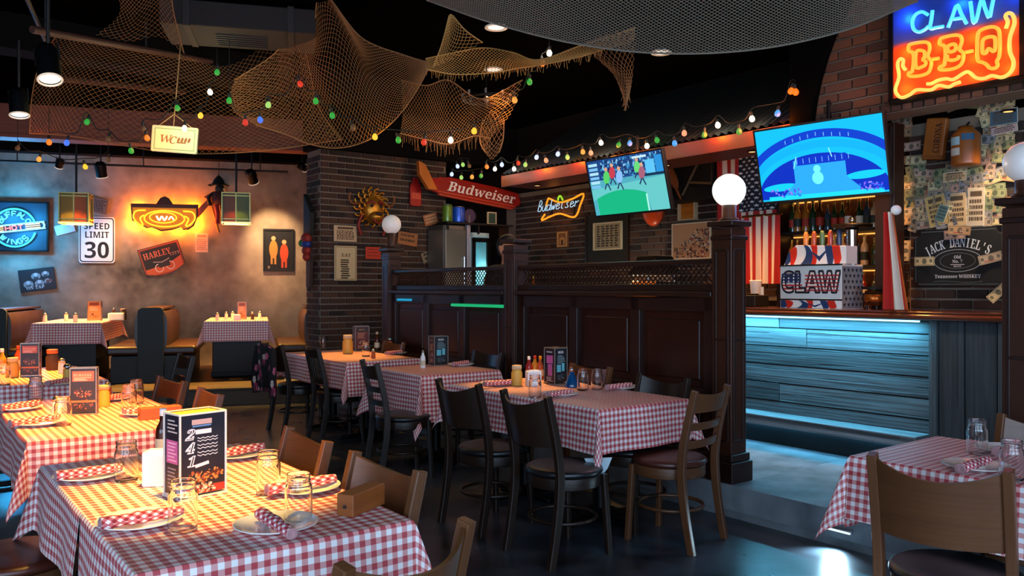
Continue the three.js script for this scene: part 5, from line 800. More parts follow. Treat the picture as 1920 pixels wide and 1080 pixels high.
// ---- flags
const starField = (x, x0, y0, w, h, nx, ny) => { x.fillStyle = '#10182c'; x.fillRect(x0, y0, w, h); x.fillStyle = '#e8ecf0'; for (let j = 0; j < ny; j++) for (let i = 0; i < nx; i++) { x.save(); x.translate(x0 + (i + (j % 2 ? 0.75 : 0.25)) * w / nx, y0 + (j + 0.5) * h / ny); x.beginPath(); for (let k = 0; k < 10; k++) { const r = (k % 2 ? 0.16 : 0.4) * w / nx, a = k * Math.PI / 5; x.lineTo(Math.sin(a) * r, -Math.cos(a) * r); } x.fill(); x.restore(); } };
const flagTex = canvasTex(256, 400, x => { for (let i = 0; i < 13; i++) { x.fillStyle = i % 2 ? '#e6d8c8' : '#b01c1c'; x.fillRect(i * 256 / 13, 0, 20, 400); } starField(x, 92, 0, 164, 350, 6, 15); });
const stripeTex = canvasTex(256, 256, x => { for (let i = 0; i < 9; i++) { x.fillStyle = i % 2 ? '#e6d8c8' : '#b01c1c'; x.fillRect(i * 256 / 9, 0, 29, 256); } });
function flag(x0, y0, x1, y1, b, tex, label) {
  const R = rectOn(onB, b, x0, y0, x1, y1), t = thing('flag', label, 'flag', R.c, RB, 'flags behind the bar'), w = R.w, h = R.h, g = new THREE.PlaneGeometry(w, h, 40, 16), p = g.attributes.position; for (let i = 0; i < p.count; i++) { const x = p.getX(i), y = p.getY(i); p.setZ(i, 0.022 * Math.sin(x / w * 22) * (0.5 + (0.5 - y / h) * 0.7) + 0.02); p.setX(i, x * (1 - 0.05 * (0.5 - y / h))); } g.computeVertexNormals();
  put('cloth', g, std(0xffffff, 0.8, { map: tex, side: THREE.DoubleSide }), t); put('hanging_rod', bar([-w / 2 - 0.03, h / 2, 0.02], [w / 2 + 0.03, h / 2, 0.02], 0.012, 8), M.brass, t); return t;
}
flag(1348, 292, 1462, 412, 3.95, flagTex, 'stars and stripes hanging behind the bright globe'); flag(1399, 404, 1464, 532, 3.7, stripeTex, 'striped red and white flag hanging lower, right of the post with the bright globe');
{ // draped flag on the bar post
  const p = onB(1675, 470, BF - 0.12), t = thing('draped_flag', 'red, white and orange flag draped beside the bar post', 'flag', V(p.x, 0, p.z), RB), h0 = CT, h1 = 1.95, g = board(20, 24, (u, v) => { const s = u - 0.5, w = 0.17 * (1 - v * 0.72) + 0.02; return [s * w + 0.05 * (1 - v) - 0.02, h0 + 0.01 + (h1 - h0) * v, 0.02 + 0.02 * Math.sin(u * 14)]; }, 0.008), q = g.attributes.uv; const P = g.attributes.position; for (let i = 0; i < q.count; i++) { const v = (P.getY(i) - h0) / (h1 - h0), w = 0.17 * (1 - v * 0.72) + 0.02; q.setXY(i, (P.getX(i) + 0.02 - 0.05 * (1 - v)) / w + 0.5, v); }
  put('cloth', g, std(0xffffff, 0.8, { map: canvasTex(96, 64, x => { x.fillStyle = '#c01c14'; x.fillRect(0, 0, 96, 64); x.fillStyle = '#eadfcb'; x.fillRect(40, 0, 34, 64); x.fillStyle = '#c85a14'; x.fillRect(80, 0, 16, 64); }), side: THREE.DoubleSide }), t); put('finial', new THREE.SphereGeometry(0.035, 14, 10).translate(0.03, h1 + 0.02, 0.02), M.white, t);
  const q2 = onB(1668, 400, BF + 0.3), post = thing('bar_post', 'dark reddish post standing on the bar top left of the note-covered wall', 'post', V(q2.x, CT, q2.z), RB); put('shaft', box(0.15, EAVE - CT - 0.02, 0.15, 0, (EAVE - CT - 0.02) / 2, 0, 0.006, 'y'), M.postWood, post); put('base_block', box(0.19, 0.06, 0.19, 0, 0.03, 0, 0.006), M.darkWood, post); put('bead', [box(0.02, EAVE - CT - 0.1, 0.02, 0.05, (EAVE - CT) / 2, 0.08, 0.004, 'y')], M.darkWood, post);
}
// ---- on the counter: flag-covered box with taps
{
  const aR = toG(onB(1578, 520, BF + 0.02))[0], aL = toG(onB(1463, 520, BF + 0.02))[0], w = aL - aR, t = thing('display_box', 'box painted with big stars-and-stripes letters on the bar top', 'display', G((aL + aR) / 2, BF + 0.17, CT), RB), h = 0.27, d = 0.3;
  const front = canvasTex(512, 280, x => { x.fillStyle = '#c8d4dc'; x.fillRect(0, 0, 512, 280); x.font = 'bold 228px sans-serif'; x.lineJoin = 'round'; const draw = () => { x.save(); x.scale(0.8, 1.08); x.fillText('CLAW', 4, 208); x.restore(); }; x.fillStyle = '#101828'; x.lineWidth = 26; x.save(); x.scale(0.8, 1.08); x.strokeStyle = '#101828'; x.strokeText('CLAW', 4, 208); x.restore();
    x.fillStyle = '#e8e0dc'; draw(); x.globalCompositeOperation = 'source-over'; for (let i = 0; i < 5; i++) { x.fillStyle = '#c02428'; x.fillRect(215, 76 + i * 32, 280, 13); } x.fillStyle = '#1c3260'; x.fillRect(10, 60, 170, 84); x.fillStyle = '#fff'; for (let i = 0; i < 12; i++) { x.beginPath(); x.arc(28 + (i % 4) * 44, 76 + Math.floor(i / 4) * 28, 7, 0, 7); x.fill(); } x.fillStyle = '#c02428'; x.fillRect(20, 160, 170, 14); x.fillRect(20, 190, 170, 14);
    x.strokeStyle = '#101828'; x.lineWidth = 10; x.save(); x.scale(0.8, 1.08); x.strokeText('CLAW', 4, 208); x.restore(); });
  const camo = canvasTex(256, 96, x => { x.fillStyle = '#e6e8ec'; x.fillRect(0, 0, 256, 96); for (let i = 0; i < 9; i++) { x.fillStyle = ['#1c3a6a', '#d42818', '#eef0f2'][i % 3]; const a = i * 30 - 10; x.beginPath(); x.moveTo(a, 0); x.quadraticCurveTo(a + rr(-20, 40), 50, a + rr(-10, 20), 96); x.lineTo(a + rr(20, 42), 96); x.quadraticCurveTo(a + rr(40, 80), 40, a + rr(10, 44), 0); x.fill(); } x.fillStyle = '#1c3a6a'; x.beginPath(); x.moveTo(110, 30); x.lineTo(150, 60); x.lineTo(200, 10); x.lineTo(150, 84); x.fill(); });
  const sideT = canvasTex(128, 160, x => { x.fillStyle = '#8a929c'; x.fillRect(0, 0, 128, 160); x.fillStyle = '#1c2434'; for (let j = 0; j < 7; j++) for (let i = 0; i < 5; i++) { x.save(); x.translate(14 + i * 25 + (j % 2) * 10, 14 + j * 22); x.beginPath(); for (let k = 0; k < 10; k++) { const r = k % 2 ? 4 : 10, a = k * Math.PI / 5; x.lineTo(Math.sin(a) * r, -Math.cos(a) * r); } x.fill(); x.restore(); } });
  put('box_body', box(w, h + 0.07, d, 0, (h + 0.07) / 2, 0, 0.003), M.white, t); const P = (n, gw, gh, tx, x, y, z, ry = 0) => put(n, new THREE.PlaneGeometry(gw, gh).rotateY(ry).translate(x, y, z), std(0xffffff, 0.45, { map: tx }), t);
  P('front_lettering', w - 0.01, h - 0.02, front, 0, 0.07 + h / 2, d / 2 + 0.002); P('lower_band', w - 0.01, 0.06, camo, 0, 0.033, d / 2 + 0.002); P('star_side', d - 0.01, h + 0.05, sideT, w / 2 + 0.002, (h + 0.06) / 2, 0, Math.PI / 2);
  put('edge_trim', [box(w + 0.006, 0.012, 0.012, 0, 0.07, d / 2), box(w + 0.006, 0.012, 0.012, 0, h + 0.068, d / 2)], M.chrome, t);
  const top = extrude([[-w / 2, 0], [w / 2, 0], [w / 2, 0.13], [-w * 0.3, 0.15], [-w * 0.42, 0.1]], d * 0.5, 0.004); const q = top.attributes.position, u = top.attributes.uv; for (let i = 0; i < q.count; i++) u.setXY(i, q.getX(i) / w + 0.5, q.getY(i) / 0.16); put('printed_hood', top.translate(0, h + 0.078, -d * 0.2), std(0xffffff, 0.45, { map: camo }), t);
  // beer tower behind
  const bt = thing('beer_tower', 'chrome beer tower with tap handles behind the flag-painted box', 'beer tower', G((aL + aR) / 2 - w * 0.22, BF + 0.42, CT), RB); put('column', lathe([[0, 0], [0.08, 0], [0.08, 0.02], [0.045, 0.04], [0.045, 0.62], [0.05, 0.64], [0, 0.64]], 22), M.chrome, bt); put('top_disc', lathe([[0, 0.64], [0.15, 0.645], [0.155, 0.655], [0.15, 0.668], [0, 0.672]], 28), M.blackMetal, bt); put('finial', new THREE.SphereGeometry(0.028, 12, 8).translate(0, 0.7, 0), M.chrome, bt);
  const cols = [0x1c3a6a, 0xc04a3a, 0x3a6a58, 0x8a4a30, 0xb8884a]; cols.forEach((c, i) => { const x = -0.1 - i * 0.075; put('tap_handle', lathe([[0, 0.4], [0.008, 0.4], [0.012, 0.46], [0.02, 0.52], [0.021, 0.6], [0.012, 0.63], [0, 0.632]], 12).translate(x, 0, 0.02), phys(c, 0.35, { clearcoat: 0.4 }), bt); put('faucet', bar([x, 0.4, 0.02], [x, 0.34, 0.07], 0.012), M.chrome, bt); }); put('tap_rail', bar([-0.45, 0.39, 0], [0, 0.39, 0], 0.024, 10), M.chrome, bt);
  // other goods on the counter
  const put2 = (px, b) => { const p = onB(px, 545, b); return V(p.x, CT, p.z); };
  { const c = put2(1638, BF + 0.2), k = thing('copper_barrel', 'small copper barrel under a black tray at the right of the flag-painted box', 'barrel', c, RB); put('drum', lathe([[0, 0.03], [0.06, 0.03], [0.072, 0.08], [0.06, 0.14], [0, 0.14]], 22), std(0xb8642a, 0.3, { metalness: 0.9 }), k); for (const y of [0.05, 0.12]) put('hoop', new THREE.TorusGeometry(0.067, 0.004, 6, 24).rotateX(Math.PI / 2).translate(0, y, 0), M.blackMetal, k); put('foot', [cyl(0.01, 0.01, 0.03, -0.04, 0.015, 0.03, 8), cyl(0.01, 0.01, 0.03, 0.04, 0.015, 0.03, 8), cyl(0.01, 0.01, 0.03, 0, 0.015, -0.05, 8)], M.black, k); put('tray', cyl(0.09, 0.085, 0.02, 0, 0.16, 0, 24), M.black, k); put('spigot', bar([0, 0.07, 0.06], [0, 0.06, 0.1], 0.008), M.brass, k); }
  { const c = put2(1414, BF + 0.25), k = thing('cash_register', 'black till at the left end of the visible bar top', 'till', c, RB); put('case', box(0.16, 0.1, 0.2, 0, 0.05, 0, 0.01), M.black, k); put('keypad', box(0.1, 0.012, 0.08, 0, 0.106, 0.04, 0.003), M.blackMetal, k); put('receipt', box(0.03, 0.08, 0.004, 0.06, 0.13, -0.03), M.white, k); }
  { const c = put2(1417, BF + 0.42), k = thing('white_cup', 'stack of white paper cups behind the black till', 'cups', c, RB); put('cup_stack', lathe([[0, 0], [0.038, 0], [0.052, 0.16], [0.055, 0.165], [0.05, 0.17], [0, 0.17]], 22).translate(0, 0.06, 0), M.white, k); put('base', cyl(0.05, 0.05, 0.06, 0, 0.03, 0, 20), M.black, k); }
  const glassG = lathe([[0, 0], [0.03, 0], [0.034, 0.004], [0.038, 0.12], [0.036, 0.12], [0.032, 0.01], [0, 0.008]], 18);
  for (let i = 0; i < 6; i++) { const o = put('beer_glass', glassG, M.glass, scene); o.position.copy(put2(1592 + i * 9, BF + 0.36 + (i % 2) * 0.06)); tag(o, ORD[i] + ' clear beer glass from the left, on the bar right of the tap tower', 'glass', 'beer glasses on the bar'); }
}
// ---- note-covered wall right of the bar post
{
  const KM = BM - 0.03, inside = (x, y) => x > 1690 && x < 1884 && y > 190 && y < 548;
  const noteCols = ['#8a8c62', '#c0a880', '#a08c78', '#788060', '#d0ba8c', '#b08862', '#8a8688', '#c09884']; const noteTex = noteCols.map((c, k) => canvasTex(96, 44, x => { x.fillStyle = c; x.fillRect(0, 0, 96, 44); x.strokeStyle = 'rgba(40,50,36,0.7)'; x.lineWidth = 2; x.strokeRect(4, 4, 88, 36); x.fillStyle = 'rgba(40,48,40,0.6)'; x.beginPath(); x.ellipse(48, 22, 11, 14, 0, 0, 7); x.fill(); for (const q of [12, 78]) x.fillRect(q - 4, 12, 12, 16); if (k % 3 === 2) { x.fillStyle = 'rgba(140,40,40,0.7)'; x.fillRect(20, 30, 40, 5); } }));
  const nMats = noteTex.map(t => std(0xffffff, 0.8, { map: t, side: THREE.DoubleSide })), nGeo = [0, 1].map(k => { const g = new THREE.PlaneGeometry(0.155, 0.066, 6, 1), p = g.attributes.position; for (let i = 0; i < p.count; i++) p.setZ(i, k ? 0.012 * Math.pow(p.getX(i) / 0.078, 2) : 0.006 * Math.sin(p.getX(i) * 30)); g.computeVertexNormals(); return g; });
  const TONES = ['olive green', 'sand-coloured', 'warm grey', 'dull green', 'cream', 'brownish pink', 'blue-grey', 'dusty pink']; let n = 0; const pin = (px, py, roll, mi, label, grp, lift) => { const o = put('banknote', nGeo[n % 2], nMats[mi], scene); o.position.copy(onB(px, py, KM - lift)); o.rotation.order = 'YXZ'; o.rotation.set(rr(-0.06, 0.02), RB + rr(-0.06, 0.06), roll); tag(o, label, 'banknote', grp); n++; };
  const blank = (x, y) => (x > 1722 && x < 1842 && y < 318 && y > 205) || (x > 1712 && x < 1884 && y > 425);
  for (let y = 196; y < 430; y += 13) for (let x = 1693; x < 1890; x += 21) { const px = x + rr(-6, 6), py = y + rr(-4, 4); if (!inside(px, py) || blank(px, py)) continue; if (py < 315 && px < 1735 && rnd() < 0.55) continue; pin(px, py, rr(-0.25, 0.25) + (rnd() < 0.12 ? 1.4 : 0), Math.floor(rnd() * 8), '', '', rr(0.001, 0.018)); const o = scene.children[scene.children.length - 1], z = py < 320 ? (px < 1740 ? 'left of the wooden board' : px > 1840 ? 'right of the hanging jug' : 'around the hanging jug') : (px < 1735 ? 'beside the bar post, below the wooden board' : px > 1850 ? 'at the right end of the note wall' : 'among the pinned cards'), tone = TONES[nMats.indexOf(o.material)]; tag(o, tone + ' banknote pinned ' + z, 'banknote', tone + ' banknotes ' + z); }
  pin(1698, 470, 1.5, 4, 'upright banknote left of the black whiskey sign', undefined, 0.006); pin(1872, 548, 0.8, 1, 'crumpled note at the lower right corner of the black whiskey sign', undefined, 0.02);
  // larger cards in the middle
  const card = (x0, y0, x1, y1, bg, label, roll) => hung('pinned_card', label, 'card', onB, KM - 0.022, RB, x0, y0, x1, y1, { tex: smallPrint(64, 64, bg, '#4a3a28', 4, 1), d: 0.003, roll, edge: M.paper });
  card(1738, 366, 1776, 424, '#b89a5a', 'yellowed leaf-patterned card left of centre on the note wall', 0.2); card(1776, 362, 1812, 424, '#c2a478', 'tan card in the middle of the note wall', 0.02); card(1813, 352, 1846, 424, '#b8aa94', 'tall printed card with small pictures right of centre on the note wall', -0.03); card(1768, 322, 1812, 340, '#d0a87a', 'small orange and cream label at the top of the card group', 0); card(1856, 205, 1908, 234, '#3a5668', 'dark blue plate at the top right of the note wall', 0.02); card(1858, 236, 1908, 250, '#b89a9a', 'pinkish strip plate below the dark blue plate', 0.08);
  hung('card_note', 'teal ticket pinned on the yellowed leaf-patterned card', 'ticket', onB, KM - 0.035, RB, 1752, 384, 1780, 416, { tex: smallPrint(48, 64, '#4a6a68', '#22343a', 4, 0), d: 0.003, roll: -0.35, edge: M.paper, sw: 0.7 });
  // whiskey sign
  const jd = canvasTex(1024, 620, (x, w, h) => {
    x.fillStyle = '#080c10'; x.fillRect(0, 0, w, h); x.strokeStyle = '#5a646a'; x.lineWidth = 6; x.strokeRect(24, 24, w - 48, h - 48);
    x.fillStyle = '#c8ccd0'; x.textAlign = 'center'; const s = "JACK DANIEL'S"; x.font = 'bold 120px serif'; for (let i = 0; i < s.length; i++) { const a = (i - (s.length - 1) / 2) * 0.09; x.save(); x.translate(w / 2 + Math.sin(a) * 620, 760 - Math.cos(a) * 560); x.rotate(a * 0.9); x.scale(0.72, 1.15); x.fillText(s[i], 0, 0); x.restore(); }
    x.strokeStyle = '#8a9298'; x.lineWidth = 8; x.beginPath(); x.ellipse(w / 2, 345, 270, 118, 0, 0, 7); x.stroke(); x.lineWidth = 3; x.beginPath(); x.ellipse(w / 2, 345, 200, 84, 0, 0, 7); x.stroke(); x.font = 'bold 46px serif'; x.fillText('Old', w / 2, 322); x.fillText('No. 7', w / 2, 368); x.fillRect(w / 2 - 80, 384, 160, 6); x.font = 'bold 24px serif'; x.fillText('BRAND', w / 2, 414); x.font = 'bold 50px serif'; x.fillText('Tennessee WHISKEY', w / 2, 530); x.strokeStyle = '#5a646a'; x.lineWidth = 5; x.beginPath(); x.moveTo(240, 570); x.bezierCurveTo(400, 545, 600, 600, 790, 565); x.stroke();
  });
  hung('whiskey_sign', 'black cut-cornered whiskey sign with pale arched lettering on the note wall', 'sign', onB, KM - 0.03, RB, 1714, 428, 1884, 537, { tex: jd, d: 0.02, rough: 0.9, shape: [[-0.5, -0.38], [-0.42, -0.5], [0.42, -0.5], [0.5, -0.38], [0.5, 0.34], [0.43, 0.4], [0.4, 0.5], [-0.4, 0.5], [-0.43, 0.4], [-0.5, 0.34]] });
  pin(1733, 490, 0, 4, 'banknote stuck on the left of the whiskey sign', undefined, 0.045); pin(1858, 484, 0.25, 2, 'crumpled banknote stuck on the right of the whiskey sign', undefined, 0.045); pin(1790, 440, 0.02, 7, 'note with a coloured picture at the top of the whiskey sign', undefined, 0.045); pin(1800, 432, -0.1, 5, 'second note overlapping the top of the whiskey sign', undefined, 0.05);
  // wooden tap board and the brown bottle-shaped one
  { const R = rectOn(onB, KM - 0.05, 1732, 222, 1778, 299), t = thing('wooden_board', 'orange-brown wooden board with dark upright lettering on the note wall', 'board', R.c, RB); t.rotation.order = 'YXZ'; t.rotation.z = -0.13; const w = R.w * 0.84, h = R.h; put('board', box(w, h, 0.06, 0, 0, 0, 0.012, 'y'), woodMat(0xb8641e, 0.5), t); const tx = canvasTex(96, 220, x => { x.fillStyle = '#00000000'; x.clearRect(0, 0, 96, 220); x.fillStyle = '#2a1408'; x.save(); x.translate(70, 196); x.rotate(-Math.PI / 2); x.font = 'bold 52px serif'; x.fillText('CORONA', 0, 0, 176); x.restore(); }); put('lettering', new THREE.PlaneGeometry(w * 0.8, h * 0.9).translate(0.02, 0, 0.0315), std(0xffffff, 0.6, { map: tx, transparent: true, alphaTest: 0.4 }), t); put('edge_band', box(w * 1.01, 0.02, 0.064, 0, -h / 2 + 0.02, 0, 0.004), M.block, t); }
  { const c = onB(1811, 275, KM - 0.12), s = -c.z / F, t = thing('hanging_jug', 'brown hanging jug with blue and white labels on the note wall', 'jug', c, RB), h = 76 * s, r = 25 * s; put('jug_body', lathe([[0, -h / 2], [r * 0.9, -h / 2], [r, -h * 0.42], [r, h * 0.28], [r * 0.6, h * 0.42], [r * 0.5, h * 0.5], [0, h * 0.5]], 24), phys(0x8a4a18, 0.35, { clearcoat: 0.4 }), t); const band = (y, hh, a0, al, c2) => put('paper_label', new THREE.CylinderGeometry(r * 1.012, r * 1.012, hh, 14, 1, true, a0, al).translate(0, y, 0), std(c2, 0.6, { side: THREE.DoubleSide }), t); band(h * 0.12, h * 0.2, -0.9, 0.9, 0x8fb0c0); band(-h * 0.14, h * 0.18, -0.9, 0.9, 0xb8b4ac); band(h * 0.2, h * 0.16, 0.1, 0.9, 0x1c4a6a); put('hanger', bar([0, h * 0.5, 0], [0, h * 0.62, -0.05], 0.008), M.black, t); }
}
// ------------------------------------------------------------------ signs on the concrete wall
const KW = 0.02;
{ // blue round neon at the left edge
  const R = rectOn(onW, 0.04, -38, 379, 90, 470), t = thing('neon_sign', 'round blue neon sign on a dark board at the left edge of the concrete wall', 'sign', R.c, TW); t.updateMatrixWorld(true);
  put('board', boxUV(new RoundedBoxGeometry(R.w, R.h, 0.05, 1, 0.008)), std(0x071628, 0.6), t); put('frame', [box(R.w + 0.02, 0.025, 0.07, 0, R.h / 2), box(R.w + 0.02, 0.025, 0.07, 0, -R.h / 2), box(0.025, R.h, 0.07, R.w / 2, 0), box(0.025, R.h, 0.07, -R.w / 2, 0)], M.blackMetal, t);
  const c = t.worldToLocal(onW(27, 427, 0.1)), e = t.worldToLocal(onW(67, 427, 0.1)), r = e.x - c.x, blue = glow(0x3cd0ff, 1.3, 0x446677), gold = glow(0xffb850, 1.1, 0x775533), red = glow(0xff4a28, 1.2, 0x773322), wh = glow(0x9ceaff, 1.3, 0x667777), pale = glow(0x6cd8d8, 1.0, 0x447777);
  const at2 = (x, y) => [c.x + x * r, c.y + y * r, c.z];
  put('neon_ring', tubeOf(arc(0, 0, 1, 1, 14, 168, 24).map(q => at2(...q)), 0.015), blue, t); put('neon_ring', tubeOf(arc(0, 0, 1, 1, 192, 346, 24).map(q => at2(...q)), 0.015), blue, t);
  const rot = 0.13, bx = (x, y) => at2(x * Math.cos(rot) - y * Math.sin(rot), x * Math.sin(rot) + y * Math.cos(rot));
  put('neon_bar', tubeOf([...arc(1.25, 0, 0.17, 0.17, -90, 90, 8), ...arc(-1.25, 0, 0.17, 0.17, 90, 270, 8)].map(q => bx(...q)), 0.013, true), wh, t); for (const y of [-0.1, 0, 0.1]) for (const s of [-1, 1]) put('neon_stripe', tubeOf([bx(s * 0.52, y), bx(s * 0.9, y), bx(s * 1.22, y)], 0.009), gold, t);
  ['H', 'O', 'T'].forEach((ch, k) => put('neon_letter', GL[ch].map(st => tubeOf(st.map(([x, y]) => bx(-0.42 + k * 0.3 + x * 0.22, -0.11 + y * 0.22)), 0.011, false, 5)), red, t));
  [...'BUFFALO'].forEach((ch, k) => { const a = (150 - k * 20) * Math.PI / 180; put('neon_letter', GL[ch].map(st => tubeOf(st.map(([x, y]) => { const rr3 = 0.62 + y * 0.24, dx = (x - 0.5) * 0.2; return at2(Math.cos(a) * rr3 + Math.sin(a) * dx, Math.sin(a) * rr3 - Math.cos(a) * dx); }), 0.01, false, 5)), pale, t); });
  [...'WINGS'].forEach((ch, k) => { const a = (225 + k * 22) * Math.PI / 180; put('neon_letter', GL[ch].map(st => tubeOf(st.map(([x, y]) => { const rr3 = 0.88 - y * 0.26, dx = (x - 0.5) * 0.22; return at2(Math.cos(a) * rr3 - Math.sin(a) * dx, Math.sin(a) * rr3 + Math.cos(a) * dx); }), 0.01, false, 5)), pale, t); });
  for (const [x, y] of [[-0.3, 0.5], [0.8, 0.3], [0.3, -0.6]]) pointLight(0x30b4ff, L.neonBlue, t.localToWorld(V(c.x + x * r, c.y + y * r, c.z + 0.24)), 3);
}
{ // back-lit oval plaque, orange
  const R = rectOn(onW, 0.1, 246, 383, 371, 433), t = thing('light_sign', 'glowing yellow crab-like sign with an orange halo on the concrete wall', 'sign', R.c, TW), w = R.w, h = R.h; t.updateMatrixWorld(true);
  const P = [[-0.5, 0.48], [0.5, 0.5], [0.5, 0.1], [0.44, -0.28], [0.36, -0.42], [0.28, -0.44], [0.24, -0.34], [0.12, -0.44], [-0.06, -0.5], [-0.2, -0.36], [-0.27, -0.4], [-0.33, -0.3], [-0.48, -0.14]].map(([x, y]) => [x * w, y * h]);
  put('board', extrude(P, 0.03, 0.006), std(0x5a1e0c, 0.5), t); put('lit_face', extrude(P.map(([x, y]) => [x * 0.95, (y - 0.02 * h) * 0.82 - 0.035 * h]), 0.006, 0.002).translate(0, 0, 0.037), std(0xc07008, 0.5, { emissive: 0xf08a08, emissiveIntensity: 0.5 }), t);
  const yl = glow(0xffd02c, 1.5, 0x886622), wh = glow(0xfff4d8, 1.6, 0x888888), T = pts => pts.map(([x, y]) => [x * w, y * h - 0.03 * h, 0.055]);
  put('neon_ring', tubeOf(T(arc(0, -0.02, 0.3, 0.3, 0, 350, 24)), 0.012, true), yl, t); put('neon_ring', tubeOf(T(arc(-0.02, 0.02, 0.2, 0.2, 0, 350, 20)), 0.011, true), yl, t); put('neon_letters', [tubeOf(T([[-0.12, 0.08], [-0.08, -0.08], [-0.04, 0.06], [0, -0.08], [0.04, 0.08]]), 0.014), tubeOf(T([[0.06, -0.06], [0.1, 0.06], [0.14, -0.06]]), 0.012)], wh, t);
  for (const s of [-1, 1]) put('neon_claw', tubeOf(T([[s * 0.28, 0.28], [s * 0.42, 0.24], [s * 0.46, 0.02], [s * 0.4, -0.2], [s * 0.32, -0.28], [s * 0.36, -0.02], [s * 0.3, 0.1]]), 0.013), yl, t);
  put('top_ornament', extrude([[-0.12, 0], [0.12, 0], [0.06, 0.09], [0, 0.12], [-0.06, 0.09]], 0.03, 0.004).translate(0, h * 0.5, 0), std(0x3a1408, 0.6), t);
  for (const [x, y] of [[-0.42, 0.3], [0, 0.35], [0.42, 0.3], [-0.45, -0.2], [0.45, -0.2], [-0.15, -0.35], [0.2, -0.35]]) pointLight(0xff7a08, L.crab, t.localToWorld(V(x * w, y * h, -0.045)), 1);
  const strips = []; for (const s of [0.4, -0.3]) strips.push(box(w * 0.8, 0.012, 0.012, 0, s * h, -0.012)); put('halo_strip', strips, glow(0xff8a10, 1.5), t); put('standoff', [bar([-w * 0.4, 0.02, 0], [-w * 0.4, 0.02, -0.1], 0.012), bar([w * 0.4, 0.02, 0], [w * 0.4, 0.02, -0.1], 0.012)], M.blackMetal, t);
}
const ht = (n, l, c, ...r) => hung(n, l, c, onW, KW, TW, ...r);
ht('speed_limit_sign', 'white road sign with a black border reading SPEED LIMIT 30', 'sign', 148, 407, 215, 493, { tex: canvasTex(384, 512, (x, w, h) => { x.fillStyle = '#e9eaec'; x.fillRect(0, 0, w, h); x.strokeStyle = '#14181c'; x.lineWidth = 12; x.beginPath(); x.roundRect ? x.roundRect(14, 14, w - 28, h - 28, 30) : x.rect(14, 14, w - 28, h - 28); x.stroke(); x.fillStyle = '#101418'; x.textAlign = 'center'; x.font = 'bold 96px sans-serif'; x.fillText('SPEED', w / 2, 136, 320); x.fillText('LIMIT', w / 2, 232, 270); x.font = 'bold 250px sans-serif'; x.fillText('30', w / 2, 456, 300); }), shape: roundPts(1, 1, 0.07, 4), d: 0.006, edge: M.white });
ht('tin_picture', 'grey and white tin picture of figures, hung askew below the round blue neon', 'picture', 36, 500, 104, 549, { tex: canvasTex(256, 180, x => { x.fillStyle = '#23272c'; x.fillRect(0, 0, 256, 180); for (const [a, b, r] of [[120, 60, 34], [190, 50, 28], [200, 110, 26], [60, 120, 36], [140, 120, 34]]) { x.fillStyle = '#8f959a'; x.beginPath(); x.ellipse(a, b, r, r * 0.8, 0, 0, 7); x.fill(); x.fillStyle = '#c9ccd0'; x.beginPath(); x.arc(a, b - r * 0.4, r * 0.4, 0, 7); x.fill(); x.fillStyle = '#3a3f45'; x.fillRect(a - r * 0.5, b + r * 0.2, r, r * 0.7); } x.fillStyle = '#7a4a44'; x.fillRect(190, 96, 44, 20); x.fillStyle = '#d0d2d4'; x.font = 'bold 34px serif'; x.fillText('ON TAP', 40, 162); }), roll: 0.13, d: 0.008, sh: 0.86 });
ht('shield_sign', 'tilted black and orange motorcycle sign with curved lower edge below the glowing crab-like sign', 'sign', 258, 452, 350, 522, { tex: canvasTex(400, 300, x => { x.fillStyle = '#16100e'; x.fillRect(0, 0, 400, 300); x.strokeStyle = '#8a3a1c'; x.lineWidth = 14; x.strokeRect(12, 12, 376, 276); x.fillStyle = '#c85a28'; x.beginPath(); x.moveTo(20, 210); x.lineTo(240, 200); x.lineTo(380, 150); x.lineTo(380, 280); x.lineTo(20, 280); x.fill(); x.fillStyle = '#c86a4a'; x.font = 'bold 82px serif'; x.fillText('HARLEY', 34, 110, 270); x.font = 'bold 40px serif'; x.fillStyle = '#b08a7a'; x.fillText('CITY', 286, 132); x.strokeStyle = '#d8c8bc'; x.lineWidth = 8; x.beginPath(); x.arc(150, 220, 38, 0, 7); x.stroke(); x.beginPath(); x.arc(260, 220, 38, 0, 7); x.stroke(); x.fillStyle = '#2a201c'; x.fillRect(150, 160, 110, 60); x.strokeStyle = '#b09a90'; x.beginPath(); x.moveTo(110, 150); x.lineTo(190, 170); x.lineTo(270, 150); x.stroke(); }), roll: 0.3, sw: 0.86, sh: 0.82, d: 0.012, shape: [[-0.5, -0.32], [-0.2, -0.46], [0.1, -0.5], [0.5, -0.3], [0.5, 0.5], [-0.5, 0.5]] });
ht('paper_notice', 'pinkish paper notice on the concrete wall right of the glowing crab-like sign', 'notice', 366, 437, 390, 473, { tex: smallPrint(48, 72, '#e6c4a4', '#b88868', 6, 1), d: 0.003, edge: M.paper });
ht('framed_poster', 'black-framed dark poster of two figures in orange and yellow', 'poster', 495, 431, 549, 507, { tex: canvasTex(160, 230, x => { x.fillStyle = '#0e0d10'; x.fillRect(0, 0, 160, 230); for (const [a, b, c] of [[52, 70, '#c8883a'], [112, 90, '#c8481c']]) { x.fillStyle = c; x.beginPath(); x.ellipse(a, b + 40, 24, 52, 0, 0, 7); x.fill(); x.fillRect(a - 16, b + 70, 12, 56); x.fillRect(a + 4, b + 70, 12, 56); x.fillStyle = '#d8a878'; x.beginPath(); x.arc(a, b - 22, 13, 0, 7); x.fill(); } x.fillStyle = '#8a7a6a'; x.fillRect(20, 206, 12, 14); }), frame: 0.03, d: 0.016 });
ht('slatted_plaque', 'tilted plaque of dark lines partly behind the left hanging lamp', 'plaque', 163, 371, 201, 399, { tex: smallPrint(96, 72, '#6a5a50', '#2c2420', 6, 0), roll: -0.16, d: 0.015 });
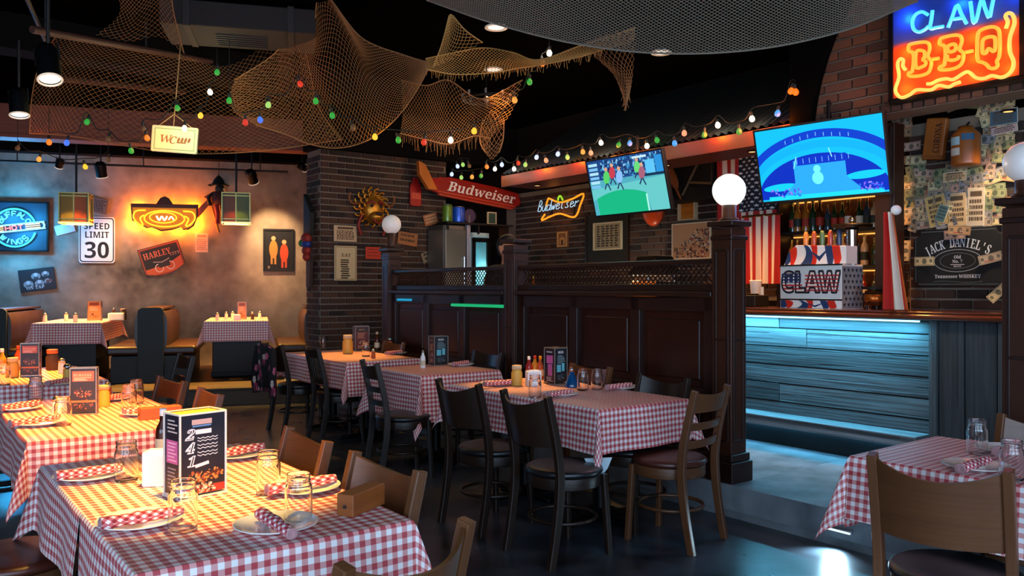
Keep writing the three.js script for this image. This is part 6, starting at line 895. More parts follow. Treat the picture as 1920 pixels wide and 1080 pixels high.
ht('tilted_card', 'blank white tilted card left of the speed limit sign', 'card', 103, 420, 140, 438, { tex: smallPrint(48, 32, '#c6c4c2', '#bcbab8', 1, 0), roll: 0.3, d: 0.004, edge: M.white });
{ // dark hanging figure beside the right lamp, with a yellow arrow of wood
  const c = onW(410, 372, 0.12), s = -c.z / F, t = thing('hanging_figure', 'dark hanging puppet in red trousers left of the right-hand lamp', 'figure', c, TW); const dk = std(0x101a18, 0.8), rd = std(0x8a1f2c, 0.7), sk = std(0xc89a5c, 0.6);
  put('hat', lathe([[0.16, 0.2], [0.165, 0.21], [0.1, 0.23], [0.07, 0.3], [0.02, 0.36], [0, 0.37]], 18), dk, t); put('head', new THREE.SphereGeometry(0.075, 16, 12).translate(0.02, 0.15, 0.02), dk, t); put('jacket', lathe([[0, -0.1], [0.09, -0.1], [0.11, 0], [0.08, 0.1], [0.03, 0.12], [0, 0.12]], 16), std(0x3a1418, 0.8), t); for (const q of [-1, 1]) { put('leg', tube([[q * 0.04, -0.08, 0], [q * 0.05 + 0.03, -0.22, 0.02], [q * 0.04 + 0.02, -0.4, 0]], 0.035, 10, 7), rd, t); put('arm', tube([[q * 0.08, 0.08, 0], [q * 0.15, 0, 0.03], [q * 0.12, -0.12, 0.05]], 0.026, 10, 6), dk, t); } put('hand', new THREE.SphereGeometry(0.035, 10, 8).translate(0.1, 0.14, 0.08), sk, t); put('cord', bar([0, 0.36, 0], [0, 0.6, -0.1], 0.004), M.cable, t);
  const c2 = onW(385, 384, 0.05), t2 = thing('wooden_arrow', 'orange-lit wooden arrow board pointing at the hanging puppet', 'ornament', c2, TW); put('shaft', extrude([[-0.16, -0.14], [-0.1, -0.2], [0.1, 0.06], [0.06, 0.12]], 0.02, 0.003), M.block, t2); put('point', extrude([[-0.02, 0.12], [0.16, 0.02], [0.13, 0.22]], 0.02, 0.003), M.block, t2);
  const c3 = onW(403, 410, 0.06), t3 = thing('wooden_stick', 'yellow-lit wooden stick leaning below the hanging puppet', 'ornament', c3, TW); put('stick', bar([-0.05, 0.22, 0], [0.06, -0.22, 0], 0.018, 7), woodMat(0xc88a3a, 0.5), t3); put('knob', new THREE.SphereGeometry(0.026, 10, 8).translate(-0.05, 0.23, 0), M.block, t3);
}
{ // narrow hanging on the side of the brick pier
  const p = G(BA + 0.2, 1.17), t = thing('hanging_ornament', 'narrow dark hanging with red, blue and green blobs beside the brick pier', 'ornament', V(p.x - 0.02, 0, p.z), TH - Math.PI / 2); const d = -p.z, hy = y => EYE + (540 - y) / F * d;
  put('blade', extrude([[-0.1, hy(440)], [0.08, hy(440)], [0.1, hy(400)], [-0.1, hy(364)]], 0.05, 0.006), std(0x14140f, 0.7), t); put('beads', [447, 470, 482].map((y, i) => new THREE.SphereGeometry(0.09 - i * 0.012, 14, 10).scale(1, 0.8, 0.7).translate(0, hy(y), 0.06)), std(0x9c2c1a, 0.6), t); put('blue_bead', new THREE.SphereGeometry(0.085, 14, 10).scale(1, 0.7, 0.7).translate(0, hy(458), 0.06), std(0x1c3a8a, 0.5), t); put('green_bead', new THREE.SphereGeometry(0.05, 12, 8).translate(-0.08, hy(456), 0.08), std(0x1a7a3a, 0.5), t); put('tail', extrude([[-0.05, hy(538)], [0.05, hy(538)], [0.07, hy(486)], [-0.05, hy(486)]], 0.04, 0.004), std(0x3a2418, 0.7), t); put('hook', bar([0, hy(362), 0.02], [0, hy(350), 0], 0.008), M.black, t); }
// ------------------------------------------------------------------ hanging lamps over the booth tables, wall track, spots
function cageLamp(px, label, u) {
  const n = nF - 0.55, c = onW(px, 391, n), t = thing('pendant_lamp', label, 'lamp', V(c.x, 0, c.z), TW, 'pendant lamps over the booth tables'), s = -c.z / F, w = 49 * s, y0 = EYE + (540 - 419) * s, y1 = EYE + (540 - 364) * s, d = w * 0.9;
  const cols = px < 300 ? [0x7a7414, 0x8a5c10] : [0x6e4616, 0x5a6a34]; for (let i = 0; i < 4; i++) for (let k = 0; k < 2; k++) put('glass_panel', new THREE.BoxGeometry(w / 2 - 0.014, y1 - y0 - 0.01, 0.005).translate((k - 0.5) * w / 2, (y0 + y1) / 2, d / 2).rotateY(i * Math.PI / 2), phys(cols[k], 0.5, { transmission: 0.35, thickness: 0 }), t);
  const f = []; for (const [x, z] of [[-1, -1], [1, -1], [-1, 1], [1, 1], [0, 1], [0, -1], [1, 0], [-1, 0]]) f.push(box(0.014, y1 - y0, 0.014, x * w / 2, (y0 + y1) / 2, z * d / 2)); for (const y of [y0, y1, y1 - 0.04, y0 + 0.05]) for (const s2 of [-1, 1]) { f.push(box(w, 0.014, 0.014, 0, y, s2 * d / 2)); f.push(box(0.014, 0.014, d, s2 * w / 2, y, 0)); }
  put('frame', f, std(0xb8b068, 0.35, { metalness: 0.6 }), t); put('lower_rim', [box(w + 0.02, 0.022, 0.012, 0, y0, d / 2 + 0.006), box(w + 0.02, 0.022, 0.012, 0, y0, -d / 2 - 0.006), box(0.012, 0.022, d, w / 2 + 0.006, y0, 0), box(0.012, 0.022, d, -w / 2 - 0.006, y0, 0)], std(0xe8dca0, 0.4, { emissive: 0xffe8a0, emissiveIntensity: 0.9 }), t);
  put('top_plate', box(w, 0.008, d, 0, y1, 0), M.blackMetal, t); put('rod', bar([0, y1, 0], [0, CEIL, 0], 0.014, 8), M.black, t); put('bulb', new THREE.SphereGeometry(0.04, 16, 12).translate(0, y1 - 0.16, 0), glow(0xffe0a0, 3), t);
  const q = V(c.x, y1 - 0.16, c.z); pointLight(0xffbe68, 1.6, q, 1.5); spotLight(0xffb858, L.back, V(c.x, y1 - 0.19, c.z), V(c.x, 0.9, c.z), 1.22, 0.25, 2);
}
cageLamp(143, 'hanging lamp of green and amber glass over the table below the speed limit sign'); cageLamp(443, 'hanging lamp of reddish glass over the booth table nearest the brick pier');
{ // track along the wall
  const t = thing('light_track', 'thin black lighting track along the top of the concrete wall', 'track', V(0, 0, 0)), l = onW(-30, 303, 0.75), r = onW(540, 321, 0.75); l.y = r.y = EYE + (540 - 312) / F * -l.clone().add(r).multiplyScalar(0.5).z; put('rail', bar(l, r, 0.016, 6), M.black, t); for (const k of [0.1, 0.5, 0.9]) { const p = l.clone().lerp(r, k); put('hanger', bar(p, V(p.x, CEIL, p.z), 0.008, 6), M.black, t); }
}
// track heads: can with a bright face
function spotHead(p, to, r, len, label, col, lampK, color, angle, group) {
  const t = thing('track_spotlight', label, 'spotlight', p, 0, group), dir = to.clone().sub(p).normalize(), q = new THREE.Quaternion().setFromUnitVectors(V(0, -1, 0), dir), A = g => g.applyQuaternion(q);
  put('can', A(lathe([[r * 0.92, -len / 2], [r, -len / 2], [r, len * 0.3], [r * 0.7, len / 2], [0, len / 2], [0, len / 2 - 0.01], [r * 0.66, len / 2 - 0.01], [r * 0.92, len * 0.28]], 22)), M.blackMetal, t); put('lens', A(cyl(r * 0.9, r * 0.9, 0.006, 0, -len / 2 + 0.014, 0, 22)), glow(col, 2.2), t); put('rim', A(new THREE.TorusGeometry(r, 0.006, 6, 24).rotateX(Math.PI / 2).translate(0, -len / 2, 0)), std(0xcfc6bc, 0.4, { emissive: 0xffe6c0, emissiveIntensity: 0.5 }), t);
  put('stem', bar([0, len * 0.4, 0], [0, Math.min(0.5, CEIL - p.y), 0], 0.01, 6), M.black, t); put('yoke', [A(bar([r + 0.008, 0, 0], [r + 0.008, len * 0.5, 0], 0.006)), A(bar([-r - 0.008, 0, 0], [-r - 0.008, len * 0.5, 0], 0.006))], M.black, t);
  if (lampK) spotLight(color, lampK, p.clone().addScaledVector(dir, len / 2 + 0.01), to, angle, 0.75, 2);
}
spotHead(onW(189, 318, 0.75), onW(230, 560, 0), 0.075, 0.22, 'white-faced track spotlight near the speed limit sign', 0xfff4e0, 9, 0xffd8a8, 0.6); spotHead(onW(472, 331, 0.75), onW(520, 470, 0), 0.075, 0.22, 'white-faced track spotlight right of the right-hand hanging lamp', 0xfff0d8, 15, 0xffcf96, 0.55);
spotHead(onW(112, 306, 0.75), onW(60, 520, 0), 0.05, 0.14, 'small unlit track head near the left end of the track', 0x2a2622, 0, 0, 0); spotHead(onW(567, 313, 0.7), onW(600, 330, 0), 0.06, 0.2, 'sideways unlit track head beside the brick pier', 0x3a3632, 0, 0, 0);
// ------------------------------------------------------------------ lamps over the dining tables
const T1C = G(-0.5, -2.27, 0.75), T2C = G(1.55, -2.24, 0.75), T3C = G(3.9, -2.2, 0.75), M1C = G(1.2, 0.46, 0.75), M3C = G(4.1, 0.5, 0.75);
{ const a = at(90, 118, 5.0), b = at(35, 192, 6.6);
  spotHead(a, T2C, 0.066, 0.24, 'black can spotlight hanging at the upper left, the higher of two', 0xfff2dc, L.spotLeft * 0.3, 0xff9a38, 0.42, 'can spotlights at the upper left'); spotHead(b, T3C, 0.07, 0.22, 'black can spotlight at the left edge, the lower of two', 0xe8f0ff, L.spotLeft * 0.8, 0xffa238, 0.34, 'can spotlights at the upper left');
  const t = thing('light_track', 'black lighting track running overhead at the upper left', 'track'), p0 = V(a.x + 0.3, CEIL - 0.35, a.z + 1.2), p1 = V(b.x - 0.3, CEIL - 0.35, b.z - 1.2); put('rail', bar(p0, p1, 0.018, 6), M.black, t); for (const k of [0.15, 0.85]) { const q = p0.clone().lerp(p1, k); put('hanger', bar(q, V(q.x, CEIL, q.z), 0.008), M.black, t); }
  spotHead(G(0.2, -2.1, 3.3), G(1.3, -2.32, 0.7), 0.085, 0.26, 'black can spotlight between the two front tables, out of the picture', 0xfff2dc, L.spotLeft * 1.0, 0xffa840, 0.29, 'can spotlights at the upper left');
  spotHead(V(T1C.x + 0.25, 3.3, T1C.z + 0.15), T1C, 0.085, 0.26, 'black can spotlight above the nearest table, out of the picture', 0xfff2dc, L.spotLeft * 0.75, 0xffc858, 0.25, 'can spotlights at the upper left');
}
// ceiling downlights that show as white ellipses
function ceilLight(px, py, k, to, angle, label, col = 0xffb050) { const p = onY(px, py, CEIL - 0.03), t = thing('ceiling_light', label, 'light', p, 0, 'ceiling lights'); put('trim', lathe([[0.07, 0.005], [0.1, 0], [0.1, 0.012], [0.07, 0.03], [0.07, 0.005]], 24), M.white, t); put('lens', cyl(0.072, 0.072, 0.006, 0, 0.012, 0, 22), glow(0xfff0d8, 1.4), t); if (k) spotLight(col, k, V(p.x, CEIL - 0.05, p.z), to, angle, 0.6, 3); }
ceilLight(930, 53, L.spotMid * 1.35, M1C, 0.155, 'white round ceiling light below the grey net'); ceilLight(642, 165, L.spotMid * 0.9, M3C, 0.2, 'round ceiling light left of the net over the far table'); ceilLight(1240, 100, 0, null, 0, 'small ceiling light at the lower edge of the grey net'); ceilLight(925, 132, 12, G(2.5, 0.5, 0.75), 0.2, 'bright ceiling light shining through the golden net');
{ // wheel-shaped iron chandelier behind the nets
  const c = at(912, 186, 8.4), t = thing('wheel_chandelier', 'dark iron wheel chandelier hanging behind the nets', 'chandelier', c), r = 0.24; put('ring', new THREE.TorusGeometry(r, 0.016, 8, 36).rotateX(Math.PI / 2), M.blackMetal, t); for (let i = 0; i < 4; i++) put('spoke', bar([0, 0, 0], [Math.cos(i * 1.571) * r, 0, Math.sin(i * 1.571) * r], 0.008), M.blackMetal, t); put('chain', bar([0, 0, 0], [0, CEIL - c.y, 0], 0.007), M.blackMetal, t); for (let i = 0; i < 8; i++) put('candle_cup', cyl(0.016, 0.014, 0.05, Math.cos(i * 0.785) * r, 0.03, Math.sin(i * 0.785) * r, 8), M.steel, t); put('hub', new THREE.SphereGeometry(0.03, 10, 8), M.steel, t);
}
// pipes, and an added box standing in for a lit patch of ceiling
{ const pipe = (x0, y0, x1, y1, d0, d1, r, label) => { const t = thing('ceiling_pipe', label, 'pipe', V(0, 0, 0), 0, 'pipes under the ceiling'), a = at(x0, y0, d0), b = at(x1, y1, d1); put('run', bar(a, b, r, 10), std(0x4a2e26, 0.5), t); for (const k of [0.05, 0.5, 0.95]) { const q = a.clone().lerp(b, k); put('hanger', bar(q, V(q.x, CEIL, q.z), 0.008), M.black, t); } };
  pipe(60, 55, 430, 122, 6.0, 8.2, 0.028, 'reddish pipe under the ceiling, the upper one at the left'); pipe(100, 146, 345, 172, 7.6, 9.2, 0.03, 'reddish pipe under the ceiling, the middle one at the left'); pipe(370, 140, 600, 180, 8.6, 10.4, 0.035, 'orange-lit pipe under the ceiling behind the left net');
  const t = thing('added_ceiling_box', 'added box under the ceiling at the top left, standing in for a lit ceiling patch', 'duct', V(-2.27, CEIL - 0.13, -6.9), 0.25); put('casing', box(1.2, 0.2, 0.6, 0, 0, 0, 0.01), std(0x241c18, 0.85), t); for (const x of [-0.4, 0.4]) put('joint_band', box(0.05, 0.215, 0.615, x, 0, 0), std(0x2c2420, 0.8), t); put('grille', Array.from({ length: 6 }, (_, i) => box(0.4, 0.01, 0.02, 0.0, -0.105, -0.2 + i * 0.06)), M.black, t);
}
{ // rope-hung painted sign
  const c = at(328, 262, 7.4), s = 7.4 / F, w = 80 * s, h = 46 * s, t = thing('hanging_sign', 'pale green rope-hung sign with faded brown lettering among the lights', 'sign', c, 0.1); t.rotation.order = 'YXZ'; t.rotation.z = -0.06;
  put('board', box(w, h, 0.02, 0, 0, 0, 0.004), M.cream, t); put('print', new THREE.PlaneGeometry(w - 0.01, h - 0.01).translate(0, 0, 0.0112), std(0xffffff, 0.6, { map: canvasTex(320, 190, x => { x.fillStyle = '#d8d8a0'; x.fillRect(0, 0, 320, 190); x.strokeStyle = '#8aa878'; x.lineWidth = 10; x.strokeRect(12, 12, 296, 166); x.fillStyle = '#8a5a24'; x.font = 'italic bold 84px serif'; x.fillText('W', 40, 122); x.fillText('C', 112, 130); x.font = 'italic bold 60px serif'; for (let i = 0; i < 4; i++) { x.beginPath(); x.ellipse(190 + i * 26, 96, 10, 22, 0.3, 0, 7); x.fill(); } x.fillRect(176, 112, 70, 12); }) }), t);
  put('frame', [box(w, 0.014, 0.028, 0, h / 2), box(w, 0.014, 0.028, 0, -h / 2), box(0.014, h, 0.028, w / 2, 0), box(0.014, h, 0.028, -w / 2, 0)], std(0xb8c8a0, 0.6), t); put('rope', [bar([-0.02, h / 2, 0], [0.0, CEIL - c.y, 0], 0.005), bar([-w * 0.4, h / 2, 0], [-0.02, h / 2 + 0.12, 0], 0.004), bar([w * 0.4, h / 2, 0], [-0.02, h / 2 + 0.12, 0], 0.004)], M.rope, t); pointLight(0xfff0c8, 0.35, at(346, 242, 7.25), 1);
}
// ------------------------------------------------------------------ fishing nets: knotted strands over a sagging patch
// rows of control points [px, py, distance]; nu x nv meshes
function net(name, label, rows, nu, nv, r, m, ropeSides = '', fray = 0) {
  const C = rows.map(row => row.map(q => at(q[0], q[1], q[2]))), t = thing(name, label, 'net', [0, 0, 0], 0, 'fishing nets under the ceiling');
  const vcur = (u) => { const pts = C.map(row => new THREE.CatmullRomCurve3(row, false, 'centripetal').getPoint(Math.min(1, Math.max(0, u)))); return new THREE.CatmullRomCurve3(pts, false, 'centripetal'); };
  const grid = []; for (let i = 0; i <= nu; i++) { const c = vcur(i / nu), col = []; for (let j = 0; j <= nv; j++) col.push(c.getPoint(j / nv)); grid.push(col); }
  const pos = [], nor = [], idx = []; const up = V(0, 1, 0), X = V(), Y = V(), Dv = V();
  const seg = (p, q, rad) => { Dv.copy(q).sub(p); if (Dv.lengthSq() < 1e-8) return; Dv.normalize(); X.crossVectors(Dv, Math.abs(Dv.y) > 0.9 ? V(1, 0, 0) : up).normalize(); Y.crossVectors(Dv, X); const b = pos.length / 3; for (const e of [p, q]) for (let k = 0; k < 3; k++) { const a = k * 2.094, nx = X.x * Math.cos(a) + Y.x * Math.sin(a), ny = X.y * Math.cos(a) + Y.y * Math.sin(a), nz = X.z * Math.cos(a) + Y.z * Math.sin(a); pos.push(e.x + nx * rad, e.y + ny * rad, e.z + nz * rad); nor.push(nx, ny, nz); } for (let k = 0; k < 3; k++) { const l = (k + 1) % 3; idx.push(b + k, b + l, b + 3 + l, b + k, b + 3 + l, b + 3 + k); } };
  for (let i = 0; i <= nu; i++) for (let j = 0; j < nv; j++) { const k = (i + j) % 2; if (k === 0) { if (i < nu) seg(grid[i][j], grid[i + 1][j + 1], r); if (i > 0) seg(grid[i][j], grid[i - 1][j + 1], r); } }
  if (fray) for (let i = 0; i <= nu; i += 1) { const p = grid[i][nv], l = fray * rr(0.2, 1); seg(p, V(p.x + rr(-0.02, 0.02), p.y - l, p.z), r * 0.8); }
  const g = new THREE.BufferGeometry(); g.setAttribute('position', new THREE.Float32BufferAttribute(pos, 3)); g.setAttribute('normal', new THREE.Float32BufferAttribute(nor, 3)); g.setIndex(idx); put('netting', g, m, t).userData.kind = 'stuff';
  const edge = pts => put('edge_rope', new THREE.TubeGeometry(new THREE.CatmullRomCurve3(pts), pts.length * 2, r * 2.4, 5), m, t);
  if (ropeSides.includes('b')) edge(grid.map(c => c[nv])); if (ropeSides.includes('t')) edge(grid.map(c => c[0])); if (ropeSides.includes('l')) edge(grid[0]); if (ropeSides.includes('r')) edge(grid[nu]);
  return t;
}
net('fishing_net', 'brown fishing net slung at the upper left, sagging to the concrete wall', [
  [[108, 62, 6.6], [200, 78, 6.8], [330, 100, 7.4], [430, 122, 8.0], [560, 36, 8.0]],
  [[75, 118, 6.8], [180, 120, 7.2], [320, 150, 7.7], [450, 175, 8.0], [580, 130, 8.0]],
  [[60, 180, 7.0], [150, 180, 7.4], [310, 215, 7.8], [460, 230, 8.0], [600, 205, 7.8]],
  [[55, 250, 7.2], [130, 255, 7.6], [320, 286, 7.8], [470, 285, 7.8], [640, 262, 7.6]]], 92, 44, 0.0018, M.netBrown, 'lbr');
net('fishing_net', 'loose brown net hanging down in folds at the top, left of the big net', [
  [[215, -30, 5.6], [250, -30, 5.7], [290, -30, 5.9], [320, -30, 5.9]], [[225, 20, 5.8], [255, 25, 5.9], [295, 10, 6.1], [325, 20, 6.1]], [[180, 66, 6.2], [240, 78, 6.3], [300, 70, 6.5], [345, 100, 6.5]]], 26, 26, 0.0017, M.netBrown, 'r');
net('fishing_net', 'large brown net hanging from a tall peak left of the white ceiling lights', [
  [[440, 150, 7.5], [520, 95, 7.2], [555, 38, 7.0], [585, 70, 6.9], [602, -15, 6.6], [680, 72, 6.6], [760, 104, 6.7], [800, 116, 6.7]],
  [[430, 185, 7.6], [520, 150, 7.3], [560, 110, 7.1], [590, 110, 7.0], [640, 60, 6.8], [700, 120, 6.7], [765, 130, 6.75], [800, 122, 6.7]],
  [[440, 210, 7.6], [520, 205, 7.4], [575, 190, 7.2], [620, 190, 7.1], [670, 170, 6.9], [715, 175, 6.8], [765, 160, 6.8], [801, 128, 6.7]],
  [[480, 235, 7.6], [530, 250, 7.4], [580, 270, 7.3], [630, 278, 7.2], [690, 263, 7.0], [735, 230, 6.9], [775, 180, 6.8], [802, 132, 6.7]]], 110, 48, 0.0019, M.netBrown, 'tb');
net('fishing_net', 'gathered band of net, coloured golden as if backlit, running right from the big net to the grey one', [
  [[798, 110, 6.7], [845, 100, 6.8], [900, 90, 6.8], [960, 98, 6.5], [1010, 112, 6.2], [1090, 85, 6.0], [1192, 52, 5.8]],
  [[798, 120, 6.7], [850, 120, 6.8], [905, 115, 6.7], [960, 112, 6.5], [1010, 117, 6.2], [1100, 95, 6.0], [1190, 74, 5.8]],
  [[800, 130, 6.7], [850, 139, 6.8], [925, 136, 6.7], [970, 128, 6.5], [1012, 122, 6.2], [1080, 108, 6.0], [1130, 94, 5.9]]], 100, 16, 0.002, M.netLit, 'tb', 0.07);
net('fishing_net', 'small peaked net below the white ceiling light, joining the golden band', [[[842, 29, 6.7], [845, 26, 6.7], [849, 29, 6.7]], [[828, 84, 6.7], [843, 78, 6.7], [872, 56, 6.7]], [[812, 126, 6.7], [840, 116, 6.75], [905, 80, 6.75]]], 20, 18, 0.0019, M.netLit, 'lr');
net('fishing_net', 'small brown net hanging between amber bulbs below the big net', [
  [[752, 150, 6.9], [800, 160, 6.9], [838, 150, 6.9], [900, 185, 6.9], [980, 150, 6.7]], [[755, 215, 7.0], [800, 225, 7.0], [838, 222, 7.0], [890, 215, 7.0], [960, 210, 6.8]], [[750, 250, 7.0], [800, 262, 7.0], [842, 270, 7.0], [890, 255, 7.0], [920, 260, 6.9]]], 64, 26, 0.0018, M.netBrown, 'bt', 0.12);
net('fishing_net', 'narrow loop of net hanging straight down right of the amber bulbs', [[[905, 225, 7.0], [925, 205, 7.0], [945, 225, 7.0]], [[900, 265, 7.0], [922, 270, 7.0], [943, 262, 7.0]], [[910, 286, 7.0], [922, 300, 7.0], [936, 286, 7.0]]], 10, 14, 0.0022, M.netBrown, 'lr');
net('fishing_net', 'ragged end of the brown net hanging to a point over the porch roof', [[[1100, 78, 5.9], [1140, 62, 5.8], [1192, 52, 5.8]], [[1110, 100, 5.9], [1150, 110, 5.8], [1190, 100, 5.8]], [[1150, 140, 5.9], [1172, 150, 5.8], [1185, 150, 5.8]], [[1168, 180, 5.9], [1174, 194, 5.8], [1180, 180, 5.8]]], 18, 20, 0.0022, M.netBrown, '', 0.06);
net('fishing_net', 'broad grey net bellying down across the top right of the ceiling', [
  [[860, -190, 3.3], [1050, -200, 3.1], [1300, -210, 3.0], [1560, -200, 3.1], [1800, -150, 3.3]], [[800, -60, 4.0], [1020, -60, 3.9], [1260, -60, 3.8], [1500, -70, 3.9], [1760, -60, 4.1]],
  [[800, 0, 4.6], [930, 45, 4.6], [1080, 82, 4.6], [1240, 100, 4.6], [1420, 92, 4.6], [1580, 58, 4.6], [1720, 2, 4.7]]], 190, 110, 0.0026, M.netGrey, 'b');
// ------------------------------------------------------------------ coloured string lights
const BC = { g: [0x0fae3c, 0.85], o: [0xff7a1c, 1.2], w: [0xfff0d0, 2.2], y: [0xffc030, 1.3], a: [0xffa040, 1.2], b: [0x3a78ff, 1.0], r: [0xe02a18, 0.9], p: [0xff9a70, 1.3], l: [0xb8c8ff, 1.5], d: [0x8a5a3a, 0.25], m: [0x9ad06a, 1.1], c: [0x2aa0f0, 1.1], k: [0xff6a10, 1.5] };
const BM2 = {}; for (const k in BC) BM2[k] = glow(BC[k][0], BC[k][1], 0x443322);
const bulbG = lathe([[0, -0.03], [0.014, -0.027], [0.024, -0.016], [0.0275, 0], [0.024, 0.015], [0.0145, 0.028], [0.013, 0.034], [0, 0.034]], 16), sockG = lathe([[0, 0.032], [0.0145, 0.032], [0.0155, 0.07], [0.008, 0.08], [0, 0.08]], 10);
function stringLights(label, list, place, lit, hang) {
  const t = thing('string_lights', label, 'string lights', [0, 0, 0], 0), pts = list.map(q => place(q[0], q[1], q[2])); const cab = [];
  pts.forEach((p, i) => { const c = list[i][3] || list[i][2], k = typeof c === 'string' ? c : 'o'; const b = put('bulb', bulbG, BM2[k], t); b.position.copy(p); b.scale.setScalar(0.86); b.rotation.set(rr(-0.3, 0.3), 0, rr(-0.3, 0.3)); put('socket', sockG, M.black, b); cab.push(V(p.x, p.y + 0.085, p.z)); if (i < pts.length - 1) { const n = pts[i + 1]; cab.push(V((p.x + n.x) / 2, Math.min(p.y, n.y) + 0.085 - p.distanceTo(n) * 0.06 + 0.02, (p.z + n.z) / 2)); } if (lit && k !== 'd' && k !== 'k') pointLight(BC[k][0], L.bulb * lit * (k === 'w' ? 1.6 : k === 'g' || k === 'b' || k === 'c' || k === 'l' ? 0.6 : 1.2), p, 1.2); });
  if (hang) for (const q of [cab[0], cab[cab.length - 1]]) put('hanging_cord', bar(q, V(q.x, CEIL, q.z), 0.003, 5), M.cable, t);
  put('cable', new THREE.TubeGeometry(new THREE.CatmullRomCurve3(cab, false, 'centripetal'), cab.length * 5, 0.005, 5), M.cable, t); return t;
}
const far = d => (x, y) => at(x, y, d);
stringLights('string of coloured bulbs wandering through the left net', [[92, 267, 'o'], [125, 268, 'b'], [163, 229, 'g'], [203, 262, 'd'], [246, 283, 'g'], [276, 259, 'o'], [270, 242, 'd'], [333, 203, 'g'], [346, 241, 'w'], [376, 217, 'y'], [394, 173, 'w'], [407, 136, 'g']], (x, y) => at(x, y, 7.25), 1, 1);
stringLights('string of coloured bulbs at the right part of the left net', [[430, 189, 'g'], [460, 230, 'r'], [488, 225, 'b'], [503, 197, 'm'], [563, 158, 'r'], [592, 190, 'g'], [623, 217, 'g'], [662, 240, 'd'], [703, 257, 'y'], [747, 263, 'g'], [795, 267, 'r'], [845, 263, 'w'], [889, 246, 'y'], [965, 188, 'a'], [993, 154, 'g'], [1017, 119, 'o'], [1030, 100, 'w']], (x, y) => at(x, y, 6.85), 1, 1);
stringLights('short string of amber bulbs before the top of the concrete wall', [[33, 278, 'd'], [73, 299, 'a'], [160, 313, 'y'], [203, 300, 'd']], (x, y) => at(x, y, 8.2), 0.8, 1);
{ const E = [[847, 327, 'l'], [865, 333, 'm'], [885, 332, 'a'], [902, 330, 'g'], [913, 313, 'o'], [928, 317, 'w'], [941, 309, 'l'], [964, 317, 'w'], [972, 306, 'r'], [985, 309, 'm'], [1006, 295, 'l'], [1024, 301, 'p'], [1046, 289, 'l'], [1064, 295, 'm'], [1093, 285, 'a'], [1108, 287, 'p'], [1127, 268, 'w'], [1160, 272, 'g'], [1181, 269, 'c'], [1213, 274, 'w'], [1232, 263, 'g'], [1265, 269, 'c'], [1283, 250, 'p'], [1321, 253, 'g'], [1346, 235, 'w'], [1386, 247, 'g'], [1410, 223, 'w'], [1458, 213, 'c'], [1483, 171, 'k'], [1492, 173, 'k']];
  stringLights('long string of coloured bulbs along the eave of the porch roof', E, (x, y) => onB(x, y, BF - 0.12), 1.5);
  // amber lamps that wash the fascia board
  for (const [x, y] of [[1000, 320], [1070, 306], [1150, 292], [1190, 283], [1330, 258], [1405, 243], [1470, 232]]) pointLight(0xff7a18, L.bulb * 2.2, onB(x, y - 6, BF - 0.14), 1.5);
}
// pale glints: a short row of small clear bulbs at the far end of the roof
stringLights('tiny pale bulbs at the far end of the porch roof', [[858, 312, 'l'], [868, 309, 'm'], [880, 311, 'd']], (x, y) => onB(x, y, BF - 0.05), 0);
// ------------------------------------------------------------------ the person standing behind the partition, mostly hidden
function blobMesh(bones, k, cell, pad = 0.05) {      // bones: [p, q, rp, rq]; smooth union of tapered capsules
  const lo = V(9, 9, 9), hi = V(-9, -9, -9); for (const [p, q, a, b] of bones) for (const [c, r] of [[p, a], [q, b]]) { lo.min(V(c[0] - r - pad, c[1] - r - pad, c[2] - r - pad)); hi.max(V(c[0] + r + pad, c[1] + r + pad, c[2] + r + pad)); }
  const size = Math.max(hi.x - lo.x, hi.y - lo.y, hi.z - lo.z), n = Math.min(150, Math.ceil(size / cell)), mc = new MarchingCubes(n, new THREE.MeshBasicMaterial(), false, false, 400000), f = mc.field; mc.isolation = 0;
  const B = bones.map(([p, q, a, b]) => { const d = [q[0] - p[0], q[1] - p[1], q[2] - p[2]]; return [p, d, d[0] * d[0] + d[1] * d[1] + d[2] * d[2] + 1e-9, a, b - a]; });
  for (let z = 0; z < n; z++) for (let y = 0; y < n; y++) for (let x = 0; x < n; x++) { const X = lo.x + size * x / n, Y = lo.y + size * y / n, Z = lo.z + size * z / n; let s = 0; for (const [p, d, dd, a, ab] of B) { const px = X - p[0], py = Y - p[1], pz = Z - p[2], t = Math.max(0, Math.min(1, (px * d[0] + py * d[1] + pz * d[2]) / dd)), e = Math.hypot(px - d[0] * t, py - d[1] * t, pz - d[2] * t) - a - ab * t; s += Math.exp(-e / k); } f[x + y * n + z * n * n] = k * Math.log(s + 1e-30); }
  mc.update(); const c = mc.count, P = new Float32Array(c * 3); for (let i = 0; i < c; i++) { P[i * 3] = lo.x + size * (mc.positionArray[i * 3] + 1) / 2; P[i * 3 + 1] = lo.y + size * (mc.positionArray[i * 3 + 1] + 1) / 2; P[i * 3 + 2] = lo.z + size * (mc.positionArray[i * 3 + 2] + 1) / 2; }
  const g = new THREE.BufferGeometry(); g.setAttribute('position', new THREE.BufferAttribute(P, 3)); const N = new Float32Array(c * 3); for (let i = 0; i < c * 3; i++) N[i] = mc.normalArray[i]; g.setAttribute('normal', new THREE.BufferAttribute(N, 3)); return g;
}
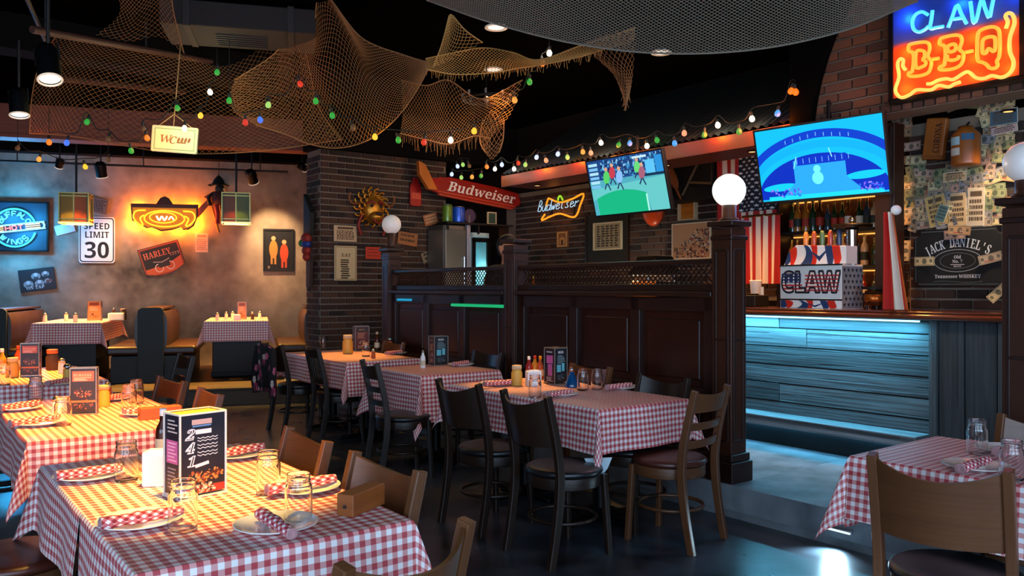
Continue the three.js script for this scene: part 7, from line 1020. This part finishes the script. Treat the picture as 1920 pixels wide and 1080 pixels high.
{
  const p = onB(951, 470, 1.95), t = thing('person', 'dark-haired person standing behind the partition, mostly hidden by the middle post', 'person', V(p.x, PB, p.z), 0.75);
  const skin = std(0xb87a58, 0.6), shirt = std(0x16161a, 0.85), hairM = std(0x0d0a09, 0.6), trousers = std(0x14161c, 0.85);   // faces local +z
  const head = [[[0, 1.63, 0], [0, 1.66, 0.012], 0.088, 0.09], [[0, 1.56, 0.045], [0, 1.6, 0.05], 0.045, 0.06], [[0, 1.6, 0.095], [0, 1.63, 0.09], 0.014, 0.01], [[0, 1.545, 0.075], [0, 1.555, 0.085], 0.02, 0.018], [[0, 1.43, -0.02], [0, 1.55, 0.005], 0.055, 0.052]];
  for (const s of [-1, 1]) head.push([[s * 0.086, 1.6, 0.0], [s * 0.09, 1.64, -0.005], 0.012, 0.018], [[s * 0.04, 1.6, 0.065], [s * 0.045, 1.605, 0.06], 0.02, 0.02]);
  // skin: head, neck, fore-arms and hands with five fingers each
  const arms = []; for (const s of [-1, 1]) { const w = [s * 0.2, 0.98, 0.24]; arms.push([[s * 0.26, 1.06, 0.0], w, 0.042, 0.028], [w, [s * 0.19, 0.96, 0.31], 0.03, 0.034]); for (let i = 0; i < 4; i++) arms.push([[s * (0.212 - i * 0.017), 0.965, 0.33], [s * (0.215 - i * 0.02), 0.945 - (i % 2) * 0.004, 0.375 + [0, 0.012, 0.008, -0.006][i]], 0.0095, 0.008], [[s * (0.215 - i * 0.02), 0.945, 0.375], [s * (0.213 - i * 0.02), 0.915, 0.39], 0.008, 0.007]); arms.push([[s * 0.165, 0.965, 0.28], [s * 0.145, 0.95, 0.32], 0.012, 0.009]); }
  put('body', join([blobMesh(head, 0.012, 0.006), blobMesh(arms, 0.006, 0.0075)]), skin, t);
  put('hair', blobMesh([[[0, 1.69, -0.015], [0, 1.7, 0.02], 0.088, 0.085], [[0, 1.62, -0.045], [0, 1.66, -0.04], 0.075, 0.085], [[0.06, 1.66, 0.0], [0.065, 1.63, -0.01], 0.034, 0.03], [[-0.06, 1.66, 0.0], [-0.065, 1.63, -0.01], 0.034, 0.03]], 0.012, 0.008), hairM, t);
  for (const s of [-1, 1]) put('eye', new THREE.SphereGeometry(0.011, 10, 8).translate(s * 0.034, 1.632, 0.088), std(0x1a1210, 0.3), t);
  put('mouth', box(0.045, 0.008, 0.01, 0, 1.568, 0.1, 0.003), std(0x8a4038, 0.5), t);
  const sh = [[[0, 1.0, 0], [0, 1.3, -0.01], 0.135, 0.15], [[-0.1, 1.38, -0.02], [0.1, 1.38, -0.02], 0.075, 0.075], [[0, 0.9, 0], [0, 1.02, 0], 0.13, 0.13]]; for (const s of [-1, 1]) sh.push([[s * 0.17, 1.38, -0.02], [s * 0.27, 1.08, -0.01], 0.07, 0.052]);
  put('shirt', blobMesh(sh, 0.03, 0.016), shirt, t);
  const tr = [[[-0.07, 0.9, 0], [0.07, 0.9, 0], 0.115, 0.115]]; for (const s of [-1, 1]) tr.push([[s * 0.09, 0.86, 0], [s * 0.095, 0.48, 0.012], 0.088, 0.062], [[s * 0.095, 0.48, 0.012], [s * 0.1, 0.09, -0.01], 0.058, 0.045]); put('trousers', blobMesh(tr, 0.02, 0.016), trousers, t);
  for (const s of [-1, 1]) put('shoe', blobMesh([[[s * 0.1, 0.045, -0.03], [s * 0.11, 0.035, 0.15], 0.042, 0.034]], 0.01, 0.01), M.black, t);
}
renderer.render(scene, camera);
